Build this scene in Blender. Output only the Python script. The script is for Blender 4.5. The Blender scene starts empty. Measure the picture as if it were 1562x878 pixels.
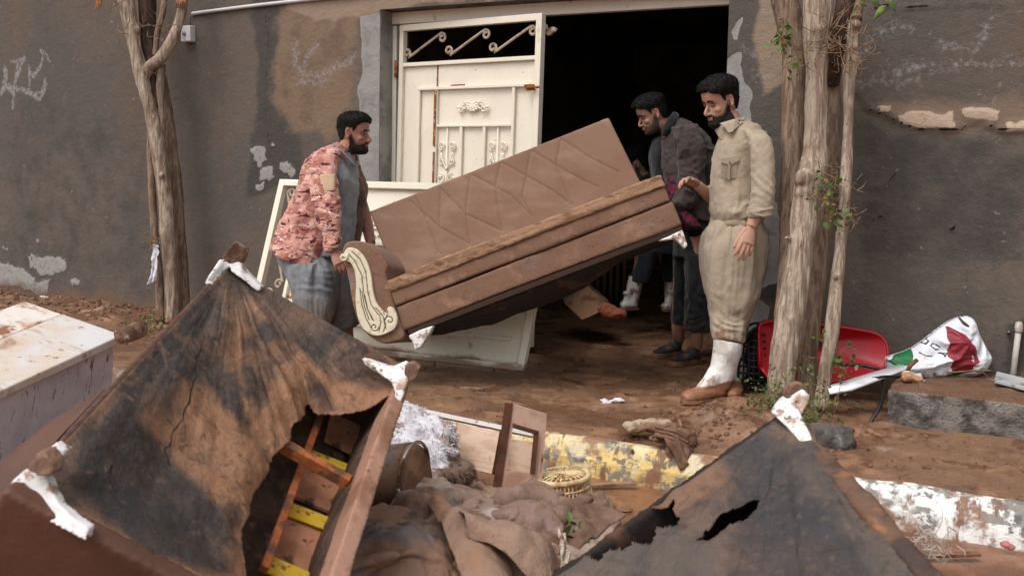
import bpy, math, random
import numpy as np
from mathutils import Vector, Matrix
random.seed(7); rng = np.random.default_rng(7)
SC = bpy.context.scene; COL = SC.collection

# ------------------------------------------------------------------ camera
F = 1519.; PPX = 781.; PPY = 370.; W0, H0 = 1562., 878.
tilt, roll, yaw = math.radians(4.26), math.radians(1.0), math.radians(27)
fw = np.array([-math.sin(yaw)*math.cos(tilt), math.cos(yaw)*math.cos(tilt), -math.sin(tilt)])
_r0 = np.array([math.cos(yaw), math.sin(yaw), 0.]); _u0 = np.cross(_r0, fw)
CR = _r0*math.cos(roll)+_u0*math.sin(roll); CU = np.cross(CR, fw)
CC = np.array([0, -5.93, 1.24])
R0 = _r0; A0 = np.array([-math.sin(yaw), math.cos(yaw), 0.]); Z0 = np.array([0, 0, 1.])   # right, away, up (level)
def ray(px, py): return fw+CR*(px-PPX)/F-CU*(py-PPY)/F
def at(px, py, d): return CC+ray(px, py)*d
def on(px, py, ax, v):
    r = ray(px, py); return CC+r*(v-CC[ax])/r[ax]
cam = bpy.data.cameras.new('camera'); camo = bpy.data.objects.new('camera', cam); COL.objects.link(camo)
M = Matrix([list(CR)+[0], list(CU)+[0], list(-fw)+[0], [0, 0, 0, 1]])
m = Matrix.Identity(4)
for i in range(3):
    m[i][0] = CR[i]; m[i][1] = CU[i]; m[i][2] = -fw[i]; m[i][3] = CC[i]
camo.matrix_world = m
cam.sensor_width = 36; cam.lens = F/W0*36; cam.shift_y = -(H0/2-PPY)/W0; cam.clip_start = .05; cam.clip_end = 600
cam.dof.use_dof = True; cam.dof.focus_distance = 5.5; cam.dof.aperture_fstop = 6.3
SC.camera = camo
# ------------------------------------------------------------------ light
world = bpy.data.worlds.new('World'); SC.world = world; world.use_nodes = True
nt = world.node_tree; nt.nodes.clear()
wo = nt.nodes.new('ShaderNodeOutputWorld'); bg = nt.nodes.new('ShaderNodeBackground'); sky = nt.nodes.new('ShaderNodeTexSky')
hs = nt.nodes.new('ShaderNodeHueSaturation'); hs.inputs['Saturation'].default_value = .22
sky.sky_type = 'NISHITA'; sky.sun_disc = False; sky.sun_elevation = math.radians(58); sky.sun_rotation = math.radians(200)
sky.air_density = 1.5; sky.dust_density = 4
bg.inputs[1].default_value = .15
nt.links.new(sky.outputs[0], hs.inputs['Color']); nt.links.new(hs.outputs[0], bg.inputs[0]); nt.links.new(bg.outputs[0], wo.inputs[0])
sun = bpy.data.lights.new('sun', 'SUN'); suno = bpy.data.objects.new('sun', sun); COL.objects.link(suno)
sun.energy = 1.0; sun.angle = math.radians(28); sun.color = (1, .97, .93)
el, az = math.radians(58), math.radians(200)   # sun behind the camera, a little left
sd = Vector((math.sin(az)*math.cos(el), math.cos(az)*math.cos(el), math.sin(el)))
suno.rotation_euler = sd.to_track_quat('Z', 'Y').to_euler()
SC.view_settings.view_transform = 'Standard'; SC.view_settings.look = 'None'; SC.view_settings.gamma = 1
SC.view_settings.use_curve_mapping = False
SC.view_settings.exposure = 0.32

# ------------------------------------------------------------------ noise
def _h(ix, iy, iz, s):
    n = (ix*374761393+iy*668265263+iz*2147483647+s*1274126177) & 0xffffffff
    n = ((n ^ (n >> 13))*1274126177) & 0xffffffff
    n = ((n ^ (n >> 16))*2246822519) & 0xffffffff
    return ((n ^ (n >> 15)) & 0xffff)/65535.
def vn(P, s=0):
    P = np.asarray(P, float); i = np.floor(P).astype(np.int64); f = P-i; f = f*f*(3-2*f); o = 0
    for dx in (0, 1):
        wx = f[:, 0] if dx else 1-f[:, 0]
        for dy in (0, 1):
            wy = f[:, 1] if dy else 1-f[:, 1]
            for dz in (0, 1):
                wz = f[:, 2] if dz else 1-f[:, 2]
                o = o+wx*wy*wz*_h(i[:, 0]+dx, i[:, 1]+dy, i[:, 2]+dz, s)
    return o*2-1
def fbm(P, sc=1., o=4, s=0, g=.5):
    P = np.asarray(P, float)*sc; a = 1.; t = 0; r = 0
    for k in range(o):
        r = r+a*vn(P+k*17.3, s+k); t += a; a *= g; P = P*2.03
    return r/t*1.6
def sst(x, a, b):
    t = np.clip((x-a)/(b-a), 0, 1); return t*t*(3-2*t)
def unit(v): v = np.asarray(v, float); return v/np.linalg.norm(v)
def sdpoly(P, poly):
    """signed distance (negative inside) of (N,2) points to a polygon"""
    poly = np.asarray(poly, float); n = len(poly); d = np.full(len(P), 1e9); ins = np.zeros(len(P), bool)
    for i in range(n):
        a, b = poly[i], poly[(i+1) % n]; e = b-a; w = P-a
        t = np.clip((w@e)/(e@e+1e-12), 0, 1); q = w-t[:, None]*e
        d = np.minimum(d, np.hypot(q[:, 0], q[:, 1]))
        c = ((a[1] <= P[:, 1]) != (b[1] <= P[:, 1])) & (P[:, 0] < e[0]*(P[:, 1]-a[1])/(e[1]+1e-15)+a[0])
        ins ^= c
    return np.where(ins, -d, d)
def dline(P, pts):
    pts = np.asarray(pts, float); d = np.full(len(P), 1e9)
    for a, b in zip(pts[:-1], pts[1:]):
        e = b-a; w = P-a; t = np.clip((w@e)/(e@e+1e-12), 0, 1); q = w-t[:, None]*e
        d = np.minimum(d, np.sqrt((q*q).sum(1)))
    return d

# ------------------------------------------------------------------ materials
def c(r, g, b):
    f = lambda x: (x/255./12.92 if x/255. <= .04045 else ((x/255.+.055)/1.055)**2.4)
    return (f(r), f(g), f(b), 1)
def mat(name, base, rough=.85, L=(), bump=(), spec=.35, sheen=0, coord='Object', metal=0, sss=0, coat=0):
    """L: layers dict(c, s scale, lo, hi, d detail, st stretch, f strength, a attribute, k attribute gain, r roughness, z (z0,z1) height band)"""
    m = bpy.data.materials.new(name); m.use_nodes = True; t = m.node_tree; N = t.nodes; K = t.links.new
    b = N['Principled BSDF']; b.inputs['Specular IOR Level'].default_value = spec; b.inputs['Metallic'].default_value = metal
    if sheen: b.inputs['Sheen Weight'].default_value = sheen; b.inputs['Sheen Roughness'].default_value = .5
    if sss: b.inputs['Subsurface Weight'].default_value = sss; b.inputs['Subsurface Radius'].default_value = (.012, .005, .003); b.inputs['Subsurface Scale'].default_value = 1
    if coat: b.inputs['Coat Weight'].default_value = coat; b.inputs['Coat Roughness'].default_value = .15
    tc = N.new('ShaderNodeTexCoord'); geo = N.new('ShaderNodeNewGeometry')
    src = tc.outputs['Object'] if coord == 'Object' else geo.outputs['Position']
    def noise(s, d, st, off, dist=0):
        mp = N.new('ShaderNodeMapping'); K(src, mp.inputs[0]); mp.inputs['Scale'].default_value = st; mp.inputs['Location'].default_value = (off, off*.7, off*.3)
        n = N.new('ShaderNodeTexNoise'); K(mp.outputs[0], n.inputs['Vector']); n.inputs['Scale'].default_value = s; n.inputs['Detail'].default_value = d
        n.inputs['Roughness'].default_value = .62; n.inputs['Distortion'].default_value = dist
        return n.outputs[0]
    col = N.new('ShaderNodeRGB'); col.outputs[0].default_value = base; col = col.outputs[0]
    rv = N.new('ShaderNodeValue'); rv.outputs[0].default_value = rough; rv = rv.outputs[0]
    def math_(op, a, b_, clamp=False):
        n = N.new('ShaderNodeMath'); n.operation = op; n.use_clamp = clamp
        for i, x in enumerate((a, b_)):
            if isinstance(x, (int, float)): n.inputs[i].default_value = x
            else: K(x, n.inputs[i])
        return n.outputs[0]
    for i, l in enumerate(L):
        v = noise(l.get('s', 5), l.get('d', 6), l.get('st', (1, 1, 1)), 3.1*i+l.get('o', 0), l.get('w', 0))
        if 'a' in l:
            at_ = N.new('ShaderNodeAttribute'); at_.attribute_name = l['a']
            v = math_('ADD', math_('MULTIPLY', math_('SUBTRACT', v, .5), l.get('n', 1.)), math_('MULTIPLY', at_.outputs['Fac'], l.get('k', 1.)))
        if 'z' in l:
            sx = N.new('ShaderNodeSeparateXYZ'); K(geo.outputs['Position'], sx.inputs[0]); mr = N.new('ShaderNodeMapRange'); K(sx.outputs[2], mr.inputs[0])
            mr.inputs[1].default_value = l['z'][0]; mr.inputs[2].default_value = l['z'][1]; mr.inputs[3].default_value = 1; mr.inputs[4].default_value = 0
            v = math_('ADD', v, math_('SUBTRACT', math_('MULTIPLY', mr.outputs[0], 1.), .5))
        mr = N.new('ShaderNodeMapRange'); mr.interpolation_type = 'SMOOTHSTEP'; K(v, mr.inputs[0])
        mr.inputs[1].default_value = l['lo']; mr.inputs[2].default_value = l['hi']; mr.inputs[4].default_value = l.get('f', 1)
        mx = N.new('ShaderNodeMix'); mx.data_type = 'RGBA'; K(mr.outputs[0], mx.inputs[0]); K(col, mx.inputs[6]); mx.inputs[7].default_value = l['c']; col = mx.outputs[2]
        if 'r' in l:
            mf = N.new('ShaderNodeMix'); K(mr.outputs[0], mf.inputs[0]); K(rv, mf.inputs[2]); mf.inputs[3].default_value = l['r']; rv = mf.outputs[0]
    K(col, b.inputs['Base Color']); K(rv, b.inputs['Roughness'])
    nrm = None
    for i, q in enumerate(bump):
        s, dist = q[0], q[1]; st = q[2] if len(q) > 2 else (1, 1, 1)
        bp = N.new('ShaderNodeBump'); bp.inputs['Distance'].default_value = dist; bp.inputs['Strength'].default_value = 1
        K(noise(s, 5, st, 9+i), bp.inputs['Height'])
        if nrm: K(nrm, bp.inputs['Normal'])
        nrm = bp.outputs[0]
    if nrm: K(nrm, b.inputs['Normal'])
    return m
MUD = c(126, 91, 68); MUDD = c(86, 60, 45); MUDL = c(160, 124, 98)
def muddy(lo=.5, hi=.6, s=4, col=MUD, f=.95, r=.6, **k): return dict(c=col, s=s, lo=lo, hi=hi, f=f, r=r, **k)

# ------------------------------------------------------------------ objects
ORG = {}
def label(o, lab=None, cat=None, group=None, kind=None):
    if lab: o['label'] = lab
    if cat: o['category'] = cat
    if group: o['group'] = group
    if kind: o['kind'] = kind
    return o
def thing(name, loc, lab, cat, group=None):
    o = bpy.data.objects.new(name, None); COL.objects.link(o); o.empty_display_size = .1
    o.location = tuple(loc); ORG[o.name] = np.array(loc, float); return label(o, lab, cat, group)
def mk(name, VF, mt, parent=None, smooth=True, attrs=None, bevel=0, sub=0, solid=0):
    V, Fc = VF; V = np.asarray(V, float)
    ctr = (V.min(0)+V.max(0))/2; po = ORG[parent.name] if parent else np.zeros(3)
    me = bpy.data.meshes.new(name); me.from_pydata((V-ctr).tolist(), [], [list(map(int, f)) for f in Fc] if not isinstance(Fc, np.ndarray) else Fc.tolist())
    me.materials.append(mt)
    o = bpy.data.objects.new(name, me); COL.objects.link(o); o.location = tuple(ctr-po); ORG[o.name] = ctr
    if parent: o.parent = parent
    if attrs:
        for k, a in attrs.items():
            at_ = me.attributes.new(k, 'FLOAT', 'POINT'); at_.data.foreach_set('value', np.ascontiguousarray(a, dtype=np.float32))
    if smooth: me.polygons.foreach_set('use_smooth', [True]*len(me.polygons))
    if solid: q = o.modifiers.new('s', 'SOLIDIFY'); q.thickness = solid; q.offset = 0
    if bevel: q = o.modifiers.new('b', 'BEVEL'); q.width = bevel; q.segments = 2; q.limit_method = 'ANGLE'; me.polygons.foreach_set('use_smooth', [False]*len(me.polygons))
    if sub: q = o.modifiers.new('u', 'SUBSURF'); q.levels = sub; q.render_levels = sub
    return o
def join(*ps):
    V = []; Fc = []; n = 0
    for v, f in ps:
        v = np.asarray(v, float); V.append(v); Fc += [[int(i)+n for i in q] for q in f]; n += len(v)
    return np.vstack(V), Fc
def frame(a, b):
    """orthonormal x along a, y near b"""
    x = unit(a); y = np.asarray(b, float)-x*np.dot(b, x); y = unit(y); return x, y, np.cross(x, y)
def box(ctr, size, ax=None):
    X = np.array(ax if ax is not None else np.eye(3), float); s = np.array(size)/2.
    sg = np.array([(i, j, k) for i in (-1, 1) for j in (-1, 1) for k in (-1, 1)])
    return np.array(ctr)+(sg*s)@X, [(0, 1, 3, 2), (4, 6, 7, 5), (0, 4, 5, 1), (2, 3, 7, 6), (0, 2, 6, 4), (1, 5, 7, 3)]
def hexa(p8):  # bottom 4, top 4 same order
    return np.array(p8), [(3, 2, 1, 0), (4, 5, 6, 7), (0, 1, 5, 4), (1, 2, 6, 5), (2, 3, 7, 6), (3, 0, 4, 7)]
def cr(P, k=4):
    P = np.asarray(P, float)
    if len(P) < 3: return np.array([P[0]+(P[-1]-P[0])*t for t in np.linspace(0, 1, k+1)])
    Q = np.vstack([2*P[0]-P[1], P, 2*P[-1]-P[-2]]); o = []
    for i in range(1, len(Q)-2):
        for t in np.arange(k)/k:
            a, b, c_, d = Q[i-1], Q[i], Q[i+1], Q[i+2]
            o.append(.5*(2*b+(c_-a)*t+(2*a-5*b+4*c_-d)*t*t+(3*b-a-3*c_+d)*t**3))
    o.append(P[-1]); return np.array(o)
def ringmesh(rings, cap=True):
    R = np.asarray(rings); m_, n = R.shape[:2]; V = R.reshape(-1, 3); Fc = []
    for i in range(m_-1):
        for j in range(n):
            a = i*n+j; b = i*n+(j+1) % n; Fc.append((a, b, b+n, a+n))
    if cap: Fc.append(tuple(range(n))[::-1]); Fc.append(tuple(range((m_-1)*n, m_*n)))
    return V, Fc
def tube(P, r, n=10, k=4, cap=True, ref=None, flat=1., jit=0, seed=0):
    """tube along smooth path; r scalar/list; flat = ratio of second radius"""
    P = np.asarray(P, float); r = np.full(len(P), r, float) if np.isscalar(r) else np.asarray(r, float)
    Q = cr(np.column_stack([P, r]), k) if k > 1 else np.column_stack([P, r])
    C_, rr = Q[:, :3], np.maximum(Q[:, 3], 1e-4)
    T = np.gradient(C_, axis=0); T /= np.linalg.norm(T, axis=1)[:, None]+1e-12
    a = np.array(ref if ref is not None else ([0, 0, 1.] if abs(T[0][2]) < .9 else [1., 0, 0])); rings = []
    th = np.linspace(0, 2*math.pi, n, endpoint=False)
    for p, t, q in zip(C_, T, rr):
        a = a-t*np.dot(a, t); a = unit(a); b = np.cross(t, a)
        rings.append(p+np.outer(np.cos(th)*q, a)+np.outer(np.sin(th)*q*flat, b))
    R = np.array(rings)
    if jit:
        d = R-C_[:, None]; f = fbm(R.reshape(-1, 3), 1./max(rr.mean()*1.5, 1e-3), 3, seed).reshape(R.shape[:2]); R = C_[:, None]+d*(1+jit*f[..., None])
    return ringmesh(R, cap)
def ell(ctr, rad, ax=None, nu=16, nv=10):
    X = np.array(ax if ax is not None else np.eye(3), float); R = []
    for v in np.linspace(-math.pi/2+.12, math.pi/2-.12, nv):
        R.append([[math.cos(v)*math.cos(u), math.cos(v)*math.sin(u), math.sin(v)] for u in np.linspace(0, 2*math.pi, nu, endpoint=False)])
    V, Fc = ringmesh(R); return np.array(ctr)+(V*np.array(rad))@X, Fc
def prism(poly3, vec):
    P = np.asarray(poly3, float); n = len(P); V = np.vstack([P, P+np.array(vec)])
    return V, [tuple(range(n))[::-1], tuple(range(n, 2*n))]+[(i, (i+1) % n, (i+1) % n+n, i+n) for i in range(n)]
def grid(fn, us, vs):
    """fn(U,V arrays)->(N,3)"""
    U, V_ = np.meshgrid(us, vs); n, m_ = len(us), len(vs); P = fn(U.ravel(), V_.ravel())
    i, j = np.meshgrid(np.arange(n-1), np.arange(m_-1)); a = (j*n+i).ravel()
    return P, np.column_stack([a, a+1, a+1+n, a+n])
def vnorm(V, Fc):
    V = np.asarray(V); N = np.zeros_like(V)
    Q = np.array([f[:4] if len(f) >= 4 else [f[0], f[1], f[2], f[2]] for f in Fc])
    n = np.cross(V[Q[:, 2]]-V[Q[:, 0]], V[Q[:, 3]]-V[Q[:, 1]])
    for k in range(4): np.add.at(N, Q[:, k], n)
    return N/(np.linalg.norm(N, axis=1)[:, None]+1e-12)
def evald(o):
    dg = bpy.context.evaluated_depsgraph_get(); e = o.evaluated_get(dg); me = e.to_mesh()
    V = np.empty(len(me.vertices)*3); me.vertices.foreach_get('co', V); Fc = [tuple(p.vertices) for p in me.polygons]; e.to_mesh_clear()
    return V.reshape(-1, 3), Fc
def remesh(VF, vox=.008, sm=4):
    V, Fc = VF; me = bpy.data.meshes.new('tmp'); me.from_pydata(np.asarray(V).tolist(), [], [list(f) for f in Fc])
    o = bpy.data.objects.new('tmp', me); COL.objects.link(o)
    q = o.modifiers.new('r', 'REMESH'); q.mode = 'VOXEL'; q.voxel_size = vox
    if sm: q = o.modifiers.new('s', 'SMOOTH'); q.iterations = sm; q.factor = .5
    out = evald(o); bpy.data.objects.remove(o); bpy.data.meshes.remove(me); return out
def disp(VF, d, N=None):
    V, Fc = VF; N = vnorm(V, Fc) if N is None else N; return V+N*np.asarray(d)[:, None], Fc
def rough_(VF, amp, sc, o=4, s=0, st=(1, 1, 1)):
    return disp(VF, amp*fbm(VF[0]*np.array(st), sc, o, s))
def subcut(VF, keep):
    V, Fc = VF; Fa = [f for f in Fc if all(keep[i] for i in f)]
    used = sorted({i for f in Fa for i in f}); mp = {a: b for b, a in enumerate(used)}
    return V[used], [tuple(mp[i] for i in f) for f in Fa], used
def rod(a, b, r, n=8): return tube([a, b], r, n, 1)
def gridbox(ctr, size, ax, vox=.01, r=1, sm=3): return remesh(box(ctr, size, ax), vox, sm)
# ================================================================== STRUCTURE
OL, OR, OT = -4.10, -1.60, 2.342    # doorway in the wall
RV = .18                            # depth of the door reveal
def wp(px, py): p = on(px, py, 1, 0); return (p[0], p[2])
def wz(l, ox, oy, s=.3416): return [wp(ox+x*s, oy+y*s) for x, y in l]
xs = np.unique(np.round(np.concatenate([np.linspace(-20, -9, 12), np.arange(-9, OL, .018), [OL], np.arange(OL+.02, OR, .02), [OR], np.arange(OR+.012, .5, .014), np.linspace(.5, 9, 9)]), 4))
zs = np.unique(np.round(np.concatenate([[-.3], np.arange(-.02, OT, .018), [OT], np.arange(OT+.018, 2.9, .018), [3.0, 3.4]]), 4))
V, Fq = grid(lambda u, v: np.column_stack([u, u*0, v]), xs, zs)
cx = V[Fq[:, 0], 0]; cz = V[Fq[:, 0], 2]; cx2 = V[Fq[:, 1], 0]; cz2 = V[Fq[:, 3], 2]
hole = (cx >= OL-1e-4) & (cx2 <= OR+1e-4) & (cz2 <= OT+1e-4)
Fq = Fq[~hole]
P2 = V[:, [0, 2]]; nz = fbm(V, 3, 4, 5)*.05+fbm(V, 14, 3, 6)*.012; P2n = P2+np.column_stack([nz, fbm(V, 3, 4, 8)*.05+fbm(V, 14, 3, 9)*.012])
def mask(polys, w=.02): 
    d = np.full(len(V), 9.)
    for p in polys: d = np.minimum(d, sdpoly(P2n, p))
    return sst(-d, -w, w)
def lines(ls, w):
    d = np.full(len(V), 9.)
    for l in ls: d = np.minimum(d, dline(P2n if w > .02 else P2+(P2n-P2)*.35, l))
    return np.clip(1-d/w, 0, 1)
pxp = lambda l: [wp(*q) for q in l]
brown = mask([pxp([(424, 22), (548, 10), (545, 60), (538, 110), (540, 170), (505, 215), (440, 200), (418, 150)])], .13)
top = mask([pxp([(440, -20), (900, -60), (780, 2), (640, 10), (581, 18), (545, 26), (430, 22)]), pxp([(1155, -60), (1215, -60), (1215, 120), (1165, 150), (1160, 60)])], .06)
gray = mask([pxp([(549, 20), (600, 14), (600, 620), (545, 620), (556, 300), (553, 200), (541, 160), (547, 90)]), wz([(1012, 250), (1045, 245), (1058, 390), (1085, 440), (1088, 540), (1000, 560), (960, 300)], 780, 0), wz([(1012, 110), (1035, 95), (1042, 130), (1025, 195), (1012, 180)], 780, 0),
    pxp([(1120, 200), (1165, 240), (1196, 300), (1205, 410), (1150, 440), (1105, 440), (1100, 250)]), pxp([(1150, 455), (1180, 470), (1190, 560), (1150, 590), (1130, 560)])], .02)
white = mask([wz(q, 380, 0) for q in [[(18, 640), (60, 632), (75, 700), (45, 745), (25, 700)], [(82, 628), (102, 628), (98, 645), (84, 642)], [(50, 750), (95, 740), (120, 790), (95, 812), (52, 800)], [(130, 735), (165, 725), (205, 770), (185, 790), (135, 760)], [(38, 822), (75, 820), (70, 850), (38, 845)]]] +
    [wz(q, 0, 280) for q in [[(150, 320), (200, 325), (265, 325), (285, 375), (240, 400), (195, 395), (160, 370)], [(128, 330), (145, 335), (160, 378), (145, 375)], [(-60, 370), (40, 375), (100, 395), (165, 405), (165, 470), (0, 458), (-60, 450)], [(170, 420), (225, 412), (230, 475), (168, 478)], [(312, 425), (350, 425), (352, 460), (315, 455)], [(180, 238), (192, 240), (190, 262), (180, 258)], [(25, 296), (38, 298), (35, 312)]]], .012)
pink = mask([wz(q, 1162, 0) for q in [[(628, 500), (700, 492), (870, 498), (878, 575), (700, 580), (640, 548)], [(905, 480), (960, 468), (1045, 480), (1050, 530), (915, 528)], [(1080, 528), (1220, 525), (1220, 582), (1090, 575)], [(545, 470), (600, 470), (610, 500), (560, 495)]]], .012)
pinkw = mask([wz(q, 1162, 0) for q in [[(560, 455), (700, 440), (900, 450), (1100, 440), (1250, 470), (1250, 585), (900, 590), (680, 585)]]], .10)
chalk = np.maximum.reduce([lines([wz(l, 0, 0) for l in [[(0, 440), (10, 400), (18, 320), (24, 410), (58, 425), (65, 300), (60, 465)], [(45, 300), (100, 262), (75, 325), (58, 420)], [(118, 310), (125, 400), (160, 415), (190, 395), (195, 350)], [(135, 335), (165, 290), (172, 210), (205, 262)], [(-20, 440), (20, 412), (110, 405), (180, 443), (205, 375)]]], .036),
    .7*lines([wz(l, 380, 0) for l in [[(205, 190), (212, 270), (250, 318), (340, 318), (430, 298), (465, 268)], [(240, 290), (255, 240), (300, 190)], [(228, 345), (330, 352)]]], .085),
    .62*lines([wz(l, 1162, 0) for l in [[(430, 370), (620, 332), (800, 292), (950, 275), (1200, 302)], [(630, 370), (720, 350)], [(420, 250), (480, 235)], [(490, 190), (520, 210), (540, 165)], [(840, 185), (900, 190)], [(960, 190), (1000, 150), (1040, 60)], [(-20, 340), (80, 345)], [(-60, 230), (10, 240)], [(570, 200), (640, 150), (700, 170)]]], .075)])
crack = np.maximum.reduce([lines([wz(l, 1162, 0) for l in [[(480, 480), (620, 545), (700, 580), (860, 580), (890, 585), (930, 555), (1000, 555), (1050, 575), (1250, 582)], [(515, 835), (560, 830), (605, 775)], [(500, 30), (640, 45), (760, 38), (950, 20), (1200, 8)], [(1000, 450), (996, 500)]]] +
    [wz([(515, 140), (550, 130), (578, 128)], 1162, 280), wz([(820, 200), (860, 190), (863, 155)], 1162, 280), wz([(510, 140), (512, 190)], 1162, 280)], .0095), .7*lines([wz([(75, 60), (90, 150), (75, 300), (80, 450), (85, 620)], 380, 0), wz([(40, 420), (38, 470)], 0, 280), wz([(100, 440), (165, 435)], 0, 280)], .016)])
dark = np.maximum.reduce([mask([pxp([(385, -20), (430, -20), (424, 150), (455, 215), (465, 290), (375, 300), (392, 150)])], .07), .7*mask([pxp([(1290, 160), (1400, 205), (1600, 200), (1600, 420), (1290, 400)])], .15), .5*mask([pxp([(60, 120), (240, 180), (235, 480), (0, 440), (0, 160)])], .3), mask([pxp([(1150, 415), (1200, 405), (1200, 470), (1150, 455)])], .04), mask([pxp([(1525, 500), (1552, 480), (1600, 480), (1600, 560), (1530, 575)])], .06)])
y = fbm(V, 2.2, 5, 3)*.006+fbm(V, 30, 2, 4)*.0009-crack*.012-.006*white-.008*pink+.004*gray-.004*brown
step = sst(sdpoly(P2n, wz([(420, 330), (480, 470), (640, 548), (700, 582), (890, 587), (930, 557), (1050, 577), (1300, 585), (1300, -200), (300, -200)], 1162, 0)), -.008, .008)
y += .012*(step-1)*(V[:, 0] > -.95)
upper = step*(V[:, 0] > -.95)*sst(V[:, 0], -.95, -.7)*.9
Vw = V.copy(); Vw[:, 1] = y-.004
house = thing('house', ((OL+OR)/2, .1, 0), 'long grey-brown plastered house wall with an open metal doorway', 'house')
M_wall = mat('plaster', c(100, 89, 81), .9, L=[
    dict(c=c(112, 99, 88), a='upper', s=3, n=1.2, lo=.2, hi=1., f=.95), dict(c=c(90, 84, 79), s=1.3, lo=.4, hi=.62, f=.9), dict(c=c(104, 87, 74), s=2.2, lo=.5, hi=.72, f=.5, st=(1, 1, .5)), dict(c=c(80, 74, 69), s=.9, lo=.5, hi=.7, f=.55, st=(1.6, 1, .4)), dict(c=c(76, 68, 62), s=3.5, lo=.56, hi=.72, f=.3, st=(2.0, 1, .25), w=.5), dict(c=c(118, 104, 92), s=9, lo=.6, hi=.72, f=.35), dict(c=c(112, 88, 70), s=1.7, lo=.56, hi=.7, f=.4, st=(1.5, 1, .6), o=6),
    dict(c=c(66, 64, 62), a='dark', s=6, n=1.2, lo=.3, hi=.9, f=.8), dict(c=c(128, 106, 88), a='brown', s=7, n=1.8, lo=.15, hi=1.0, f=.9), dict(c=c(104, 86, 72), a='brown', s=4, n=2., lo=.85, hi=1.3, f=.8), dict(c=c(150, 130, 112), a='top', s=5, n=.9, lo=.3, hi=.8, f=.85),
    dict(c=c(152, 149, 146), a='gray', s=9, n=.9, lo=.45, hi=.6, f=.9), dict(c=c(112, 110, 108), a='gray', s=4, n=2.2, lo=.9, hi=1.5, f=.9),
    dict(c=c(156, 152, 149), a='white', s=24, n=2.6, lo=.3, hi=.8, f=.9), dict(c=c(120, 108, 98), a='white', s=40, n=2.4, lo=1.1, hi=1.4, f=.8), dict(c=c(134, 112, 96), a='pinkw', s=8, n=1.1, lo=.2, hi=.9, f=.7), dict(c=c(190, 168, 148), a='pink', s=16, n=1.7, lo=.35, hi=.75, f=.95), dict(c=c(150, 124, 104), a='pink', s=34, n=2.2, lo=1.1, hi=1.4, f=.7),
    dict(c=c(164, 160, 162), a='chalk', s=38, n=1.9, lo=.35, hi=1.1, f=.62), dict(c=c(30, 26, 24), a='crack', s=40, n=.5, lo=.45, hi=.7),
    dict(c=c(116, 88, 70), s=4, lo=.5, hi=.85, z=(0, .35), f=.7), dict(c=c(58, 53, 50), s=60, lo=.66, hi=.74, f=.5)],
    bump=[(9, .008), (28, .006), (130, .0035)], spec=.25, coord='Position')
mk('wall', (Vw, Fq), M_wall, house, attrs=dict(upper=upper, pinkw=pinkw, brown=brown, top=top, gray=gray, white=white, pink=pink, chalk=chalk, crack=crack, dark=dark))
M_rev = mat('cement', c(150, 147, 143), .9, L=[dict(c=c(118, 114, 110), s=5, lo=.45, hi=.65), dict(c=c(150, 146, 140), s=9, lo=.6, hi=.7, f=.6)], bump=[(30, .005)], spec=.2)
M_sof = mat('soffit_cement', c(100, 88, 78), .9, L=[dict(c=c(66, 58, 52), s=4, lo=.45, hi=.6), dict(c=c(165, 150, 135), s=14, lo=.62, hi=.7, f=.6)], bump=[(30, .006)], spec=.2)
for x_ in (OL-.15, OR+.15): mk('door_jamb', box((x_, RV/2+.1, 1.1), (.3, RV+.19, 2.9)), M_rev, house, smooth=False)
mk('lintel', box(((OL+OR)/2, RV/2+.1, OT+.14), (OR-OL, RV+.19, .28)), M_sof, house, smooth=False)
# room behind the doorway
M_room = mat('dark_room_plaster', c(120, 110, 102), .9, L=[dict(c=c(90, 82, 76), s=2, lo=.45, hi=.6)], bump=[(12, .01)])
mk('room_wall', join(box((OL-.45, 3.3, 1.3), (.3, 6, 3.2)), box((OR+1.6, 3.3, 1.3), (.3, 6, 3.2)), box(((OL+OR)/2+.5, 6.1, 1.3), (5, .3, 3.2)), box((OR+.9, .42, 1.3), (1.1, .1, 3.2))), M_room, house, smooth=False)
mk('room_ceiling', box(((OL+OR)/2+.5, 3.2, 2.9), (5.2, 6.2, .2)), M_room, house, smooth=False)
mk('roof_slab', box((-5.5, 2.9, 3.46), (29, 6.2, .16)), M_rev, house, bevel=.01)
# metal door frame
cream = c(230, 220, 203)
M_door = mat('cream_paint', cream, .45, L=[dict(c=c(218, 208, 194), s=2.5, lo=.45, hi=.7, f=.6), dict(c=c(176, 130, 84), s=7, lo=.64, hi=.73, f=.7, st=(1, 1, .35)), dict(c=c(120, 72, 38), s=44, lo=.66, hi=.71, f=.8)], bump=[(3, .004), (60, .0006)], spec=.45)
M_door2 = mat('cream_paint_muddy', c(229, 220, 203), .5, L=[dict(c=c(214, 202, 170), s=1.3, lo=.5, hi=.6, f=.7), dict(c=c(150, 118, 84), s=6, lo=.66, hi=.73, f=.6, st=(1, 1, .6)), dict(c=c(96, 66, 44), s=34, lo=.66, hi=.71, f=.9), dict(c=MUD, s=5, lo=.5, hi=.75, z=(.0, .16), f=.85)], bump=[(3, .004)], spec=.45)
M_rust = mat('rust', c(150, 88, 40), .9, L=[dict(c=c(96, 54, 30), s=60, lo=.45, hi=.6), dict(c=c(205, 180, 140), s=40, lo=.55, hi=.65)], bump=[(90, .002)])
M_scroll = mat('scroll_iron', c(168, 152, 132), .6, L=[dict(c=c(120, 100, 82), s=30, lo=.5, hi=.65)])
FRT = 2.262
mk('door_frame', join(box(((OL+OR)/2, RV, FRT+.04), (OR-OL+.02, .06, .085)), box((OR-.013, RV, 1.1), (.04, .062, 2.3)), box((OL+.016, RV+.01, 1.1), (.034, .062, 2.3))), M_door, house, bevel=.004)
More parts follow.
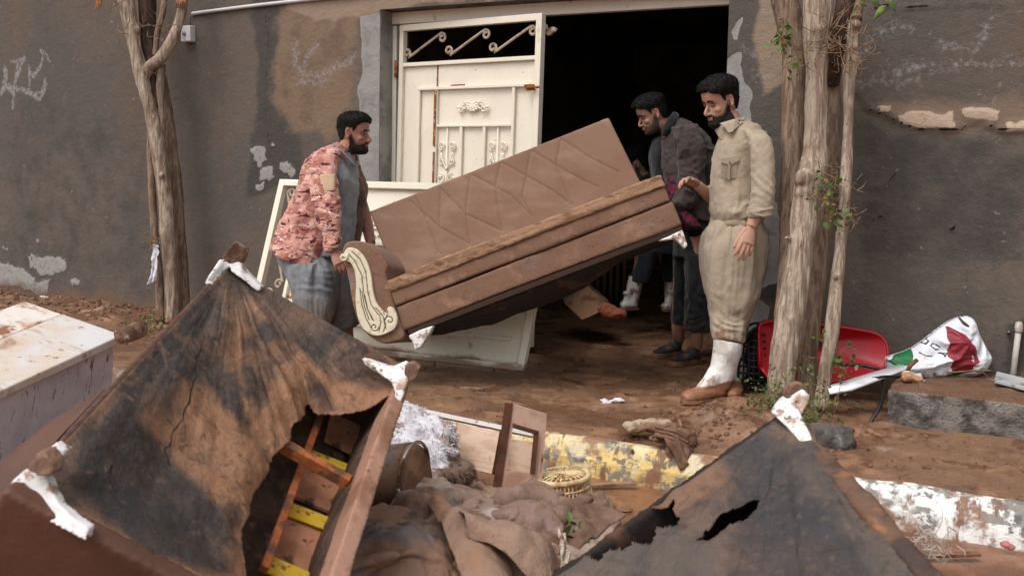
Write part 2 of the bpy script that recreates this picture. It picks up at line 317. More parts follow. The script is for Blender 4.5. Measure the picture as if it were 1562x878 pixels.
def spiral(c0, ax, ay, r0, r1, a0, turns, k=28):
    """points of a spiral in plane (ax,ay)"""
    return [np.array(c0)+(ax*math.cos(a)+ay*math.sin(a))*(r0+(r1-r0)*t) for t in np.linspace(0, 1, k) for a in [a0+turns*2*math.pi*t]]
def scroll_s(p, q, nrm, r, flip=1):
    """S scroll between p and q with a curl at both ends"""
    p, q = np.array(p), np.array(q); x = unit(q-p); y_ = np.cross(nrm, x)*flip
    c1 = p+x*r*.3+y_*r; c2 = q-x*r*.3-y_*r
    a = spiral(c1, x, y_, r*.3, r, math.pi*.9, .85+.5); a2 = spiral(c2, x, y_, r, r*.3, math.pi/2, 1.35)
    s1 = [c1+(x*math.cos(t)+y_*math.sin(t))*(r*.28+r*.72*k) for k, t in zip(np.linspace(0, 1, 24), np.linspace(-math.pi/2-2*math.pi*1.2, -math.pi/2, 24))]
    s2 = [c2+(x*math.cos(t)+y_*math.sin(t))*(r-r*.72*k) for k, t in zip(np.linspace(0, 1, 24), np.linspace(math.pi/2, math.pi/2-2*math.pi*-1.2, 24))]
    s1 = [c1+(x*math.cos(t)+y_*math.sin(t))*(r*.28+r*.72*k) for k, t in zip(np.linspace(0, 1, 24), np.linspace(-math.pi/2+2*math.pi*1.2, -math.pi/2, 24))]
    s2 = [c2+(x*math.cos(t)+y_*math.sin(t))*(r-r*.72*k) for k, t in zip(np.linspace(0, 1, 24), np.linspace(math.pi/2, math.pi/2-2*math.pi*1.2, 24))]
    return tube(s1[:-1]+[c1-y_*r+x*.02, c2+y_*r-x*.02]+s2[1:], .0065, 6, 2, ref=nrm, flat=1.6)
def leaf(parent, sname, O, ax, az, Wd, Ht, mt, mts, door, trz=.27, boards=True):
    """door leaf in plane (ax,az), normal towards the street; a = across, b = up; trz = height of the scroll transom at b=Ht"""
    n = np.cross(ax, az); n = n/np.linalg.norm(n)
    X = np.array([ax, n, az]); pt = lambda a, b, y=0: np.array(O)+ax*a+az*b+n*y
    bx = lambda a0, b0, a1, b1, y0, y1: box(pt((a0+a1)/2, (b0+b1)/2, (y0+y1)/2), (a1-a0, y1-y0, b1-b0), X)
    fr = .045; B = Ht-trz
    us = np.linspace(fr*.8, Wd-fr, 40); vs = np.linspace(fr, B-fr*.6, 60)
    def fn(u, v):
        P = np.array([pt(0, 0)]).repeat(len(u), 0)+np.outer(u, ax)+np.outer(v, az); d = .005*fbm(P, 2.5, 3, 12)
        return P+np.outer(d, n)
    sh = mk(sname, grid(fn, us, vs), mt, parent, solid=.004)
    door = sh if door is None else door
    mk('door_rail', join(bx(0, Ht-fr, Wd, Ht, -.02, .03), bx(0, 0, fr*.8, Ht-fr, -.02, .028), bx(Wd-fr, 0, Wd, Ht-fr, -.02, .031), bx(fr*.8, B-fr*.6, Wd-fr, B, -.02, .026), bx(fr*.8, 0, Wd-fr, fr, -.02, .027)), mt, door, bevel=.003)
    L_, R_, T_ = Wd*.15, Wd*.935, B-.2
    m2 = L_+.155
    bars = [bx(L_, T_, R_, T_+.022, .006, .03), bx(L_, .12, L_+.02, T_, .006, .027), bx(m2, .12, m2+.022, T_, .006, .026), bx(R_-.14, .12, R_-.118, T_, .006, .026), bx(m2+.022, T_-.26, R_-.14, T_-.242, .006, .026)]
    w = R_-.14-m2
    for k in (.36, .66): bars.append(bx(m2+w*k-.012, .14, m2+w*k+.012, T_-.26, .006, .024))
    mk('door_moulding', join(*bars), mt, door, bevel=.004)
    for k in (.17, .83):
        ca = m2+w*k; q = [rod(pt(ca, T_-.26, .014), pt(ca, .2, .014), .005, 6)]
        for b in (T_-.46, T_-1.1):
            for s in (-1, 1):
                for (dx, dz, r, a0, tn) in ((.045, .07, .032, -math.pi/2, 1.2), (.04, -.04, .026, math.pi/2, -1.2), (.05, -.16, .04, math.pi/2, 1.1)):
                    q.append(tube(spiral(pt(ca+s*dx, b+dz, .014), ax*s, az, r, r*.3, a0, tn, 18), .0055, 6, 1))
                q.append(tube([pt(ca, b-.1, .014), pt(ca+s*.03, b-.04, .014), pt(ca+s*.05, b+.02, .014)], .006, 6, 3))
        mk('ironwork', join(*q), mt, door)
    # oval ornament casting
    oc = pt(m2+w*.5, T_-.125, .02); q = [ell(oc, (.05, .008, .028), X)]
    for s in (-1, 1):
        q.append(tube(spiral(oc+ax*s*.07+az*.008, ax*s, az, .03, .008, math.pi/2, 1.1, 14), .007, 6, 1)); q.append(tube(spiral(oc+ax*s*.095-az*.012, ax*s, -az, .024, .006, 0, 1.1, 12), .006, 6, 1))
        q.append(ell(oc+ax*s*.12, (.02, .006, .01), X, 8, 6)); q.append(tube([oc+ax*s*.02+az*.03, oc+ax*s*.05+az*.036, oc+ax*s*.08+az*.026], .006, 6, 3))
    for k in range(10):
        a = k/10*2*math.pi; q.append(ell(oc+ax*.043*math.cos(a)+az*.026*math.sin(a), (.011, .009, .009), X, 8, 6))
    mk('ornament', join(*q), mt, door)
    span = (Wd-fr*1.8); q = []
    for k in range(3):
        a = fr+span*(k+.04)/3; b_ = fr+span*(k+.84)/3
        q.append(scroll_s(pt(a, B+.035, 0), pt(b_, Ht-fr-.028, 0), n, .034, 1))
    mk('transom_scroll', join(*q), mts, door)
    mk('rust_patch', join(*[rough_(box(pt(L_+.163, z, .03), (.016, .008, .36+.08*random.random()), X), .002, 20) for z in (T_-.2, T_-.62)]+[box(pt(m2+w*.3, T_+.026, .022), (.12, .008, .012), X), box(pt(L_+.16, T_+.1, .006), (.012, .004, .16), X)]), M_rust, door, smooth=False)
    return pt, door
ang = math.radians(-7); dax = np.array([math.cos(ang), math.sin(ang), 0]); daz = unit(np.array([.018, 0, 1.]))
_, door = leaf(house, 'metal_door', (OL+.035, RV-.01, .05), dax, daz, 1.21, 2.20, M_door, M_scroll, None)
door['label'] = 'upright cream metal leaf with scroll transom and rust streak'
for z_ in (1.88, .4): mk('door_hinge', rod((OL+.04, RV-.03, z_), (OL+.04, RV-.03, z_+.12), .014), M_rust, door)
e = np.array((OL+.035, RV-.01, .05))+dax*1.2
mk('door_latch', join(box(e+daz*1.72+np.array([-.06, -.045, 0]), (.07, .02, .04)), rod(e+daz*1.72+np.array([-.08, -.06, 0]), e+daz*1.72+np.array([.02, -.06, 0]), .008)), M_rust, door, bevel=.003)
# sidewalk, kerb, street ---------------------------------------------------
KY = -1.75
FOOT = [(rng.uniform(-3.6, .2), rng.uniform(-1.5, -.05), rng.uniform(0, 3.1), rng.uniform(.09, .14)) for _ in range(46)]+[(rng.uniform(-2.6, -1.2), rng.uniform(-1.3, .2), rng.uniform(.3, 1.4), .12) for _ in range(16)]
def gz(x, y_):
    P = np.column_stack([x, y_, x*0]); d = .012*fbm(P, 1.6, 4, 21)+.006*fbm(P, 9, 4, 22)
    for (px_, py_, a_, l_) in FOOT:
        dx = (x-px_)*math.cos(a_)+(y_-py_)*math.sin(a_); dy = -(x-px_)*math.sin(a_)+(y_-py_)*math.cos(a_); q = np.sqrt((dx/l_)**2+(dy/(l_*.4))**2); d += -.011*sst(-q, -1.05, -.7)+.005*np.exp(-((q-1.25)/.22)**2)
    d += .005*np.clip(fbm(P, 5, 3, 26), 0, 1)+.05*sst(-x, 4.2, 7)*sst(y_, -1.3, -.1)*(1+.8*fbm(P, 4, 4, 23))          # mud heap at foot of wall, left
    d -= .012*sst(KY+.12-y_, 0, .09)
    e_ = np.exp(-(((x+1.15)/.38)**2+((y_+1.25)/.26)**2)); d += .07*e_*(1+.9*fbm(P, 9, 4, 24))
    e_ = np.exp(-(((x+.95)/.35)**2+((y_+.62)/.25)**2)); d += .06*e_*(1+.5*fbm(P, 9, 4, 25))
    return d
fy = np.unique(np.concatenate([np.arange(KY+.035, .25, .016), np.arange(.25, 6, .06)])); fx = np.unique(np.round(np.concatenate([np.linspace(-30, -8, 16), np.arange(-8, .7, .016), np.linspace(.7, 25, 14)]), 4))
M_side = mat('wet_mud_paving', c(134, 101, 79), .32, L=[dict(c=c(110, 79, 60), s=1.8, lo=.44, hi=.6, f=.9, r=.2), dict(c=c(160, 120, 92), s=4, lo=.52, hi=.64, f=.8, r=.45), dict(c=c(168, 152, 138), s=2.3, lo=.60, hi=.70, f=.6, st=(.5, 1.8, 1), w=1., r=.25), dict(c=c(98, 71, 55), s=9, lo=.56, hi=.66, f=.6, w=.5), dict(c=c(72, 52, 40), s=42, lo=.61, hi=.66, f=.7), dict(c=c(178, 146, 118), s=70, lo=.66, hi=.72, f=.5), dict(c=c(92, 58, 40), s=3.2, lo=.57, hi=.63, f=.7, r=.10, w=.4)],  # pale stretched layer paints puddle sheen, the sky's reflection, into the mud colour
    bump=[(14, .012), (55, .006), (200, .002)], spec=.5, coord='Position')
label(mk('sidewalk', grid(lambda u, v: np.column_stack([u, v, gz(u, v)]), fx, fy), M_side), kind='structure')
M_street = mat('muddy_street', c(142, 98, 70), .3, L=[dict(c=c(98, 68, 50), s=2.2, lo=.42, hi=.6, f=.8, r=.6), dict(c=c(150, 112, 84), s=6, lo=.58, hi=.7, f=.6), dict(c=c(66, 50, 40), s=30, lo=.62, hi=.7, f=.7), dict(c=c(170, 160, 150), s=3, lo=.68, hi=.73, f=.5, st=(.5, 2, 1), w=1)], bump=[(8, .02), (50, .005)], spec=.5, coord='Position')  # last pale streak layer is wet gloss painted as colour
sx_ = np.unique(np.round(np.concatenate([np.linspace(-150, -5, 14), np.arange(-5, 2, .035), np.linspace(2, 150, 14)]), 4)); sy_ = np.unique(np.round(np.concatenate([np.linspace(-150, -6, 10), np.arange(-6, KY+.1, .035)]), 4))
label(mk('street', grid(lambda u, v: np.column_stack([u, v, -.150+.014*fbm(np.column_stack([u, v, u*0]), 1.7, 4, 31)]), sx_, sy_), M_street), kind='structure')
label(mk('ground', grid(lambda u, v: np.column_stack([u, v, u*0-.32]), np.linspace(-250, 250, 5), np.linspace(-250, 250, 5)), M_street), kind='structure')
def kerb(x0, x1, col1, col2, wear, lab):
    prof = [(KY+.07, -.3), (KY+.07, -.03), (KY+.04, .0), (KY+.01, .004), (KY, .0), (KY-.018, -.02), (KY-.05, -.075), (KY-.06, -.09), (KY-.085, -.30)]
    prof = cr(np.array(prof), 5)[:, :2]; xs_ = np.arange(x0, x1+.001, .012); n = len(prof)
    Vk = np.array([[x, a, b] for x in xs_ for a, b in prof]); Fk = [(i*n+j, i*n+j+1, (i+1)*n+j+1, (i+1)*n+j) for i in range(len(xs_)-1) for j in range(n-1)]
    Vk[:, 1] += .010*fbm(Vk, 4, 4, 41)+.004*fbm(Vk, 25, 3, 42); Vk[:, 2] += .006*fbm(Vk, 6, 3, 43)
    mt = mat('painted_kerb', col1, .6, L=[dict(c=c(128, 122, 114), s=11, lo=wear, hi=wear+.06, f=.95), dict(c=c(98, 94, 92), s=13, lo=wear+.06, hi=wear+.10, f=.9), dict(c=col2, s=6, lo=.5, hi=.58, f=.8), dict(c=MUD, s=7, lo=.57, hi=.62, f=.95, st=(1.6, 1, .25)), dict(c=c(140, 100, 76), s=5, lo=.54, hi=.64, f=.9, o=5), dict(c=MUD, s=9, lo=.55, hi=.75, z=(-.20, -.09), f=.9)], bump=[(25, .008), (90, .003)], coord='Position')
    return label(mk('kerb', (Vk, Fk), mt), kind='structure')
kerb(-12, -3.41, c(120, 90, 70), c(110, 84, 66), .505, '')
kerb(-3.4, -.62, c(214, 184, 118), c(222, 208, 170), .49, '')
kerb(-.604, 6, c(228, 226, 222), c(236, 234, 230), .485, '')
# ================================================================== TREES
def trunk(name, pts, par, mt, seed=0, n=20, knots=()):
    """pts: (px, py, r_px, depth)"""
    P = [at(x, y_, d) for x, y_, r, d in pts]; R = [r*d/F for x, y_, r, d in pts]
    vf = [tube(P, R, n, 14, seed=seed, jit=.0)]
    for (x, y_, r, d) in knots: vf.append(ell(at(x, y_, d), (r*d/F,)*3, None, 14, 10))
    if knots: vf = remesh(join(*vf), .006, 12)
    else: vf = vf[0]
    V, Fc = vf; N = vnorm(V, Fc); st = V*np.array([1, 1, .12]); rr = np.mean(R)
    d = .10*rr*fbm(st, 30, 4, seed)+.10*rr*fbm(V, 7, 3, seed+3)-.05*rr+.03*rr*fbm(st, 90, 3, seed+5)
    return mk(name, (V+N*d[:, None], Fc), mt, par)
def bark(nm, a, b, hi): return mat(nm, a, .92, L=[dict(c=b, s=46, lo=.44, hi=.56, f=.9, st=(1, 1, .1)), dict(c=hi, s=60, lo=.55, hi=.68, f=.65, st=(1, 1, .1)), dict(c=c(98, 72, 56), s=5, lo=.5, hi=.68, f=.5), dict(c=c(56, 44, 38), s=70, lo=.64, hi=.7, f=.8, st=(1, 1, .12)), dict(c=c(120, 84, 62), s=4, lo=.6, hi=.9, z=(0, .35), f=.7)], bump=[(60, .012, (1, 1, .1)), (150, .006, (1, 1, .14))], spec=.15, coord='Position')
M_b1 = bark('pale_bark', c(178, 160, 142), c(138, 118, 102), c(206, 190, 172)); M_b2 = bark('brown_bark', c(148, 125, 107), c(110, 90, 76), c(172, 150, 132)); M_b3 = bark('dark_bark', c(84, 66, 58), c(58, 46, 42), c(108, 88, 76))
M_wood = mat('raw_wood', c(190, 140, 96), .9, L=[dict(c=c(140, 96, 62), s=40, lo=.45, hi=.6, st=(1, 1, .15))], bump=[(60, .004)])
M_twig = mat('dry_twig', c(150, 124, 98), .9, L=[dict(c=c(104, 80, 62), s=30, lo=.45, hi=.6)])
M_leaf = mat('leaf_green', c(78, 98, 44), .55, L=[dict(c=c(124, 134, 70), s=14, lo=.5, hi=.7), dict(c=c(58, 84, 34), s=22, lo=.55, hi=.7)], spec=.4)
M_leafd = mat('leaf_dry', c(128, 112, 62), .7, L=[dict(c=c(100, 82, 54), s=24, lo=.45, hi=.6)])
def leafmesh(P, s, R=None):
    """small folded leaves at points P"""
    out = []
    for p in P:
        a = unit(rng.normal(size=3)); b = unit(np.cross(a, rng.normal(size=3))); n = np.cross(a, b); k = s*rng.uniform(.6, 1.3)
        out.append((np.array([p, p+a*k*.35+b*k*.34+n*k*.1, p+a*k*.75+b*k*.26+n*k*.06, p+a*k*1.1, p+a*k*.75-b*k*.26+n*k*.06, p+a*k*.35-b*k*.34+n*k*.1, p+a*k*.55]), [(0, 1, 6), (1, 2, 6), (2, 3, 6), (3, 4, 6), (4, 5, 6), (5, 0, 6)]))
    return join(*out)
def twigs(c0, n, ln, r=.0022, up=(0, 0, .2), spread=.04):
    out = []; ends = []
    for i in range(n):
        p = np.array(c0)+rng.normal(size=3)*spread*np.array([1, 1, .8]); d = unit(rng.normal(size=3)+np.array(up)*3); l = ln*rng.uniform(.4, 1.2); q = p+d*l*.5+rng.normal(size=3)*l*.12; e_ = p+d*l+rng.normal(size=3)*l*.2
        out.append(tube([p, q, e_], [r, r*.8, r*.4], 4, 3)); ends.append(e_)
    return join(*out), np.array(ends)
t = thing('street_tree', at(252, 492, 7.6), 'pruned pale-barked tree with forked trunks before the left wall', 'tree')
D = 7.6
trunk('trunk', [(184, -30, 13, D), (193, 7, 13, D), (200, 41, 11, D), (208, 85, 10, D), (217, 126, 10, D), (229, 164, 10, D), (237, 205, 11, D), (246, 266, 11, D), (252, 300, 10.5, D), (254, 331, 12, D), (260, 400, 11.5, D), (263, 451, 9.5, D), (262, 492, 10, D)], t, M_b1, 3, knots=[(246, 268, 5, 7.55), (206, 45, 9, 7.6)])
trunk('limb', [(288, -30, 8, D-.05), (281, 0, 8, D-.05), (273, 34, 8, D-.05), (262, 62, 9, D-.05), (246, 88, 10, D-.03), (228, 102, 9, D), (222, 118, 7, D+.03)], t, M_b1, 4)
trunk('limb', [(224, -30, 15, D+.1), (225, 20, 13, D+.1), (227, 68, 12, D+.1), (232, 96, 9, D+.08), (237, 137, 6, D+.06), (240, 165, 4, D+.04)], t, M_b3, 5)
trunk('limb', [(252, -30, 4, D+.05), (249, 15, 5, D+.05), (240, 50, 5, D+.05), (236, 85, 5, D+.05)], t, M_b2, 6)
trunk('trunk', [(247, 98, 7, D+.05), (244, 130, 6, D+.05), (244, 164, 5, D+.05), (247, 200, 5, D+.05), (252, 260, 6, D+.06), (262, 340, 7, D+.06)], t, M_b1, 7)
trunk('trunk', [(252, 115, 3, D+.16), (256, 165, 7, D+.16), (263, 239, 9, D+.16), (270, 290, 9.5, D+.16), (273, 348, 10, D+.16), (278, 417, 10.5, D+.16), (280, 470, 10, D+.16), (280, 488, 11, D+.16)], t, M_b2, 8)
trunk('trunk', [(224, 178, 2, D+.04), (229, 239, 5, D+.04), (232, 294, 6, D+.04), (234, 330, 6, D+.04), (237, 365, 5.5, D+.03), (243, 417, 6, D+.02), (244, 492, 7, D)], t, M_b2, 9)
tw, e_ = twigs(at(236, 368, 7.5), 22, .10, .0022, (-.3, 0, 0), .03); mk('straw_knot', tw, M_twig, t)
q = [twigs(at(x, y_, D-.05), n, l, .003, (0, 0, .1), .03)[0] for x, y_, n, l in ((195, 50, 6, .12), (212, 38, 5, .2), (250, 60, 5, .22), (176, 8, 8, .14), (268, 5, 10, .12), (243, 40, 5, .2), (236, 110, 4, .1), (190, 60, 3, .1))]
for g in q: mk('twig_cluster', g, M_twig, t)
q = [tube([at(146+i*3, -14, D), at(148+i*2, 4, D), at(144+i*3, 20-i*3, D)], [.012, .008, .002], 5, 3) for i in range(4)]+[tube([at(268+i*3, 12, D-.1), at(272+i*3, -6, D-.1)], [.006, .003], 5, 2) for i in range(5)]
for g in q: mk('broken_stub', g, M_wood, t)
# white rag on it
def rag(fn, us, vs, name, mt, lab, cat, solid=.002, parent=None, group=None):
    o = mk(name, grid(fn, us, vs), mt, parent, solid=solid)
    return label(o, lab, cat, group)
M_rag = mat('white_rag', c(206, 206, 212), .8, L=[dict(c=c(160, 140, 128), s=14, lo=.55, hi=.7)])
tl, tr, bl, br = at(235, 372, 7.52), at(242, 374, 7.52), at(226, 434, 7.55), at(238, 428, 7.5)
def fn(u, v):
    P = np.outer((1-u)*(1-v), tl)+np.outer(u*(1-v), tr)+np.outer((1-u)*v, bl)+np.outer(u*v, br); w = 1-1.2*np.abs(u-.5)*np.sin(v*3.1)*0
    return P+np.outer(.014*np.sin(u*9+v*5)*v+.01*fbm(P, 30, 3, 2), A0)+np.outer(.012*fbm(P, 25, 3, 5), R0)
rag(fn, np.linspace(0, 1, 14), np.linspace(0, 1, 30), 'rag', M_rag, 'small white rag tied to the slim left tree trunk', 'rag')
# right tree
t = thing('street_tree', at(1225, 600, 5.15), 'large multi-stemmed street tree with knotty pale trunks beside standing man', 'tree')
trunk('trunk', [(1193, -40, 23, 5.4), (1197, 0, 22, 5.4), (1209, 60, 20, 5.4), (1212, 100, 20, 5.4), (1210, 200, 18.5, 5.38), (1206, 300, 15, 5.35), (1200, 400, 13, 5.32), (1193, 480, 12, 5.3), (1190, 560, 13, 5.3), (1188, 606, 15, 5.3)], t, M_b2, 13, 26)
trunk('trunk', [(1248, -40, 22, 5.15), (1248, 0, 23, 5.15), (1246, 50, 21, 5.15), (1246, 110, 18, 5.15), (1245, 205, 18, 5.15), (1240, 255, 22, 5.13), (1235, 280, 22, 5.12), (1223, 365, 20, 5.1), (1211, 451, 21, 5.1), (1201, 519, 22, 5.1), (1194, 570, 20.5, 5.1), (1192, 618, 23, 5.1)], t, M_b1, 14, 34,
      knots=[(1222, 450, 8, 5.07), (1206, 536, 10, 5.07), (1200, 504, 5, 5.05), (1200, 363, 6, 5.07), (1226, 272, 16, 5.09), (1248, 262, 9, 5.09), (1252, 45, 10, 5.1), (1224, 295, 13, 5.09)])
trunk('trunk', [(1268, 30, 15, 5.42), (1272, 120, 12, 5.4), (1268, 205, 12.5, 5.38), (1263, 280, 14, 5.36), (1254, 340, 15, 5.34), (1246, 417, 15.5, 5.32), (1236, 500, 16, 5.3), (1230, 580, 15.5, 5.3), (1230, 622, 18, 5.3)], t, M_b2, 15, 26)
trunk('trunk', [(1304, 30, 10, 5.1), (1299, 90, 10, 5.1), (1295, 130, 9.5, 5.1), (1294, 200, 8.5, 5.1), (1290, 273, 9, 5.08), (1287, 331, 9.5, 5.06), (1278, 417, 10.5, 5.04), (1269, 502, 11.5, 5.02), (1257, 580, 11.5, 5.02), (1252, 622, 14, 5.02)], t, M_b1, 16, 22, knots=[(1275, 422, 5, 5.0), (1302, 72, 7, 5.07), (1307, 38, 8, 5.06)])
trunk('limb', [(1300, -40, 15, 5.3), (1293, 0, 16, 5.3), (1284, 45, 16, 5.28), (1273, 90, 14, 5.3), (1270, 130, 10, 5.36)], t, M_b3, 17, 24)
trunk('limb', [(1322, -40, 7, 5.2), (1312, 0, 8, 5.2), (1306, 30, 9, 5.15)], t, M_b2, 18)
nest = []; lv = []; lvd = []
for (x, y_, n, l, sp) in ((1285, 70, 40, .17, .05), (1272, 45, 20, .2, .04), (1297, 95, 22, .10, .04), (1200, 60, 14, .09, .05), (1212, 85, 14, .08, .05), (1268, 275, 22, .11, .05), (1272, 315, 20, .13, .05), (1238, 300, 8, .09, .02), (1295, 330, 10, .1, .03), (1225, 545, 4, .07, .02)):
    g, e_ = twigs(at(x, y_, 5.03), n, l, .0024, (.1, 0, .1), sp); nest.append(g)
for g in nest: mk('twig_nest', g, M_twig, t)
for (x, y_, n, sx, sz) in ((1194, 52, 18, .03, .04), (1208, 78, 16, .03, .05), (1262, 285, 16, .04, .035), (1270, 320, 22, .05, .05), (1318, -6, 8, .04, .03)):
    P = at(x, y_, 4.98)+rng.normal(size=(n, 3))*np.array([sx, .03, sz]); lv.append(leafmesh(P, .035)); lvd.append(leafmesh(P+rng.normal(size=P.shape)*.02, .024))
def leaf_at(pA, pB, w, d):
    a, b = at(*pA, d), at(*pB, d); s_ = unit(np.cross(b-a, fw)); L_ = []
    for t_ in np.linspace(0, 1, 8): k = w*.62*math.sin(math.pi*t_**.7)*(1-.3*t_)+.0004; m_ = a+(b-a)*t_; L_.append([m_-s_*k+fw*.008, m_+fw*.0, m_+s_*k+fw*.01])
    L_ = np.array(L_); V = L_.reshape(-1, 3); Fc = [(i*3+j, i*3+j+1, (i+1)*3+j+1, (i+1)*3+j) for i in range(7) for j in range(2)]; return V, Fc
lv += [leaf_at((1352, 8), (1333, 31), .034, 4.9), leaf_at((1358, -2), (1367, 18), .028, 4.88), leaf_at((1330, -4), (1344, 10), .03, 4.95), leaf_at((1312, 2), (1322, 10), .02, 4.95)]
mk('leaf_cluster', join(*lv), M_leaf, t)['kind'] = 'stuff'; mk('dry_leaf_cluster', join(*lvd), M_leafd, t)['kind'] = 'stuff'
mk('twig_stalk', tube([at(1320, -30, 5.1), at(1340, -4, 4.95), at(1355, 2, 4.9)], [.006, .004, .002], 5, 3), M_twig, t)

# ================================================================== PEOPLE
SK = dict(rough=.55, spec=.4, bump=[(180, .0006)])
def skinmat(nm, a, b, d): return mat(nm, a, .55, L=[dict(c=b, s=16, lo=.42, hi=.62, f=.7), dict(c=d, s=9, lo=.5, hi=.7, f=.5), dict(c=c(110, 70, 52), s=120, lo=.6, hi=.75, f=.25), dict(c=c(146, 84, 76), a='lips', s=30, n=.3, lo=.3, hi=.8, f=.8), dict(c=c(70, 50, 42), a='stub', s=160, n=1.2, lo=.25, hi=1.05, f=.8), dict(c=c(26, 20, 18), a='brow', s=140, n=1.0, lo=.3, hi=.8, f=.95), dict(c=c(96, 62, 50), a='sock', s=20, n=.2, lo=.2, hi=1., f=.55)], bump=[(200, .0006)], spec=.35, sss=.12)
M_skA = skinmat('skin_tanned', c(156, 114, 98), c(158, 100, 86), c(134, 96, 82)); M_skB = skinmat('skin_olive', c(178, 138, 118), c(180, 124, 104), c(156, 116, 98)); M_skC = skinmat('skin_brown', c(164, 124, 108), c(168, 114, 98), c(136, 100, 86))
M_hair = mat('black_hair', c(20, 18, 18), .75, L=[dict(c=c(44, 39, 38), s=60, lo=.5, hi=.65)], bump=[(260, .003)], spec=.18)
M_beard = mat('black_beard', c(26, 22, 21), .75, L=[dict(c=c(52, 40, 34), s=130, lo=.5, hi=.68)], bump=[(220, .004)], spec=.25)
M_stub = mat('beard_stubble', c(88, 64, 54), .8, L=[dict(c=c(52, 42, 38), s=160, lo=.45, hi=.6)], bump=[(300, .001)])
M_eyew = mat('eye_white', c(128, 108, 100), .3, spec=.5); M_iris = mat('eye_iris', c(24, 16, 14), .2, spec=.6)
def head_rings():
    Z = [-.118, -.108, -.094, -.078, -.060, -.040, -.018, .0, .022, .045, .068, .088, .105, .116, .1205]
    XF = [.066, .080, .0865, .0825, .0835, .081, .0785, .076, .0855, .0875, .083, .071, .050, .026, .008]
    XB = [.012, -.012, -.034, -.052, -.066, -.080, -.092, -.099, -.104, -.106, -.103, -.092, -.070, -.042, -.014]
    WH = [.022, .036, .048, .056, .061, .065, .069, .0715, .0735, .0755, .0745, .067, .051, .029, .010]
    T = cr(np.column_stack([Z, XF, XB, WH]), 3); R = []
    th = np.linspace(0, 2*math.pi, 40, endpoint=False)
    for z, xf, xb, w in T:
        cx_ = (xf+xb)/2*.7; r_ = []
        for a in th:
            ca, sa = math.cos(a), math.sin(a)
            r_.append([cx_+(xf-cx_ if ca > 0 else cx_-xb)*math.copysign(abs(ca)**(.9), ca), w*math.copysign(abs(sa)**.85, sa), z])
        R.append(r_)
    return ringmesh(np.array(R))
def head_parts(nose=1.):
    P = [head_rings()]
    P.append(tube([(.070, 0, .014), (.084, 0, -.004), (.098*nose**.3, 0, -.022), (.1035*nose**.5, 0, -.034), (.093, 0, -.043), (.078, 0, -.046)], [.0080, .0075, .0085, .0098, .0092, .006], 14, 3, ref=(0, 1, 0)))
    for s in (-1, 1):
        P.append(ell((.0855, s*.0115, -.0390), (.0105, .0060, .0065), None, 12, 8))
        P.append(ell((.071, s*.031, .0205), (.011, .022, .0065), None, 14, 8))       # brow ridge
        P.append(ell((.048, s*.041, -.026), (.024, .021, .020), None, 14, 10))       # cheekbone
        E = []                                                                      # ear
        for k, (x, z, r_) in enumerate(((-.008, .026, .006), (-.020, .024, .0065), (-.026, .008, .006), (-.022, -.010, .006), (-.012, -.026, .007), (-.004, -.027, .007))): E.append((x, s*(.080-.002*(k in (0, 5))), z, r_))
        P.append(tube([q[:3] for q in E], [q[3] for q in E], 10, 3)); P.append(ell((-.010, s*.0745, -.002), (.013, .006, .024), None, 12, 8)); P.append(ell((.001, s*.075, -.008), (.005, .006, .007), None, 10, 8))
        P.append(tube([(.0815, s*.024, -.064), (.086, s*.012, -.0612), (.089, 0, -.0600)], [.0025, .0045, .005], 8, 3)); P.append(tube([(.081, s*.023, -.067), (.0855, s*.012, -.0700), (.0885, 0, -.0712)], [.003, .0055, .0062], 8, 3))
    P.append(ell((.073, 0, -.098), (.016, .017, .014), None, 14, 10))
    return P
def xf(VF, M3, T): return VF[0]@np.array(M3)+np.array(T), VF[1]
def hand_parts(W, X, Y, Zn, curl=(30, 35, 25), spread=6, s=1., thumb=(45, 20), side=1):
    """W wrist, X to fingertips, Y to thumb side, Zn back-of-hand normal"""
    X, Y, Zn = frame(X, Y)[0], frame(X, Y)[1], None
    Zn = np.cross(X, Y)*side
    P = [tube([W-X*.02*s, W+X*.012*s, W+X*.045*s, W+X*.082*s], [.021*s, .024*s, .031*s, .033*s], 14, 4, ref=Zn, flat=1.0)]
    # flatten the palm along Zn
    V, Fc = P[0]; d = (V-W)@Zn; ln = (V-W)@X; V = V-np.outer(d*(1-np.interp(ln, [-.02*s, .02*s, .09*s], [.8, .55, .42])), Zn); P = [(V, Fc)]
    for i, (l, y_, r_) in enumerate(((.074, .026, .0090), (.083, .009, .0092), (.077, -.009, .0088), (.060, -.026, .0078))):
        p = W+X*(.080-.006*abs(i-1.2))*s+Y*y_*s; d = unit(X+Y*math.tan(math.radians(spread*(1.3-i)))); pts = [p-d*.03*s, p]; a = 0
        cu = curl[i] if hasattr(curl[0], '__len__') else curl
        for seg, cc in zip((.45, .31, .24), cu):
            a += math.radians(cc*(1+.12*(i-1))); p = p+(d*math.cos(a)-Zn*math.sin(a))*l*seg*s; pts.append(p)
        P.append(tube(pts, [r_*s*1.02, r_*s*1.05, r_*s*1.0, r_*s*.95, r_*s*.72], 12, 3)); P.append(ell(pts[-1], (r_*s*.72,)*3, None, 10, 6))
    b = W+X*.022*s+Y*.024*s-Zn*.006; d1 = unit(X*math.cos(math.radians(thumb[0]))+Y*math.sin(math.radians(thumb[0]))-Zn*math.sin(math.radians(thumb[1])))
    p1 = b+d1*.036*s; d2 = unit(d1+X*.5-Zn*.15); p2 = p1+d2*.031*s; p3 = p2+unit(d2+X*.35)*.024*s
    P.append(tube([b-d1*.012, b, p1, p2, p3], [.014*s, .0145*s, .0115*s, .0108*s, .008*s], 12, 3)); P.append(ell(p3, (.008*s,)*3, None, 10, 6))
    return P
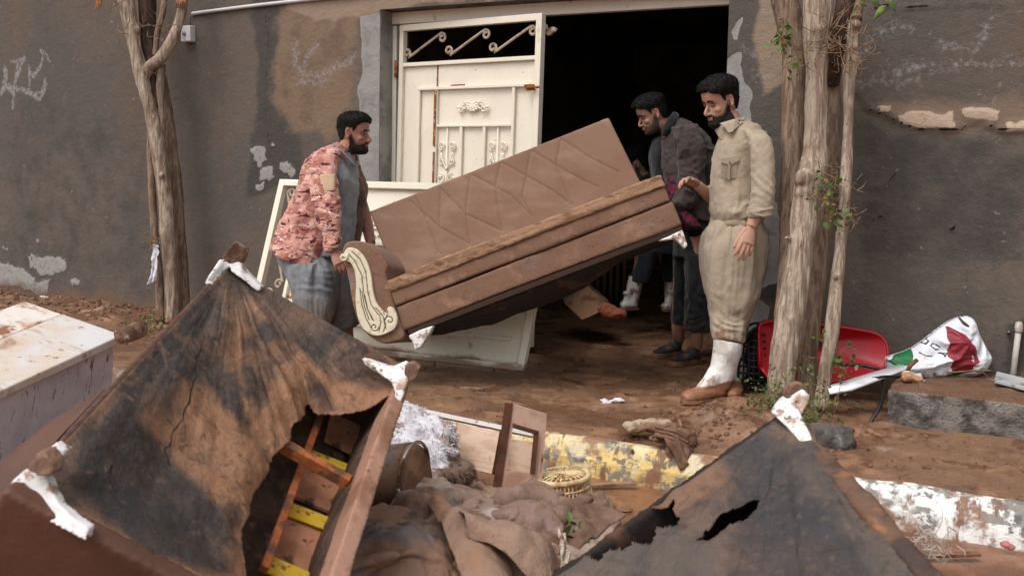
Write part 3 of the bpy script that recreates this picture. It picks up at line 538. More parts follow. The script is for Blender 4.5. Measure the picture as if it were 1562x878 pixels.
def person(name, lab, feet, hc, fdir, pitch, tiltl, body, skin, hs_=1., nose=1., hair=dict(), beard=.010, vox=.0038, beardmat=None):
    """hc head centre (world), fdir horizontal facing; body: list of (V,F) pieces"""
    t = thing(name, feet, lab, 'person')
    f = unit(fdir); l = np.cross(Z0, f); fx_ = f*math.cos(pitch)-Z0*math.sin(pitch); ux = np.cross(fx_, l)
    l2 = l*math.cos(tiltl)+ux*math.sin(tiltl); ux = np.cross(fx_, l2)
    M3 = np.array([fx_, l2, ux])*hs_
    pcs = [xf(p, M3, hc) for p in head_parts(nose)]+body
    V, Fc = remesh(join(*pcs), vox, 3)
    inv = np.linalg.inv(M3)
    Lc = (V-hc)@inv; N = vnorm(V, Fc)
    # sculpt: eye sockets, mouth line, nostril crease, ear hollow
    near = (np.abs(Lc) < .16).all(1); d = np.zeros(len(V))
    for s in (-1, 1):
        d -= .0075*np.exp(-(((Lc[:, 1]-s*.031)/.017)**2+((Lc[:, 2]-.003)/.0115)**2))*(Lc[:, 0] > .04)
        d -= .004*np.exp(-(((Lc[:, 0]+.008)/.008)**2+((Lc[:, 2]-.002)/.014)**2))*(s*Lc[:, 1] > .07)
        d -= .0025*np.exp(-(((Lc[:, 0]-.06)/.02)**2+((Lc[:, 2]+.055)/.014)**2+((Lc[:, 1]-s*.042)/.014)**2))
    d -= .003*np.exp(-((Lc[:, 2]+.0652)/.0022)**2)*(np.abs(Lc[:, 1]) < .024)*(Lc[:, 0] > .06)
    V = V+N*(d*near)[:, None]; N = vnorm(V, Fc)
    thB = np.degrees(np.arctan2(np.abs(Lc[:, 1]), Lc[:, 0])); ya = np.abs(Lc[:, 1]); fr = near*(Lc[:, 0] > .03)
    zbB = np.interp(thB, [0, 12, 24, 40, 60, 78, 88, 96], [-.044, -.044, -.050, -.054, -.044, -.012, .012, .01])
    stub = near*sst(zbB-Lc[:, 2], -.008, .008)*(thB < 98)*(Lc[:, 2] > -.135)
    lips = fr*(ya < .022)*np.exp(-((Lc[:, 2]+.0655)/.008)**2)*(Lc[:, 0] > .07); stub = stub*(1-lips)
    bzB = .0235+.12*(ya-.012)*(ya < .034)-.2*(ya-.034)*(ya >= .034); brow = fr*np.exp(-((Lc[:, 2]-bzB)/.0062)**2)*sst(ya, .005, .011)*sst(-ya, -.056, -.046)
    sock = fr*np.exp(-(((ya-.031)/.018)**2+((Lc[:, 2]-.004)/.012)**2)); brow = np.maximum(brow, fr*np.exp(-(((ya-.031)/.014)**2+((Lc[:, 2]-.0075)/.0026)**2)))
    mk('body', (V, Fc), skin, t, attrs=dict(stub=stub, lips=lips, brow=brow, sock=sock))
    # shells for hair and beard
    cut = near & (Lc[:, 2] > -.15); Vh, Fh, used = subcut((V, Fc), cut); Lh = Lc[used]; Nh = N[used]
    th = np.degrees(np.arctan2(np.abs(Lh[:, 1]), Lh[:, 0])); z = Lh[:, 2]; nz_ = fbm(Lh, 45, 3, 3)*.006
    ear = (np.abs(Lh[:, 1]) > .0705) & (np.abs(z) < .036) & (Lh[:, 0] > -.033) & (Lh[:, 0] < .012)
    hl = hair.get('line', [(0, .070), (25, .072), (48, .060), (62, .042), (76, .012), (88, -.012), (92, .030), (112, .034), (122, -.030), (150, -.058), (180, -.066)])
    zl = np.interp(th, [q[0] for q in hl], [q[1] for q in hl])
    mh = sst(z-zl+nz_, -.001, .007)*(~ear)
    tk = hair.get('side', .007)+(hair.get('top', .022)-hair.get('side', .007))*sst(z, .03, .10)
    tk = tk+hair.get('quiff', 0)*sst(z, .05, .09)*sst(Lh[:, 0], -.01, .07)
    hn = 1+.16*fbm(Lh, 45, 3, 8)+.12*fbm(Lh, 160, 2, 9)
    Vd = Vh+Nh*(mh*tk*hn-.004*(1-mh))[:, None]
    # sweep hair forward/up at the front
    Vd = Vd+np.outer(mh*hair.get('fwd', .0)*sst(Lh[:, 0], 0, .08), M3[0])
    vf = subcut((Vd, Fh), mh > .02)[:2]; ho = mk('hair', vf, M_hair, t)
    # strands
    V_, N_, m_ = Vd, Nh, mh; idx = rng.choice(np.where(mh > .5)[0], 5200); S = []
    for i in idx:
        dr = unit(N_[i]*.6+rng.normal(size=3)*.5+M3[0]*.5*(Lh[i, 2] > .05)-M3[2]*.5*(Lh[i, 2] < .05)); a = V_[i]-N_[i]*.002; ln = rng.uniform(.007, .015)*(.6 if Lh[i, 2] < .03 else 1); s_ = unit(np.cross(dr, rng.normal(size=3)))*.0011; s2 = np.cross(dr, s_)
        S.append((np.array([a+s_, a-s_*.5+s2*.8, a-s_*.5-s2*.8, a+dr*ln*.6+unit(rng.normal(size=3))*.002, a+dr*ln]), [(0, 1, 4), (1, 2, 4), (2, 0, 4)]))
    mk('hair_strands', join(*S), M_hair, ho, smooth=False)
    bl = [(0, -.047), (12, -.047), (18, -.052), (24, -.062), (34, -.068), (50, -.064), (68, -.050), (80, -.022), (88, -.002), (96, -.004), (100, -.12), (180, -.2)]
    zb = np.interp(th, [q[0] for q in bl], [q[1] for q in bl])
    mb = sst(zb-z+nz_*1.3+.004*fbm(Lh, 120, 2, 31), -.002, .006)*(th < 100)*(z > -.128)*(~ear)
    lip = (np.abs(Lh[:, 1]) < .021) & (z < -.0585) & (z > -.0745) & (Lh[:, 0] > .07); mb = mb*(~lip)
    und = sst(Lh[:, 0], -.03, .0)
    mb = mb*und
    vd2 = Vh+Nh*(mb*beard*(1+.35*fbm(Lh, 80, 3, 5)+.25*fbm(Lh, 200, 2, 6))*(.28+.72*sst(-z, .060, .10)*sst(Lh[:, 0], -.02, .04))-.003*(1-mb))[:, None]
    mk('beard', subcut((vd2, Fh), mb > .03)[:2], beardmat or M_beard, t)
    for s in (-1, 1):
        yy = s*Lh[:, 1]; bz = .0255+.12*(yy-.012)*(yy < .034)-.2*(yy-.034)*(yy >= .034)
        me_ = np.exp(-((z-bz)/.0058)**2)*sst(yy, .008, .014)*sst(-yy, -.052, -.044)*(Lh[:, 0] > .03)
        me_ = sst(me_+.2*fbm(Lh, 150, 2, 3), .3, .6); vf = subcut((Vh+Nh*(me_*.005-.002)[:, None], Fh), me_ > .02)
        if len(vf[1]): mk('eyebrow', vf[:2], M_beard, t)
        e0 = np.array((.0655, s*.031, .0015)); eo = mk('eye', xf(ell(e0, (.0115, .012, .0065), None, 14, 10), M3, hc), M_eyew, t)
        mk('iris', xf(ell(e0+np.array((.0085, 0, -.001)), (.0042, .0060, .0055), None, 10, 8), M3, hc), M_iris, eo)
        mk('eyelid', xf(tube([e0+np.array((.004, -s*.014, .001)), e0+np.array((.0115, -s*.006, .0062)), e0+np.array((.011, s*.005, .0062)), e0+np.array((.003, s*.014, .001))], [.001, .0018, .0018, .001], 8, 3), M3, hc), skin, eo)
    return t, M3
def garm(rings, n=36, k=5, pw=.85, fwd=None):
    """rings: (pxL,pyL,pxR,pyR,depth,half depth[, twist]) silhouettes seen in the photo"""
    fwd = A0 if fwd is None else fwd; Q = []
    for r_ in rings:
        L_, R_ = at(r_[0], r_[1], r_[4]), at(r_[2], r_[3], r_[4]+(r_[6] if len(r_) > 6 else 0)); Q.append(list((L_+R_)/2)+list((R_-L_)/2)+[r_[5]])
    Q = cr(np.array(Q), k) if len(Q) > 2 else np.array(Q); th = np.linspace(0, 2*math.pi, n, endpoint=False); out = []
    ca = np.sign(np.cos(th))*np.abs(np.cos(th))**pw; sa = np.sign(np.sin(th))*np.abs(np.sin(th))**pw
    for q in Q: out.append(q[:3]+np.outer(ca, q[3:6])+np.outer(sa, fwd*q[6]))
    return ringmesh(np.array(out))
def folds(VF, amp=.008, s=1, sc=(9, 9, 5), fine=.35, extra=None):
    V, Fc = VF; N = vnorm(V, Fc); P = V*np.array(sc); P = P+.5*np.column_stack([fbm(P, .5, 2, s+11), fbm(P, .5, 2, s+12), fbm(P, .5, 2, s+13)])
    rdg = 1-np.abs(fbm(P, 1, 3, s))*2.2
    d = amp*(rdg-.45)+amp*fine*fbm(V, 38, 3, s+5)
    if extra is not None:
        for (p, r_, a, wl) in extra:   # local crease bundles: point, radius, amplitude, direction*wavenumber
            q = V-np.array(p); g = np.exp(-(q*q).sum(1)/r_**2); ph = q@np.array(wl)+3.4*fbm(V, 6, 2, s+7); d = d+g*a*.62*(1-np.abs(np.sin(ph))*1.6)*(1+fbm(V, 12, 2, s+8))
    return V+N*d[:, None], Fc
def cloth(pcs, vox=.009, sm=4, **k): return folds(remesh(join(*pcs), vox, sm), **k)
def fabric(nm, a, L=(), rough=.9, b=((300, .0012), (60, .003)), **k): return mat(nm, a, rough, L=L, bump=list(b), spec=.2, sheen=.15, **k)

# ---- man in camouflage jacket -------------------------------------------
d = 6.1
hc = at(541, 204, d); nb = at(520, 250, d+.02)
body = [tube([hc+np.array([0, 0, -.06])-R0*.03, at(526, 235, d), at(516, 262, d)], [.058, .062, .075], 16, 4)]
body += [tube([at(505, 262, d), at(490, 320, d), at(478, 400, d)], [.13, .13, .13], 16, 4, flat=1.2, ref=R0)]
wr = at(508, 380, 5.74); el_ = at(500, 325, 5.86)
body += [tube([at(498, 268, 5.95), el_, wr, wr+unit(wr-el_)*.01], [.05, .043, .028, .024], 14, 4)]
hx = unit(at(520, 412, 5.69)-wr)
body += hand_parts(wr+hx*.012, hx*1.0+R0*.1, R0-Z0*.2, A0, (28, 42, 30), 4, 1.12, (28, 10), side=1)
body += [tube([at(535, 268, 6.3), at(556, 330, 6.35), at(566, 372, 6.2)], [.05, .043, .03], 12, 4)]
w2 = at(566, 372, 6.2); body += hand_parts(w2, at(578, 385, 6.05)-w2, -A0, -R0, (30, 30, 25), 4, 1.0, (40, 10), side=-1)
for pts in ([(478, 400, 6.0), (484, 480, 6.02), (476, 560, 6.05)], [(515, 400, 6.25), (524, 480, 6.24), (533, 560, 6.22)]):
    body.append(tube([at(*q) for q in pts], [.08, .055, .042], 14, 4))
    a_ = at(*pts[-1]); body.append(tube([a_-R0*.04, a_+R0*.06-Z0*.02, a_+R0*.16-Z0*.04], [.04, .042, .025], 12, 3))
P1, M3 = person('person', 'bearded man in pink-toned camouflage jacket lifting the left arm of the brown sofa', on(500, 563, 2, 0), hc, R0*math.cos(.2)-A0*math.sin(.2), .06, 0, body, M_skA, 1.0, 1.0, dict(top=.015, side=.0045, quiff=.010, fwd=.0), .006)
M_camo = fabric('camouflage_cloth', c(194, 142, 130), L=[dict(c=c(160, 100, 90), s=9, lo=.48, hi=.53, st=(1, 1, 1.3)), dict(c=c(208, 168, 154), s=12, lo=.54, hi=.58, st=(1, 1, 1.5), o=3), dict(c=c(170, 122, 92), s=11, lo=.57, hi=.61, o=7), dict(c=c(84, 30, 44), s=19, lo=.575, hi=.595, st=(.6, .6, 2.0), o=12, w=.6), dict(c=c(240, 206, 190), s=30, lo=.63, hi=.66, st=(.6, .6, 1.5), o=15), dict(c=c(110, 44, 50), s=36, lo=.61, hi=.63, o=19)])
M_gray = fabric('grey_blue_cloth', c(132, 134, 137), L=[dict(c=c(110, 112, 116), s=6, lo=.45, hi=.65), dict(c=c(140, 147, 154), s=90, lo=.5, hi=.62, st=(2, 2, .12), f=.5), dict(c=c(116, 92, 76), s=5, lo=.6, hi=.95, z=(.2, .9), f=.6)])
M_lin = fabric('brown_lining', c(104, 78, 64), L=[dict(c=c(140, 84, 76), s=14, lo=.52, hi=.58), dict(c=c(74, 56, 48), s=6, lo=.5, hi=.6)])
torso = garm([(506, 224, 532, 228, d+.02, .085), (486, 232, 535, 238, d, .13), (468, 246, 533, 250, d, .17), (457, 272, 531, 275, d, .175), (446, 300, 528, 300, d, .175), (434, 325, 523, 330, d, .18), (424, 350, 515, 362, d, .20), (413, 373, 500, 405, d, .235), (414, 380, 499, 408, d, .235)])
sleeve = garm([(482, 238, 514, 236, 5.97, .085), (474, 262, 517, 258, 5.90, .080), (474, 290, 517, 285, 5.84, .075), (481, 325, 520, 318, 5.79, .072), (488, 352, 519, 347, 5.76, .066), (496, 384, 522, 374, 5.75, .058), (498, 386, 520, 377, 5.75, .05)])
jk = cloth([torso, sleeve], .008, 3, amp=.012, s=3, sc=(5, 5, 8), fine=.25, extra=[(at(498, 325, 5.75), .12, .012, Z0*70), (at(505, 368, 5.7), .08, .009, Z0*110), (at(478, 262, 5.8), .1, .010, (Z0+R0)*45), (at(450, 360, 5.9), .15, .009, Z0*40), (at(485, 300, 5.85), .08, .01, (R0*.9+Z0*.5)*60)])
jo = mk('jacket', jk, M_camo, P1)
mk('hood', folds(remesh(garm([(470, 250, 520, 252, d-.03, .17), (474, 240, 526, 240, d-.03, .17), (490, 228, 532, 232, d-.02, .14), (508, 219, 534, 226, d, .115), (512, 217, 530, 224, d, .1)]), .008, 3), .012, 9, (8, 8, 16)), M_camo, jo)
mk('sleeve_patch', folds(garm([(490, 266, 511, 265, 5.812, .022), (489, 270, 512, 268, 5.808, .024), (490, 290, 512, 287, 5.784, .024), (491, 294, 511, 290, 5.784, .022)], 20, 4, .7), .003, 2), fabric('tan_patch', c(190, 160, 132)), jo)
mk('shirt', cloth([garm([(512, 222, 540, 233, d, .085), (505, 236, 541, 243, d+.01, .12), (490, 262, 546, 262, d+.02, .17), (480, 300, 547, 300, d+.03, .18), (465, 345, 543, 342, d+.03, .18), (450, 395, 538, 385, d+.03, .19)])], .009, 3, amp=.009, s=5, sc=(12, 12, 3)), M_gray, P1)
mk('collar', folds(remesh(join(tube([at(509, 219, 6.0), at(523, 232, 5.97), at(536, 247, 6.0), at(541, 252, 6.08)], [.016, .018, .02, .012], 10, 5, flat=.4, ref=A0), tube([at(541, 252, 6.08), at(545, 246, 6.15), at(541, 236, 6.2)], [.012, .018, .014], 10, 4, flat=.4, ref=A0)), .005, 2), .002, 3), M_gray, P1)
mk('jacket_front', cloth([garm([(536, 246, 548, 252, 6.27, .07), (536, 262, 556, 272, 6.26, .09), (537, 290, 560, 288, 6.24, .09), (532, 330, 555, 332, 6.22, .09), (526, 366, 548, 370, 6.2, .08)])], .008, 3, amp=.009, s=7, sc=(14, 14, 4)), M_lin, P1)
tr_ = cloth([garm([(430, 360, 505, 386, d-.0, .17), (424, 388, 512, 402, d-.03, .19), (432, 412, 512, 415, d-.08, .17), (447, 452, 513, 453, d-.1, .15), (456, 490, 506, 492, d-.1, .135), (463, 530, 500, 532, d-.08, .12)]),
    garm([(470, 385, 538, 372, d+.1, .16), (495, 410, 540, 405, d+.13, .14), (503, 450, 542, 450, d+.13, .13), (504, 485, 544, 482, d+.12, .12), (504, 498, 546, 494, d+.12, .115)])], .009, 4, amp=.011, s=8, sc=(12, 12, 1.6), fine=.15, extra=[(at(480, 440, 5.85), .14, .008, (Z0+R0*.3)*45), (at(525, 490, 6.1), .07, .01, Z0*90)])
mk('trousers', tr_, M_gray, P1)
mk('rolled_cuff', folds(remesh(garm([(502, 484, 545, 480, d+.12, .125), (501, 494, 547, 490, d+.12, .135), (503, 502, 546, 497, d+.12, .125)]), .007, 3), .006, 4, (12, 12, 30)), mat('grey_cloth_dark', c(104, 106, 108), .9, bump=[(60, .003)]), P1)
for (x, y_, dd) in ((478, 566, 6.05), (535, 566, 6.22)):
    mk('shoe', remesh(join(tube([at(x-12, y_+2, dd), at(x+8, y_+2, dd), at(x+38, y_+8, dd-.03)], [.045, .05, .03], 12, 4)), .008, 3), mat('muddy_shoe', c(70, 52, 42), .8), P1)

# ---- man in khaki ---------------------------------------------------------
d = 5.5
hc = at(1098, 156, d)
body = [tube([hc-Z0*.07+R0*.045, at(1116, 190, d), at(1124, 220, d)], [.058, .060, .08], 16, 4), tube([at(1128, 225, d), at(1126, 280, d), at(1124, 340, d), at(1120, 380, d)], [.11, .11, .11, .12], 16, 4)]
wr = at(1146, 346, 5.20); el_ = at(1164, 292, 5.22)
body += [tube([at(1157, 222, 5.3), el_, wr], [.05, .045, .030], 14, 4)]
hx = at(1136, 386, 5.16)-wr
body += hand_parts(wr, hx, -R0*1-fw*.25, -A0, (10, 14, 12), 5, 1.18, (20, 6), side=-1)
# far forearm reaching to the sofa
w2 = at(1063, 282, 5.52); e2 = at(1096, 306, 5.68)
body += [tube([at(1120, 225, 5.72), at(1112, 270, 5.74), e2, w2], [.05, .046, .042, .028], 14, 4)]
body += hand_parts(w2, at(1038, 270, 5.44)-w2, -A0*.8+Z0*.45, Z0, (22, 30, 20), 7, 1.08, (30, 15), side=1)
for pts in ([(1108, 400, 5.4), (1112, 470, 5.42), (1106, 530, 5.42), (1100, 585, 5.42)], [(1128, 400, 5.66), (1124, 470, 5.68), (1122, 530, 5.68), (1120, 575, 5.68)]): body.append(tube([at(*q) for q in pts], [.08, .06, .05, .042], 14, 4))
P2_, M3 = person('person', 'bearded man in khaki shirt and baggy trousers touching the sofa end', on(1090, 608, 2, 0), hc, -R0*math.cos(.42)-A0*math.sin(.42), .33, 0, body, M_skB, 1.05, 1.0, dict(top=.026, side=.009, quiff=.005, fwd=.003), .0095)
M_khaki = fabric('khaki_cloth', c(164, 148, 129), L=[dict(c=c(146, 130, 111), s=5, lo=.45, hi=.65, f=.8), dict(c=c(176, 161, 142), s=12, lo=.55, hi=.7, f=.5), dict(c=c(120, 92, 70), s=22, lo=.66, hi=.8, z=(.2, .8), f=.8)])
M_khd = mat('khaki_stitch', c(122, 106, 88), .9)
tors = garm([(1104, 190, 1137, 181, d, .09), (1099, 204, 1158, 194, d, .15), (1092, 222, 1168, 214, d, .17), (1088, 243, 1166, 240, d, .17), (1085, 280, 1162, 280, d, .17), (1083, 306, 1163, 308, d, .185), (1082, 322, 1165, 325, d, .20), (1086, 336, 1161, 338, d, .175)])
slv = garm([(1128, 196, 1168, 200, 5.38, .07), (1139, 215, 1177, 214, 5.30, .078), (1146, 245, 1180, 245, 5.24, .074), (1147, 290, 1181, 290, 5.21, .07), (1142, 324, 1178, 320, 5.21, .064), (1142, 330, 1177, 325, 5.21, .06)])
slv2 = garm([(1100, 215, 1140, 215, 5.68, .08), (1096, 255, 1132, 255, 5.72, .08), (1088, 290, 1120, 290, 5.7, .075)])
slv3 = tube([at(1114, 285, 5.73), at(1094, 300, 5.68), at(1083, 294, 5.62)], [.07, .062, .055], 16, 4)
sh = mk('shirt', cloth([tors, slv, slv2, slv3], .0075, 3, amp=.0065, s=21, sc=(6, 6, 5), extra=[(at(1140, 320, 5.3), .09, .010, (Z0-R0*.3)*60), (at(1110, 318, 5.3), .08, .009, (R0+Z0*.2)*80), (at(1165, 280, 5.2), .09, .009, (Z0+R0*.5)*60), (at(1150, 225, 5.25), .07, .009, (R0-Z0*.5)*70)]), M_khaki, P2_)
mk('sleeve_cuff', folds(remesh(garm([(1141, 316, 1179, 311, 5.21, .074), (1139, 325, 1179, 320, 5.21, .078), (1141, 333, 1178, 327, 5.21, .074)]), .006, 2), .005, 4, (12, 12, 30)), M_khaki, sh)
mk('chest_pocket', join(box(at(1112, 258, 5.335), (.085, .006, .10), (R0, A0, Z0)), prism([at(*q, 5.322) for q in ((1098, 241), (1127, 237), (1128, 245), (1114, 252), (1099, 248))], A0*.008), box(at(1112, 262, 5.325), (.014, .006, .085), (R0, A0, Z0))), M_khaki, sh, bevel=.002)
mk('button', ell(at(1113, 248, 5.318), (.006, .003, .006), (R0, A0, Z0), 8, 6), M_khd, sh)
mk('shirt_collar', join(*[folds(remesh(q, .004, 2), .0015, 3) for q in (prism([at(*q) for q in ((1098, 188, 5.42), (1122, 181, 5.38), (1138, 177, 5.42), (1134, 186, 5.36), (1118, 201, 5.34), (1112, 203, 5.34), (1104, 193, 5.38))], A0*.02), prism([at(*q) for q in ((1090, 196, 5.5), (1101, 190, 5.45), (1110, 202, 5.42), (1102, 215, 5.42), (1095, 207, 5.46))], A0*.02))]), M_khaki, sh)
tr_ = cloth([garm([(1087, 333, 1159, 337, d, .17), (1077, 349, 1166, 350, d, .21), (1070, 374, 1170, 364, d, .225), (1070, 408, 1166, 404, d, .225), (1074, 443, 1156, 446, d-.01, .20), (1079, 460, 1149, 464, d-.02, .175), (1084, 480, 1143, 484, d-.03, .14), (1087, 494, 1138, 497, d-.05, .10)]),
    garm([(1084, 468, 1143, 472, d-.04, .11), (1084, 482, 1142, 486, d-.06, .115), (1086, 499, 1138, 503, d-.08, .105), (1087, 514, 1136, 521, d-.09, .09), (1092, 517, 1132, 522, d-.09, .07)]), garm([(1095, 443, 1152, 446, d+.1, .13), (1100, 472, 1145, 479, d+.13, .11), (1104, 520, 1138, 524, d+.15, .085)])],
    .008, 4, amp=.012, s=23, sc=(13, 13, 1.6), fine=.12, extra=[(at(1105, 500, 5.3), .10, .012, (Z0+R0*.2)*55), (at(1120, 455, 5.3), .10, .008, (Z0-R0*.35)*45), (at(1110, 345, 5.3), .06, .012, R0*100), (at(1150, 345, 5.3), .06, .010, R0*100)])
tro = mk('trousers', tr_, M_khaki, P2_)
mk('waistband', folds(remesh(garm([(1086, 331, 1160, 335, d, .182), (1085, 336, 1161, 340, d, .186), (1086, 341, 1160, 344, d, .184)]), .006, 1), .004, 3, (40, 40, 3)), M_khaki, tro)
M_boot = mat('white_rubber_muddy', c(226, 222, 218), .5, L=[dict(c=c(196, 186, 178), s=9, lo=.45, hi=.62, f=.8), dict(c=c(158, 124, 102), s=13, lo=.57, hi=.66, f=.85), dict(c=c(146, 100, 74), s=11, lo=.42, hi=.56, z=(.03, .19), f=1.), dict(c=c(110, 76, 56), s=30, lo=.62, hi=.68, z=(-.1, .25), f=.7)], bump=[(30, .006), (90, .002)], spec=.5, coord='Position')
M_mudshoe = mat('mud_caked', c(140, 96, 68), .5, L=[dict(c=c(100, 68, 50), s=12, lo=.45, hi=.6), dict(c=c(190, 160, 140), s=26, lo=.64, hi=.69)], bump=[(26, .012), (70, .006)], spec=.5)
def boot(shaft, heel, toe, par, mt, w=.048, seed=1):
    h, t_ = np.array(heel), np.array(toe); x = unit((t_-h)*np.array([1, 1, 0])); L_ = np.linalg.norm(t_-h); up = Z0
    foot = tube([h+up*.045+x*.0, h+up*.048+x*.25*L_, h+up*.040+x*.55*L_, h+up*.034+x*.82*L_, h+up*.028+x*.97*L_], [w*.84, w*.88, w*.9, w*.86, w*.48], 18, 4, ref=np.cross(x, up), flat=.82)
    inst = tube([h+up*.14+x*.04, h+up*.10+x*.33*L_, h+up*.055+x*.6*L_], [w*.95, w*.78, w*.5], 16, 4)
    o = mk('boot', folds(remesh(join(garm(shaft, 28, 5, 1), foot, inst), .006, 5), .0025, seed, (9, 9, 8), .2), mt, par)
    s_ = []
    for k in np.linspace(0, 1, 15):
        p = h-x*.042+x*(L_+.042)*k; s_.append((p, w*(.72+.32*math.sin(min(k*1.15, 1)*math.pi*.9)) if k < .9 else w*.7*(1-(k-.9)*6)))
    lat = np.cross(x, up); poly = [p+lat*q for p, q in s_]+[p-lat*q for p, q in s_[::-1]]
    mk('boot_sole', prism([p-up*.002 for p in poly], up*.022), M_mudshoe, o, smooth=False, bevel=.004); return o
h1 = on(1100, 608, 2, .008); t1 = on(1040, 616, 2, .008)
b1 = boot([(1087, 512, 1133, 523, 5.40, .075), (1088, 530, 1131, 538, 5.40, .072), (1085, 551, 1124, 560, 5.41, .066), (1080, 572, 1118, 580, 5.41, .06), (1078, 586, 1114, 594, 5.42, .055)], h1, t1, P2_, M_boot, .055, 2)
mk('boot_badge', join(tube([at(1113, 548, 5.315)+R0*.011*math.cos(a)+Z0*.011*math.sin(a) for a in np.linspace(0, 2*math.pi, 16)], .0014, 5, 1), tube([at(1113, 548, 5.315)+R0*.006*math.cos(a)+Z0*.006*math.sin(a) for a in np.linspace(0, 2*math.pi, 12)], .0012, 5, 1)), mat('boot_mark', c(150, 138, 130), .6), b1)
boot([(1100, 520, 1140, 524, 5.66, .07), (1104, 545, 1134, 548, 5.66, .06), (1106, 575, 1132, 578, 5.66, .055)], on(1128, 594, 2, .01), on(1108, 612, 2, .01)+R0*.03, P2_, M_boot, .05, 3)

# ---- man in dark jacket ---------------------------------------------------
d = 6.490
hc = at(994, 175, d-.02)
body = [tube([hc-Z0*.05+R0*.04, at(1016, 192, d), at(1030, 212, d)], [.056, .058, .08], 16, 4), tube([at(1040, 225, d), at(1052, 280, d), at(1058, 350, d)], [.12, .12, .12], 16, 4)]
w1 = at(1024, 318, 6.270); body += [tube([at(1052, 215, d-.15), at(1056, 288, d-.17), w1], [.05, .045, .03], 14, 4)]+hand_parts(w1, at(1006, 322, 6.250)-w1, Z0, -A0, (30, 40, 30), 4, 1., (30, 10))
w1 = at(1004, 318, 6.470); body += [tube([at(1030, 215, d+.17), at(1030, 285, d+.17), w1], [.05, .045, .03], 14, 4)]+hand_parts(w1, at(990, 322, 6.420)-w1, Z0, -A0, (30, 40, 30), 4, 1., (30, 10))
fe = [(on(1062, 540, 2, .06), on(1024, 545, 2, .06)), (on(1035, 528, 2, .06), on(998, 533, 2, .06))]
for pts, (h_, t_) in zip(([(1062, 360, 6.370), (1064, 440, 6.390), (1063, 505, 6.410)], [(1046, 360, 6.570), (1038, 440, 6.620), (1034, 500, 6.650)]), fe): body.append(tube([at(*q) for q in pts]+[h_+Z0*.04], [.07, .05, .042, .037], 14, 4))
P3, M3 = person('person', 'young man in dark bomber jacket bending in the doorway behind the sofa', on(1045, 545, 2, .05), hc, -R0*math.cos(.12)-A0*math.sin(.12), .42, 0, body, M_skC, 1.0, .95, dict(top=.021, side=.007, quiff=.009, fwd=.004), .0012, beardmat=M_stub)
M_dj = fabric('dark_brown_jacket', c(74, 62, 60), L=[dict(c=c(60, 50, 49), s=6, lo=.45, hi=.65), dict(c=c(92, 74, 68), s=7, lo=.6, hi=.75, f=.5)])
M_blk = fabric('black_cloth', c(38, 38, 42), L=[dict(c=c(28, 28, 31), s=8, lo=.45, hi=.6), dict(c=c(70, 54, 46), s=9, lo=.66, hi=.9, z=(.1, .8), f=.5)])
M_pl = mat('red_check_cloth', c(74, 20, 32), .9)
N = M_pl.node_tree; ck = N.nodes.new('ShaderNodeTexChecker'); ck.inputs['Scale'].default_value = 34; ck.inputs[1].default_value = c(110, 24, 44); ck.inputs[2].default_value = c(30, 26, 44)
tc = N.nodes.new('ShaderNodeTexCoord'); mp = N.nodes.new('ShaderNodeMapping'); mp.inputs['Rotation'].default_value = (.2, .3, .5); N.links.new(tc.outputs['Object'], mp.inputs[0]); N.links.new(mp.outputs[0], ck.inputs[0]); N.links.new(ck.outputs[0], N.nodes['Principled BSDF'].inputs['Base Color'])
tors = garm([(1012, 204, 1032, 180, d, .11), (1006, 218, 1052, 186, d, .15), (1004, 235, 1074, 203, d, .17), (1004, 255, 1090, 228, d, .18), (1008, 285, 1097, 255, d, .18), (1018, 310, 1096, 300, d, .2), (1030, 330, 1090, 338, d, .2)])
slv = garm([(1024, 195, 1064, 190, d-.17, .085), (1030, 220, 1074, 222, d-.22, .09), (1034, 250, 1077, 256, d-.22, .085), (1034, 280, 1076, 290, d-.22, .078)])
slv_ = tube([at(1056, 282, d-.2), at(1044, 304, d-.2), at(1026, 318, d-.22)], [.088, .075, .06], 16, 4)
mk('jacket', cloth([tors, slv, slv_], .008, 3, amp=.011, s=33, sc=(8, 8, 9), extra=[(at(1055, 285, 6.170), .1, .012, (Z0+R0*.4)*60), (at(1050, 215, 6.220), .1, .01, (Z0*.6-R0)*50)]), M_dj, P3)
mk('jacket_collar', folds(remesh(tube([at(1013, 208, 6.370), at(1020, 192, 6.350), at(1030, 177, 6.420), at(1032, 174, 6.520)], [.02, .03, .03, .02], 12, 5, flat=.5, ref=R0), .006, 2), .002, 4), M_blk, P3)
mk('jacket_front', cloth([garm([(996, 214, 1011, 205, 6.530, .09), (991, 235, 1008, 232, 6.530, .12), (994, 262, 1008, 262, 6.520, .12), (1000, 290, 1014, 290, 6.490, .10), (1008, 318, 1020, 318, 6.470, .08)])], .008, 3, amp=.007, s=34), M_blk, P3)
mk('shirt', cloth([garm([(1007, 212, 1024, 205, 6.470, .09), (1007, 235, 1026, 232, 6.470, .10), (1009, 262, 1030, 262, 6.470, .12), (1016, 300, 1040, 300, 6.420, .14), (1034, 335, 1066, 340, 6.330, .12), (1044, 350, 1070, 348, 6.330, .1)])], .009, 3, amp=.007, s=35), M_pl, P3)
tr_ = cloth([garm([(1030, 325, 1090, 330, d, .17), (1028, 360, 1088, 360, d, .18), (1028, 390, 1086, 390, d, .18)]), garm([(1044, 385, 1086, 385, 6.370, .11), (1046, 440, 1084, 440, 6.390, .095), (1045, 475, 1083, 475, 6.400, .085), (1044, 504, 1083, 506, 6.410, .075)]), garm([(1028, 385, 1060, 385, 6.570, .11), (1026, 440, 1056, 440, 6.620, .09), (1024, 492, 1048, 494, 6.650, .075)])], .009, 4, amp=.009, s=36, sc=(10, 10, 5), extra=[(at(1062, 495, 6.320), .08, .011, Z0*80)])
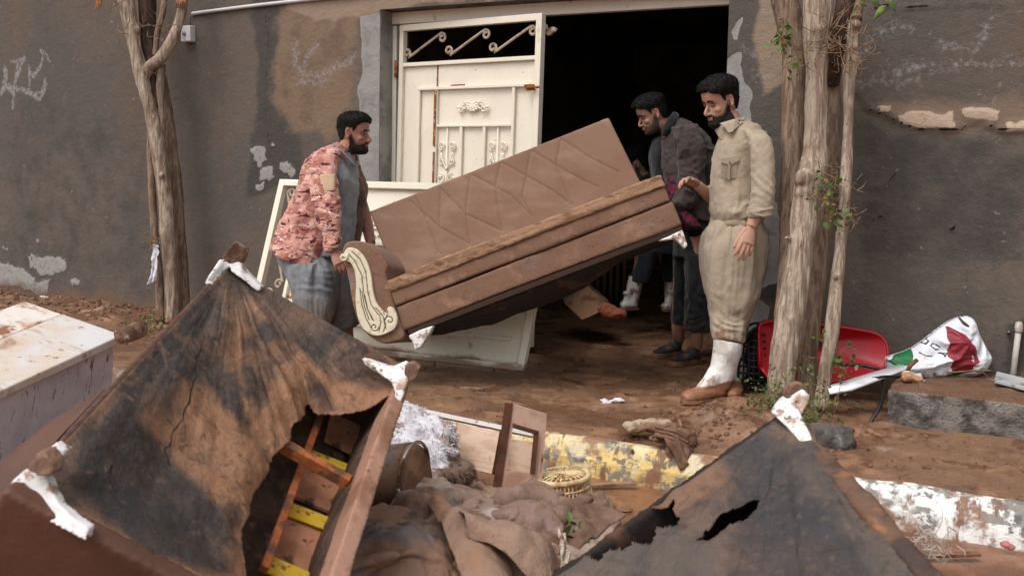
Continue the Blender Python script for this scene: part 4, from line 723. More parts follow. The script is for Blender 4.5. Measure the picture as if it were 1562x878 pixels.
tro = mk('trousers', tr_, M_blk, P3)
mk('pocket_tag', box(at(1068, 361, 6.260), (.022, .006, .012), (R0, A0, Z0)), mat('red_tag', c(170, 30, 44), .7), tro)
def shoe(h_, t_, par, w=.045):
    x = unit((t_-h_)*np.array([1, 1, 0])); L_ = np.linalg.norm(t_-h_); a_ = h_
    o = mk('shoe', folds(remesh(join(tube([a_+Z0*.05, a_+Z0*.052+x*.25*L_, a_+Z0*.042+x*.6*L_, a_+Z0*.034+x*.95*L_], [w*.85, w*.95, w, w*.6], 16, 4, ref=np.cross(x, Z0), flat=.8), ell(a_+Z0*.075+x*.03, (.048, .048, .045))), .006, 3), .003, 2), mat('dark_shoe', c(44, 44, 52), .7, L=[dict(c=c(110, 78, 58), s=14, lo=.5, hi=.62)], bump=[(50, .004)]), par)
    lat = np.cross(x, Z0); ks = np.linspace(-.12, 1.06, 14); wd = [w*(.7+.35*math.sin(max(0, min(1, k))*math.pi)) if k < 1 else w*.45 for k in ks]
    mk('shoe_sole', prism([h_+x*L_*k+lat*q for k, q in zip(ks, wd)]+[h_+x*L_*k-lat*q for k, q in zip(ks[::-1], wd[::-1])], Z0*.035), M_mudshoe, o, smooth=False, bevel=.006)
for h_, t_ in fe: shoe(h_-Z0*.06, t_-Z0*.06+Z0*0, P3)
for x, y_, dd in ((1063, 512, 6.410), (1034, 500, 6.650)): pass

# ---- person in the dark room ---------------------------------------------
d = 7.6
hc = at(968, 252, d)
body = [tube([hc-Z0*.05, at(982, 275, d)], [.056, .07], 12, 4), tube([at(990, 280, d), at(1000, 330, d), at(1002, 380, d)], [.12, .12, .12], 14, 4)]
for p in ([(985, 290, d-.2), (960, 330, d-.25), (950, 360, d-.3)], [(985, 290, d+.2), (965, 330, d+.2), (950, 365, d+.1)]):
    w1 = at(*p[-1]); body += [tube([at(*q) for q in p], [.05, .043, .03], 12, 4)]+hand_parts(w1, -R0-Z0*.4, A0, Z0, (30, 30, 30), 4, 1., (30, 10), side=-1)
for pts in ([(985, 380, d-.1), (971, 425, d-.1), (963, 460, d-.1)], [(1015, 380, d+.1), (1023, 425, d+.1), (1022, 460, d+.1)]): body.append(tube([at(*q) for q in pts], [.08, .036, .028], 12, 4))
P4, M3 = person('person', 'figure in dark clothes and white boots bending inside the dark room', on(995, 480, 2, .0), hc, -R0, .5, 0, body, M_skC, 1.0, 1., dict(), .002, vox=.005, beardmat=M_stub)
mk('sweater', cloth([garm([(970, 272, 995, 262, d, .12), (966, 290, 1018, 285, d, .22), (975, 330, 1026, 325, d, .2), (978, 362, 1030, 360, d, .2)]), tube([at(985, 290, d-.2), at(962, 330, d-.25), at(952, 352, d-.3)], [.07, .06, .05], 12, 4), tube([at(985, 290, d+.2), at(965, 330, d+.2), at(952, 352, d+.12)], [.07, .06, .05], 12, 4)], .012, 3, amp=.008, s=44), M_blk, P4)
mk('trousers', cloth([garm([(976, 355, 1034, 355, d, .18), (972, 385, 1036, 385, d, .18)]), garm([(972, 380, 1006, 380, d-.1, .11), (968, 405, 998, 405, d-.1, .1), (960, 428, 988, 430, d-.1, .085)]), garm([(1005, 380, 1036, 380, d+.1, .11), (1008, 405, 1036, 405, d+.1, .1), (1012, 428, 1034, 428, d+.1, .08)])], .012, 3, amp=.008, s=45), fabric('navy_cloth', c(44, 48, 56)), P4)
M_boot2 = mat('white_rubber_dirty', c(214, 210, 206), .5, L=[dict(c=c(120, 90, 70), s=14, lo=.5, hi=.6)])
boot([(959, 420, 982, 425, d-.1, .06), (955, 440, 978, 443, d-.1, .055), (953, 464, 972, 468, d-.1, .05)], at(964, 472, d-.1), at(946, 478, d-.14), P4, M_boot2, .045, 5)
boot([(1014, 424, 1032, 424, d+.1, .055), (1014, 445, 1030, 445, d+.1, .05), (1015, 465, 1029, 466, d+.1, .045)], at(1023, 472, d+.08), at(1014, 484, d-.02), P4, M_boot2, .045, 6)
# ---- little cloth solver: sheet pushed together and dropped on a bumpy floor
def simcloth(nx, ny, lx_, ly_, cx_, cy_, seed, bumps=(), steps=170, iters=10, h0=.10, rot=0.):
    r = np.random.default_rng(seed); u, v = np.meshgrid(np.linspace(-.5, .5, nx), np.linspace(-.5, .5, ny), indexing='ij')
    G = np.stack([u*lx_*cx_, v*ly_*cy_, u*0], -1); fl = G.reshape(-1, 3)
    G[..., 2] = h0+.05*fbm(fl+seed, 5, 3, seed).reshape(nx, ny); G[..., 0] += .03*fbm(fl, 6, 2, seed+1).reshape(nx, ny); G[..., 1] += .03*fbm(fl, 6, 2, seed+2).reshape(nx, ny)
    dx, dy = lx_/(nx-1), ly_/(ny-1); Pv = G.copy()
    C_ = [((1, 0), dx, .5), ((0, 1), dy, .5), ((1, 1), math.hypot(dx, dy), .3), ((1, -1), math.hypot(dx, dy), .3), ((2, 0), 2*dx, .14), ((0, 2), 2*dy, .14)]
    def hf(x, y_):
        h = 0*x
        for (bx, by, br, bh) in bumps: h = np.maximum(h, bh*np.exp(-((x-bx)**2+(y_-by)**2)/br**2))
        return h
    cnt = np.ones((nx, ny, 1))*4
    for s in range(steps):
        N_ = G+(G-Pv)*.93; N_[..., 2] -= .0011; Pv = G; G = N_
        for _ in range(iters):
            D_ = np.zeros_like(G)
            for (a, b), L_, k in C_:
                if b >= 0: A_, B_ = G[:nx-a, :ny-b], G[a:, b:]
                else: A_, B_ = G[:nx-a, -b:], G[a:, :ny+b]
                e_ = B_-A_; l = np.linalg.norm(e_, axis=-1, keepdims=True)+1e-9; q = e_*(1-L_/l)*.5*k
                if b >= 0: D_[:nx-a, :ny-b] += q; D_[a:, b:] -= q
                else: D_[:nx-a, -b:] += q; D_[a:, :ny+b] -= q
            G = G+D_
        f = hf(G[..., 0], G[..., 1])+.004; c_ = G[..., 2] < f; G[..., 2] = np.where(c_, f, G[..., 2]); Pv = np.where(c_[..., None], Pv*.35+G*.65, Pv)
    V = G.reshape(-1, 3); i, j = np.meshgrid(np.arange(nx-1), np.arange(ny-1), indexing='ij'); a = (i*ny+j).ravel(); return V, np.column_stack([a, a+ny, a+ny+1, a+1])
def simobj(name, lab, O, ax, sim, mt, cat='blanket', th=.006, group=None, kink=.004):
    V, Fc = sim; P = np.array(O)+V@np.array(ax); W_ = P+.06*np.column_stack([fbm(P, 5, 2, 1), fbm(P, 5, 2, 2), fbm(P, 5, 2, 3)]); vf = disp((P, Fc), kink*fbm(P, 22, 3, 5)+.016*(1-np.abs(fbm(W_, 6, 2, 4))*2.2)+.007*(1-np.abs(fbm(W_, 17, 2, 8))*2.2))
    return label(mk(name, vf, mt, solid=th, sub=1), lab, cat, group)
# ================================================================== CARRIED SOFA
BL, BR, TR = at(617, 512, 5.5), at(1043, 350, 5.36), at(1010, 265, 5.40)
sx = unit(BR-BL); sz = TR-BR; sz = unit(sz-sx*np.dot(sz, sx)); sy = np.cross(sz, sx); sy = sy if sy@A0 > 0 else -sy
LS = np.linalg.norm(BR-BL); HS = np.dot(TR-BR, sz); SX = np.array([sx, sy, sz])
sp = lambda x, y_, z: BL+sx*x+sy*y_+sz*z
def spx(px, py, yy=0.):    # pixel -> point on the sofa front plane (offset yy)
    r = ray(px, py); o = BL+sy*yy; t_ = np.dot(o-CC, sy)/np.dot(r, sy); return CC+r*t_
sofa = thing('sofa', sp(LS/2, .3, 0), 'mud-covered brown sofa with carved cream arm carried by the men', 'sofa')
M_vel = mat('muddy_upholstery', c(124, 91, 72), .75, L=[dict(c=c(118, 84, 66), s=2.5, lo=.42, hi=.62, f=.85), dict(c=c(160, 124, 102), s=5, lo=.55, hi=.7, f=.6), dict(c=c(150, 136, 132), s=3, lo=.56, hi=.74, f=.6, st=(.4, 1, 1.6)), dict(c=c(92, 64, 48), s=15, lo=.58, hi=.68, f=.5, w=1.), dict(c=c(82, 56, 42), s=46, lo=.60, hi=.67, f=.7), dict(c=c(178, 144, 120), s=70, lo=.68, hi=.74, f=.5)], bump=[(70, .003), (260, .0012), (14, .003)], spec=.35, sheen=.1)  # grey-lavender noise patches paint a highlight into the upholstery colour
M_seam = mat('dark_seam', c(58, 40, 32), .9)
M_strip = mat('muddy_cushion_edge', c(150, 115, 90), .8, L=[dict(c=c(118, 84, 63), s=14, lo=.48, hi=.62, st=(.5, 1, 2)), dict(c=c(172, 138, 112), s=30, lo=.58, hi=.7)], bump=[(30, .006, (.5, 1, 1.6)), (160, .003)], spec=.3)
M_flap = mat('black_cloth_and_inner_shade', c(40, 32, 30), .85, L=[dict(c=c(96, 66, 50), s=7, lo=.56, hi=.66, f=.7)], bump=[(30, .004)])  # real hanging cloth; also paints the dark inside of the second overturned sofa
zz = HS*.53
def dis_box(x0, x1, y0, y1, z0, z1, vox=.009, sm=4): return remesh(box(sp((x0+x1)/2, (y0+y1)/2, (z0+z1)/2), (x1-x0, y1-y0, z1-z0), SX), vox, sm)
def wob(vf, a=.005, s=5): return rough_(vf, a, 3.5, 4, s)
mk('base_panel', wob(dis_box(-.005, LS, .0, .62, .03, zz-.006), .004), M_vel, sofa)
mk('seat_cushion', wob(dis_box(.0, LS-.01, -.008, .62, zz, HS*.80), .006, 6), M_vel, sofa)
st = dis_box(-.01, LS-.005, -.022, .60, HS*.78, HS*1.0, .008, 5); q = (st[0]-BL)@SX.T
mk('cushion_edge', disp(st, .006*fbm(q*np.array([2, 6, 34]), 1.2, 3, 61)+.0025*fbm(st[0], 40, 3, 62)), M_strip, sofa)
mk('lower_rail', box(sp(LS/2+.01, .03, .012), (LS-.03, .04, .032), SX), M_seam, sofa, bevel=.004)
# back rest with stitched pattern
Bq = [spx(599, 412, .40), spx(972, 268, .40), spx(934, 176, .46), spx(563, 322, .46)]
bx_ = unit(Bq[1]-Bq[0]); LB = np.linalg.norm(Bq[1]-Bq[0]); bz = Bq[3]-Bq[0]; shear = np.dot(bz, bx_); HB = np.linalg.norm(bz-bx_*shear); bz = unit(bz-bx_*shear); by = np.cross(bz, bx_); by = by if by@A0 > 0 else -by
BX = np.array([bx_, by, bz]); vf = remesh(box(Bq[0]+bx_*LB/2+bz*(HB/2-.03)+by*.085, (LB, .17, HB+.06), BX), .0065, 16)
V, Fc = vf; q = (V-Bq[0])@BX.T
def bpx(px, py):
    r = ray(px, py); t_ = np.dot(Bq[0]-CC, by)/np.dot(r, by); w = (CC+r*t_-Bq[0])@BX.T; return (w[0], w[2])
LN = [[(632, 304), (672, 345), (716, 372)], [(678, 284), (712, 325), (765, 352)], [(724, 262), (782, 297), (812, 330)], [(770, 244), (840, 287), (872, 312)], [(816, 226), (870, 262), (912, 285)], [(862, 209), (905, 240), (945, 262)],
      [(678, 284), (672, 345)], [(724, 262), (712, 325), (716, 372)], [(770, 244), (760, 282), (765, 352)], [(816, 226), (799, 300), (812, 330)], [(862, 209), (852, 250), (872, 312)], [(640, 300), (650, 325), (668, 385)]]
dl = np.full(len(V), 9.)
for l in LN: dl = np.minimum(dl, dline(q[:, [0, 2]], [bpx(*p) for p in l]))
front = q[:, 1] < .03
V[:, :] += np.outer((q[:, 2]/HB)*shear*1.0, bx_)
V = V+np.outer(np.where(front, .0045*np.exp(-(dl/.008)**2)-.003*np.clip(dl/.09, 0, 1), 0)-np.where(front, .004*np.clip(1-dl/.06, 0, 1)*0, 0)+.005*fbm(V, 3, 3, 5), by)
mk('backrest', (V, Fc), mat('muddy_velvet', c(128, 97, 78), .75, L=[dict(c=c(122, 88, 70), s=2.5, lo=.42, hi=.62, f=.8), dict(c=c(152, 124, 106), s=4, lo=.5, hi=.7, f=.5, st=(.5, 1, 1.5)), dict(c=c(96, 66, 50), s=40, lo=.66, hi=.71, f=.6), dict(c=c(74, 50, 38), a='seam', s=60, n=.5, lo=.55, hi=.95, f=.45)], bump=[(90, .0025), (300, .001)], spec=.35, sheen=.15), sofa, attrs=dict(seam=np.where(front, np.exp(-(dl/.0045)**2), 0)))
# arm
ap = [(524, 374), (531, 368), (549, 367), (566, 374), (580, 386), (592, 405), (589, 418), (602, 468), (617, 512), (600, 521), (587, 524), (567, 515), (549, 496), (539, 466), (533, 432), (526, 402), (521, 386)]
A_ = [spx(*p, -.02) for p in ap]; arm = mk('armrest', wob(remesh(prism(cr(np.array(A_+[A_[0]]), 3)[:-1], sy*.58), .008, 6), .004, 9), M_vel, sofa)
arm_top = [spx(*p, -.0) for p in [(530, 370), (549, 366), (567, 372), (582, 384), (594, 404)]]
M_carv = mat('carved_cream', c(214, 202, 176), .5, L=[dict(c=c(160, 136, 108), s=20, lo=.52, hi=.66, f=.7), dict(c=c(118, 88, 66), s=44, lo=.62, hi=.7, f=.8)], bump=[(50, .003)], spec=.45)
tp = [(524, 386), (530, 378), (540, 378), (551, 386), (560, 400), (566, 420), (569, 444), (574, 461), (582, 472), (588, 477), (592, 468), (600, 470), (606, 484), (603, 499), (592, 507), (577, 512), (564, 509), (552, 499), (545, 481), (542, 456), (543, 432), (540, 412), (534, 400), (529, 399), (524, 393)]
tpp = cr(np.array([spx(*p, -.045) for p in tp]+[spx(*tp[0], -.045)]), 3)[:-1]
tv = remesh(prism(tpp, sy*.03), .0035, 3); V, Fc = tv; q = np.column_stack([(V-BL)@sx, (V-BL)@sz])
gx = lambda l: [((lambda w: (np.dot(w-BL, sx), np.dot(w-BL, sz)))(spx(*p, -.045))) for p in l]
def spl(cx_, cy_, r, t0, tn, s=1): return [(cx_+s*r*(1-k)*math.cos(t0+tn*k*6.28), cy_+r*(1-k)*math.sin(t0+tn*k*6.28)) for k in np.linspace(0, .85, 20)]
gr = [gx(l) for l in ([(537, 384), (549, 395), (558, 415), (561, 445), (566, 465), (577, 480)], [(532, 388), (541, 398), (552, 420), (555, 450), (560, 470), (570, 490)], [(549, 440), (552, 465), (558, 485), (566, 500)], [(552, 445), (556, 468), (563, 488)], [(556, 450), (561, 472), (568, 488)], [(573, 470), (584, 482), (588, 495), (585, 506)], [(592, 478), (586, 490), (589, 503)], spl(571, 499, 7, 0, 1.4), spl(594, 489, 8, 3, 1.2), spl(589, 476, 4.5, 2, 1.2), [(579, 480), (581, 492), (578, 506)])]
dg_ = np.full(len(V), 9.)
for l in gr: dg_ = np.minimum(dg_, dline(q, l))
fr_ = ((V-BL)@sy) < -.035
V = V+np.outer(np.where(fr_, .007*np.exp(-(dg_/.0028)**2), 0), sy)
mk('carved_trim', (V, Fc), mat('carved_cream_paint', c(212, 200, 174), .5, L=[dict(c=c(168, 144, 116), s=20, lo=.52, hi=.66, f=.6), dict(c=c(62, 46, 38), a='groove', s=60, n=.4, lo=.35, hi=.8)], bump=[(60, .002)], spec=.45), arm, attrs=dict(groove=np.where(fr_, np.exp(-(dg_/.003)**2), 0)))
curl = spiral(spx(524, 392, -.05), sx, sz, .022, .006, .4, -1.2, 18); mk('carved_curl', tube(curl, .008, 8, 1), M_carv, arm)
# seam between arm and front
mk('seam', tube([spx(589, 420, -.006), spx(603, 466, -.006), spx(617, 513, -.006)], .004, 6, 4), M_seam, sofa)
M_wleg = mat('white_chipped_leg', c(224, 220, 218), .45, L=[dict(c=c(150, 112, 88), s=20, lo=.52, hi=.62, f=.9), dict(c=c(112, 78, 58), s=34, lo=.57, hi=.64)], bump=[(24, .004)], spec=.5)
mk('leg', remesh(prism([spx(*p, -.01) for p in ((622, 512), (640, 503), (661, 496), (655, 508), (646, 522), (641, 530), (632, 533), (630, 524), (626, 517))], sy*.07), .006, 3), M_wleg, sofa)
mk('leg', remesh(prism([spx(*p, -.01) for p in ((1003, 367), (1020, 360), (1041, 350), (1049, 374), (1044, 379), (1038, 372), (1029, 364), (1016, 366))], sy*.07), .006, 3), M_wleg, sofa)
def fn(u, v):
    P = sp(0, 0, 0)+np.outer(.02+u*(LS-.06), sx)+np.outer(.05+v*.55, sy); sag = .10*np.sin(np.clip(u*1.25, 0, 1)*math.pi)**.7*(np.sin(v*math.pi)**.6)*(1+.2*fbm(P, 8, 3, 3)); return P-np.outer(sag, sz)
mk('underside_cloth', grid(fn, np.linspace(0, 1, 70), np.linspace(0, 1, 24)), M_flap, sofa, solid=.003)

# ================================================================== LEANING LEAF laid on its side
Lb0, Lb1 = on(372, 520, 2, .02), on(800, 566, 2, .02)
lx = unit((Lb1-Lb0)*np.array([1, 1, 0])); Ht = 2.22
q0 = at(410, 282, np.dot(Lb0-CC, fw)+.12); up_ = unit(q0-Lb0); yy_ = np.cross(lx, up_)
O_ = Lb0*np.array([1, 1, 0])+Z0*.02
# across axis = up, long axis = -lx (transom at the left end)
lw = 1.17; az_ = unit(-lx); ax_ = unit(at(410, 284, 6.83)-on(352, 512, 2, .02))
Er = on(800, 566, 2, .02); Hl = 1.95
lt = thing('door_leaf', Er, 'cream metal door leaf lying on its side behind the camouflage jacket man', 'door')
ax_ = unit(ax_-az_*np.dot(ax_, az_)); print('leaf', ax_, az_, Er)
ax_ = unit(Z0*1+A0*.30-lx*.0)
ax_ = unit(ax_-az_*np.dot(ax_, az_)); ax_ = ax_-az_*.07
leaf(lt, 'door_sheet', Er, ax_, az_, 1.15, 2.10, M_door2, M_scroll, lt, trz=.24)

# ================================================================== OVERTURNED SOFAS IN FRONT
M_under = mat('mud_stained_dark_cloth', c(84, 71, 63), .55, L=[dict(c=c(58, 51, 49), s=3.0, lo=.42, hi=.62, f=.85, st=(1, .7, 1), w=1.), dict(c=c(118, 90, 72), s=4.5, lo=.48, hi=.64, f=.8, st=(1, .6, 1), w=1., r=.42), dict(c=c(156, 112, 82), a='mud', s=6, n=2.0, lo=.15, hi=.95, f=.9, r=.38), dict(c=c(50, 46, 47), a='drk', s=8, n=2.2, lo=.2, hi=.95, f=.85), dict(c=c(46, 42, 42), s=12, lo=.55, hi=.66, f=.6, w=2., o=3), dict(c=c(150, 114, 90), s=16, lo=.60, hi=.70, f=.45, w=1.5, o=8), dict(c=c(108, 82, 66), s=40, lo=.54, hi=.66, f=.45), dict(c=c(38, 34, 34), s=70, lo=.61, hi=.68, f=.5), dict(c=c(24, 21, 21), a='slit', s=60, n=.3, lo=.4, hi=.7)],
    bump=[(10, .008, (1, .5, 1)), (36, .006), (110, .004), (340, .002)], spec=.35, coord='Position')
M_under2 = mat('grey_torn_cloth', c(92, 80, 73), .55, L=[dict(c=c(64, 60, 61), s=3.0, lo=.42, hi=.6, f=.9, w=1.), dict(c=c(124, 98, 80), s=4, lo=.50, hi=.66, f=.7, w=1., r=.42), dict(c=c(140, 102, 78), a='mud', s=6, n=2.2, lo=.3, hi=1.1, f=.7), dict(c=c(56, 54, 57), a='drk', s=6, n=2.0, lo=.2, hi=.9, f=.85), dict(c=c(48, 44, 44), s=13, lo=.57, hi=.68, f=.5, w=1.5, o=3), dict(c=c(112, 90, 76), s=40, lo=.54, hi=.66, f=.4)],
    bump=[(10, .008), (36, .006), (110, .004), (340, .002)], spec=.35, coord='Position')
M_panel = mat('muddy_brown_panel', c(92, 58, 42), .6, L=[dict(c=c(74, 46, 34), s=2, lo=.4, hi=.65), dict(c=c(124, 84, 60), s=8, lo=.6, hi=.72, f=.5)], bump=[(60, .002)], spec=.4)
M_rail = mat('muddy_rail', c(164, 124, 104), .7, L=[dict(c=c(130, 92, 70), s=5, lo=.45, hi=.65), dict(c=c(112, 74, 52), s=26, lo=.6, hi=.68)], bump=[(40, .004)], spec=.35)
M_in = mat('muddy_inner_board', c(84, 62, 50), .85, L=[dict(c=c(58, 42, 34), s=6, lo=.42, hi=.6), dict(c=c(112, 84, 66), s=18, lo=.55, hi=.7)], bump=[(24, .014), (80, .005)], spec=.25)
M_ply = mat('muddy_plywood', c(178, 122, 92), .8, L=[dict(c=c(140, 92, 66), s=7, lo=.45, hi=.65), dict(c=c(92, 62, 46), s=20, lo=.56, hi=.64)], bump=[(30, .004)])
M_orange = mat('orange_slat_paint', c(172, 96, 48), .75, L=[dict(c=c(140, 76, 42), s=16, lo=.45, hi=.6), dict(c=c(100, 68, 50), s=14, lo=.50, hi=.60)], bump=[(50, .003)])
M_yel = mat('yellow_webbing', c(206, 168, 48), .7, L=[dict(c=c(196, 150, 44), s=6, lo=.5, hi=.7), dict(c=c(120, 88, 56), s=24, lo=.56, hi=.64)], bump=[(90, .001)])
A = at(348, 408, 3.0); B = at(36, 742, 1.84); C3 = at(612, 594, 2.95)
u_ = unit(A-B); LA = np.linalg.norm(A-B); v_ = C3-A; v_ = v_-u_*np.dot(v_, u_); LV = np.linalg.norm(v_); v_ = unit(v_); n_ = np.cross(u_, v_); n_ = n_ if n_@(CC-A) > 0 else -n_
US = np.array([u_, v_, n_])
def ppx(px, py, h=0., O=None, n=None):
    O = A if O is None else O; n = n_ if n is None else n; r = ray(px, py); o = O+n*h; return CC+r*(np.dot(o-CC, n)/np.dot(r, n))
def pst(px, py): w = (ppx(px, py)-A)@US.T; return (-w[0], w[1])      # s along A->B, t along A->C
s1 = thing('overturned_sofa', B+v_*.3-n_*.6, 'overturned sofa at lower left showing torn dark underside and yellow webbing', 'sofa')
def psh(px, py, h=-.05): w = (ppx(px, py, h)-A)@US.T; return (-w[0], w[1])
holeP = [psh(*p) for p in ((488, 598), (500, 607), (520, 610), (545, 617), (572, 618), (590, 617), (604, 622), (600, 640), (575, 700), (545, 780), (520, 840), (500, 900), (470, 960), (380, 960), (392, 900), (384, 850), (381, 800), (391, 750), (410, 712), (432, 680), (462, 640))]
SB = LA; SE = LA+.02
us = np.linspace(-.0, SB, 290); vs = np.linspace(0, LV, 200)
U, V_ = np.meshgrid(us, vs); S = U.ravel(); T = V_.ravel(); P = A-np.outer(S, u_)+np.outer(T, v_)
ed = np.minimum.reduce([S, SB-S, T, LV-T]); hd = sdpoly(np.column_stack([S, T])+.012*np.column_stack([fbm(P, 14, 4, 70), fbm(P, 14, 4, 71)]), holeP)
ang_ = np.arctan2(T, S+.02); ra = np.hypot(S, T)
h = -.045*sst(ed, 0, .2)*(1+.5*fbm(P, 3, 3, 72))
h += (.013*fbm(np.column_stack([ang_*7, ra*1.1, ra*0]), 1, 4, 73)*sst(ra, .02, .25))*sst(ed, 0, .06)
h += .010*fbm(P*np.array([1, 1, 1]), 9, 4, 74)*sst(ed, 0, .05)
h -= .05*np.exp(-np.clip(hd, 0, 9)/.10)*sst(ed, 0, .08)
h += .018*np.exp(-((ang_-.72+.03*np.sin(ra*9))/.035)**2)*sst(ra, .05, .2)*np.exp(-ra*1.2)
h += .004*sst(-ed, -.02, 0)
n1, m1 = len(us), len(vs); i, j = np.meshgrid(np.arange(n1-1), np.arange(m1-1)); a = (j*n1+i).ravel(); Q = np.column_stack([a, a+1, a+1+n1, a+n1]); Q = Q[(hd[Q] > 0).all(1)]
mud = 1.1*np.exp(-np.clip(hd, 0, 9)/.09)+.7*np.exp(-((ang_-.95+.1*fbm(P, 3, 3, 7))/.12)**2)*sst(ra, .15, .5)+.35*np.exp(-ed/.03)
STP = np.column_stack([S, T]); pmk = lambda l, w: sst(-sdpoly(STP+.03*np.column_stack([fbm(P, 6, 3, 70), fbm(P, 6, 3, 71)]), [pst(*q) for q in l]), -w, w)
mud = mud+.8*pmk([(270, 560), (330, 560), (400, 640), (420, 700), (395, 760), (330, 710), (240, 640)], .05)+.6*pmk([(345, 440), (400, 460), (470, 520), (560, 570), (600, 600), (480, 600), (410, 640), (360, 540)], .04)
drk = pmk([(100, 730), (180, 610), (250, 640), (330, 700), (395, 740), (390, 870), (220, 870)], .06)+.8*pmk([(300, 440), (335, 430), (310, 500), (200, 620), (120, 700), (110, 690)], .04)+.7*pmk([(420, 480), (470, 510), (430, 560), (400, 620), (390, 560), (380, 500)], .03)+.6*pmk([(480, 530), (560, 590), (590, 600), (500, 585)], .03)
slit = np.clip(1-dline(np.column_stack([S, T])+.010*np.column_stack([fbm(P, 20, 3, 70), fbm(P, 20, 3, 71)]), [pst(*p) for p in ((315, 520), (300, 570), (290, 620), (272, 655), (280, 675))])/.0045, 0, 1)
slit = np.maximum(slit, np.clip(1-dline(np.column_stack([S, T]), [pst(*p) for p in ((175, 700), (173, 712))])/.006, 0, 1))
vf = subcut((P+np.outer(h, n_), Q.tolist()), np.ones(len(P), bool)); keep = vf[2]
mk('underside_cloth', vf[:2], M_under, s1, attrs=dict(mud=mud[keep], slit=slit[keep], drk=drk[keep]), solid=.004)
up = lambda s_, t_, h_=0.: A-u_*s_+v_*t_+n_*h_
def slab(s0, s1_, t0, t1, h0, h1): return box(up((s0+s1_)/2, (t0+t1)/2, (h0+h1)/2), (abs(s1_-s0), abs(t1-t0), abs(h1-h0)), US)
mk('front_panel', wob(remesh(slab(SB+.003, SB+.045, -.02, LV+.02, -.62, .012), .008, 3), .004), M_panel, s1)
mk('side_panel', wob(remesh(slab(-.02, SB+.0, -.02, .004, -.62, -.022), .010, 3), .004), M_panel, s1)
mk('side_panel', prism([at(*q) for q in ((158, 594, 2.42), (100, 655, 2.12), (60, 700, 1.98), (30, 745, 1.93), (-70, 850, 1.95), (-70, 745, 2.45), (0, 703, 2.45), (80, 640, 2.45))], fw*.02), M_panel, s1, bevel=.004)
mk('back_panel', slab(-.035, -.006, -.02, LV+.02, -.62, -.01), M_panel, s1, bevel=.01)
wob_r = rough_(remesh(slab(-.0, SB+.0, LV-.026, LV+.016, -.10, .012), .005, 2), .0025, 9); mk('side_rail', wob_r, M_rail, s1)
mk('side_panel', rough_(remesh(slab(.0, SB+.0, LV-.03, LV+.01, -.62, -.10), .012, 3), .008, 9), M_in, s1)
mk('seat_board', rough_(remesh(slab(.0, SB, .0, LV-.03, -.30, -.26), .014, 2), .02, 7), M_in, s1)
def plank(p, q, h0, w, th, mt, name, par=s1, lab=None):
    a_, b_ = ppx(*p, h0), ppx(*q, h0); x = unit(b_-a_); y_ = np.cross(n_, x); L_ = np.linalg.norm(b_-a_)
    return mk(name, box((a_+b_)/2, (L_, w, th), (x, y_, n_)), mt, par, bevel=.002)
plank((496, 612), (402, 868), -.18, .020, .02, M_orange, 'slat'); plank((424, 675), (532, 735), -.12, .030, .03, M_orange, 'slat')
plank((500, 650), (545, 672), -.24, .16, .012, M_ply, 'inner_board'); plank((452, 728), (515, 756), -.24, .17, .012, M_ply, 'inner_board'); plank((425, 812), (482, 840), -.23, .19, .012, M_ply, 'inner_board')
plank((470, 690), (532, 714), -.225, .035, .006, M_yel, 'webbing_strap'); plank((440, 776), (503, 800), -.215, .055, .006, M_yel, 'webbing_strap'); plank((400, 856), (470, 886), -.205, .06, .006, M_yel, 'webbing_strap')
def bleg(name, top, arms, par, w=.05, mt=None, th=.03):
    """bracket foot: block at the top and plates running along the edges"""
    P_ = [tube([q[0] for q in a_], [q[1] for q in a_], 12, 4, flat=.7) for a_ in arms]+top
    return mk(name, rough_(remesh(join(*P_), .0055, 4), .003, 25, 3, 4), mt or M_wleg, par)
M_legm = mat('mud_capped_leg', c(138, 104, 84), .6, L=[dict(c=c(98, 68, 52), s=14, lo=.45, hi=.6), dict(c=c(216, 208, 202), s=18, lo=.60, hi=.66)], bump=[(40, .010), (120, .004)])
def plate(polys, par, th=.03, name='leg', mt=None):
    """bracket foot built from flat gusset plates (outline px, depth list)"""
    P_ = [prism([at(x, y_, d_) for x, y_, d_ in pl], fw*th) for pl in polys]
    return mk(name, rough_(remesh(join(*P_), .004, 2), .0016, 26, 3, 4), mt or M_wleg, par)
plate([[(311, 431, 2.9), (335, 395, 2.96), (345, 397, 2.97), (352, 404, 2.97), (340, 415, 2.96), (321, 438, 2.9)], [(350, 403, 2.97), (364, 396, 2.98), (372, 410, 2.98), (386, 424, 2.98), (400, 438, 2.98), (393, 445, 2.97), (372, 428, 2.96), (352, 414, 2.96)]], s1, .035)
plate([[(337, 394, 2.96), (346, 380, 2.96), (357, 368, 2.96), (374, 378, 2.98), (371, 392, 2.98), (366, 402, 2.98), (352, 400, 2.96)]], s1, .05, 'leg_cap', M_legm)
plate([[(4, 750, 1.86), (24, 728, 1.85), (44, 712, 1.84), (66, 722, 1.83), (76, 742, 1.83), (90, 770, 1.81), (112, 790, 1.80), (136, 806, 1.79), (130, 826, 1.78), (96, 808, 1.79), (50, 780, 1.82)], [(64, 694, 1.87), (84, 674, 1.9), (102, 686, 1.9), (86, 706, 1.87)]], s1, .03)
plate([[(42, 708, 1.82), (54, 692, 1.83), (66, 686, 1.84), (80, 704, 1.83), (80, 722, 1.81), (72, 728, 1.80), (50, 724, 1.80), (38, 716, 1.81)]], s1, .05, 'leg_cap', M_legm)
plate([[(552, 546, 2.95), (572, 552, 2.95), (598, 560, 2.93), (618, 552, 2.92), (632, 560, 2.91), (620, 588, 2.89), (614, 606, 2.87), (604, 632, 2.84), (597, 622, 2.85), (603, 600, 2.87), (596, 582, 2.9), (578, 570, 2.93), (556, 556, 2.95)]], s1, .04)
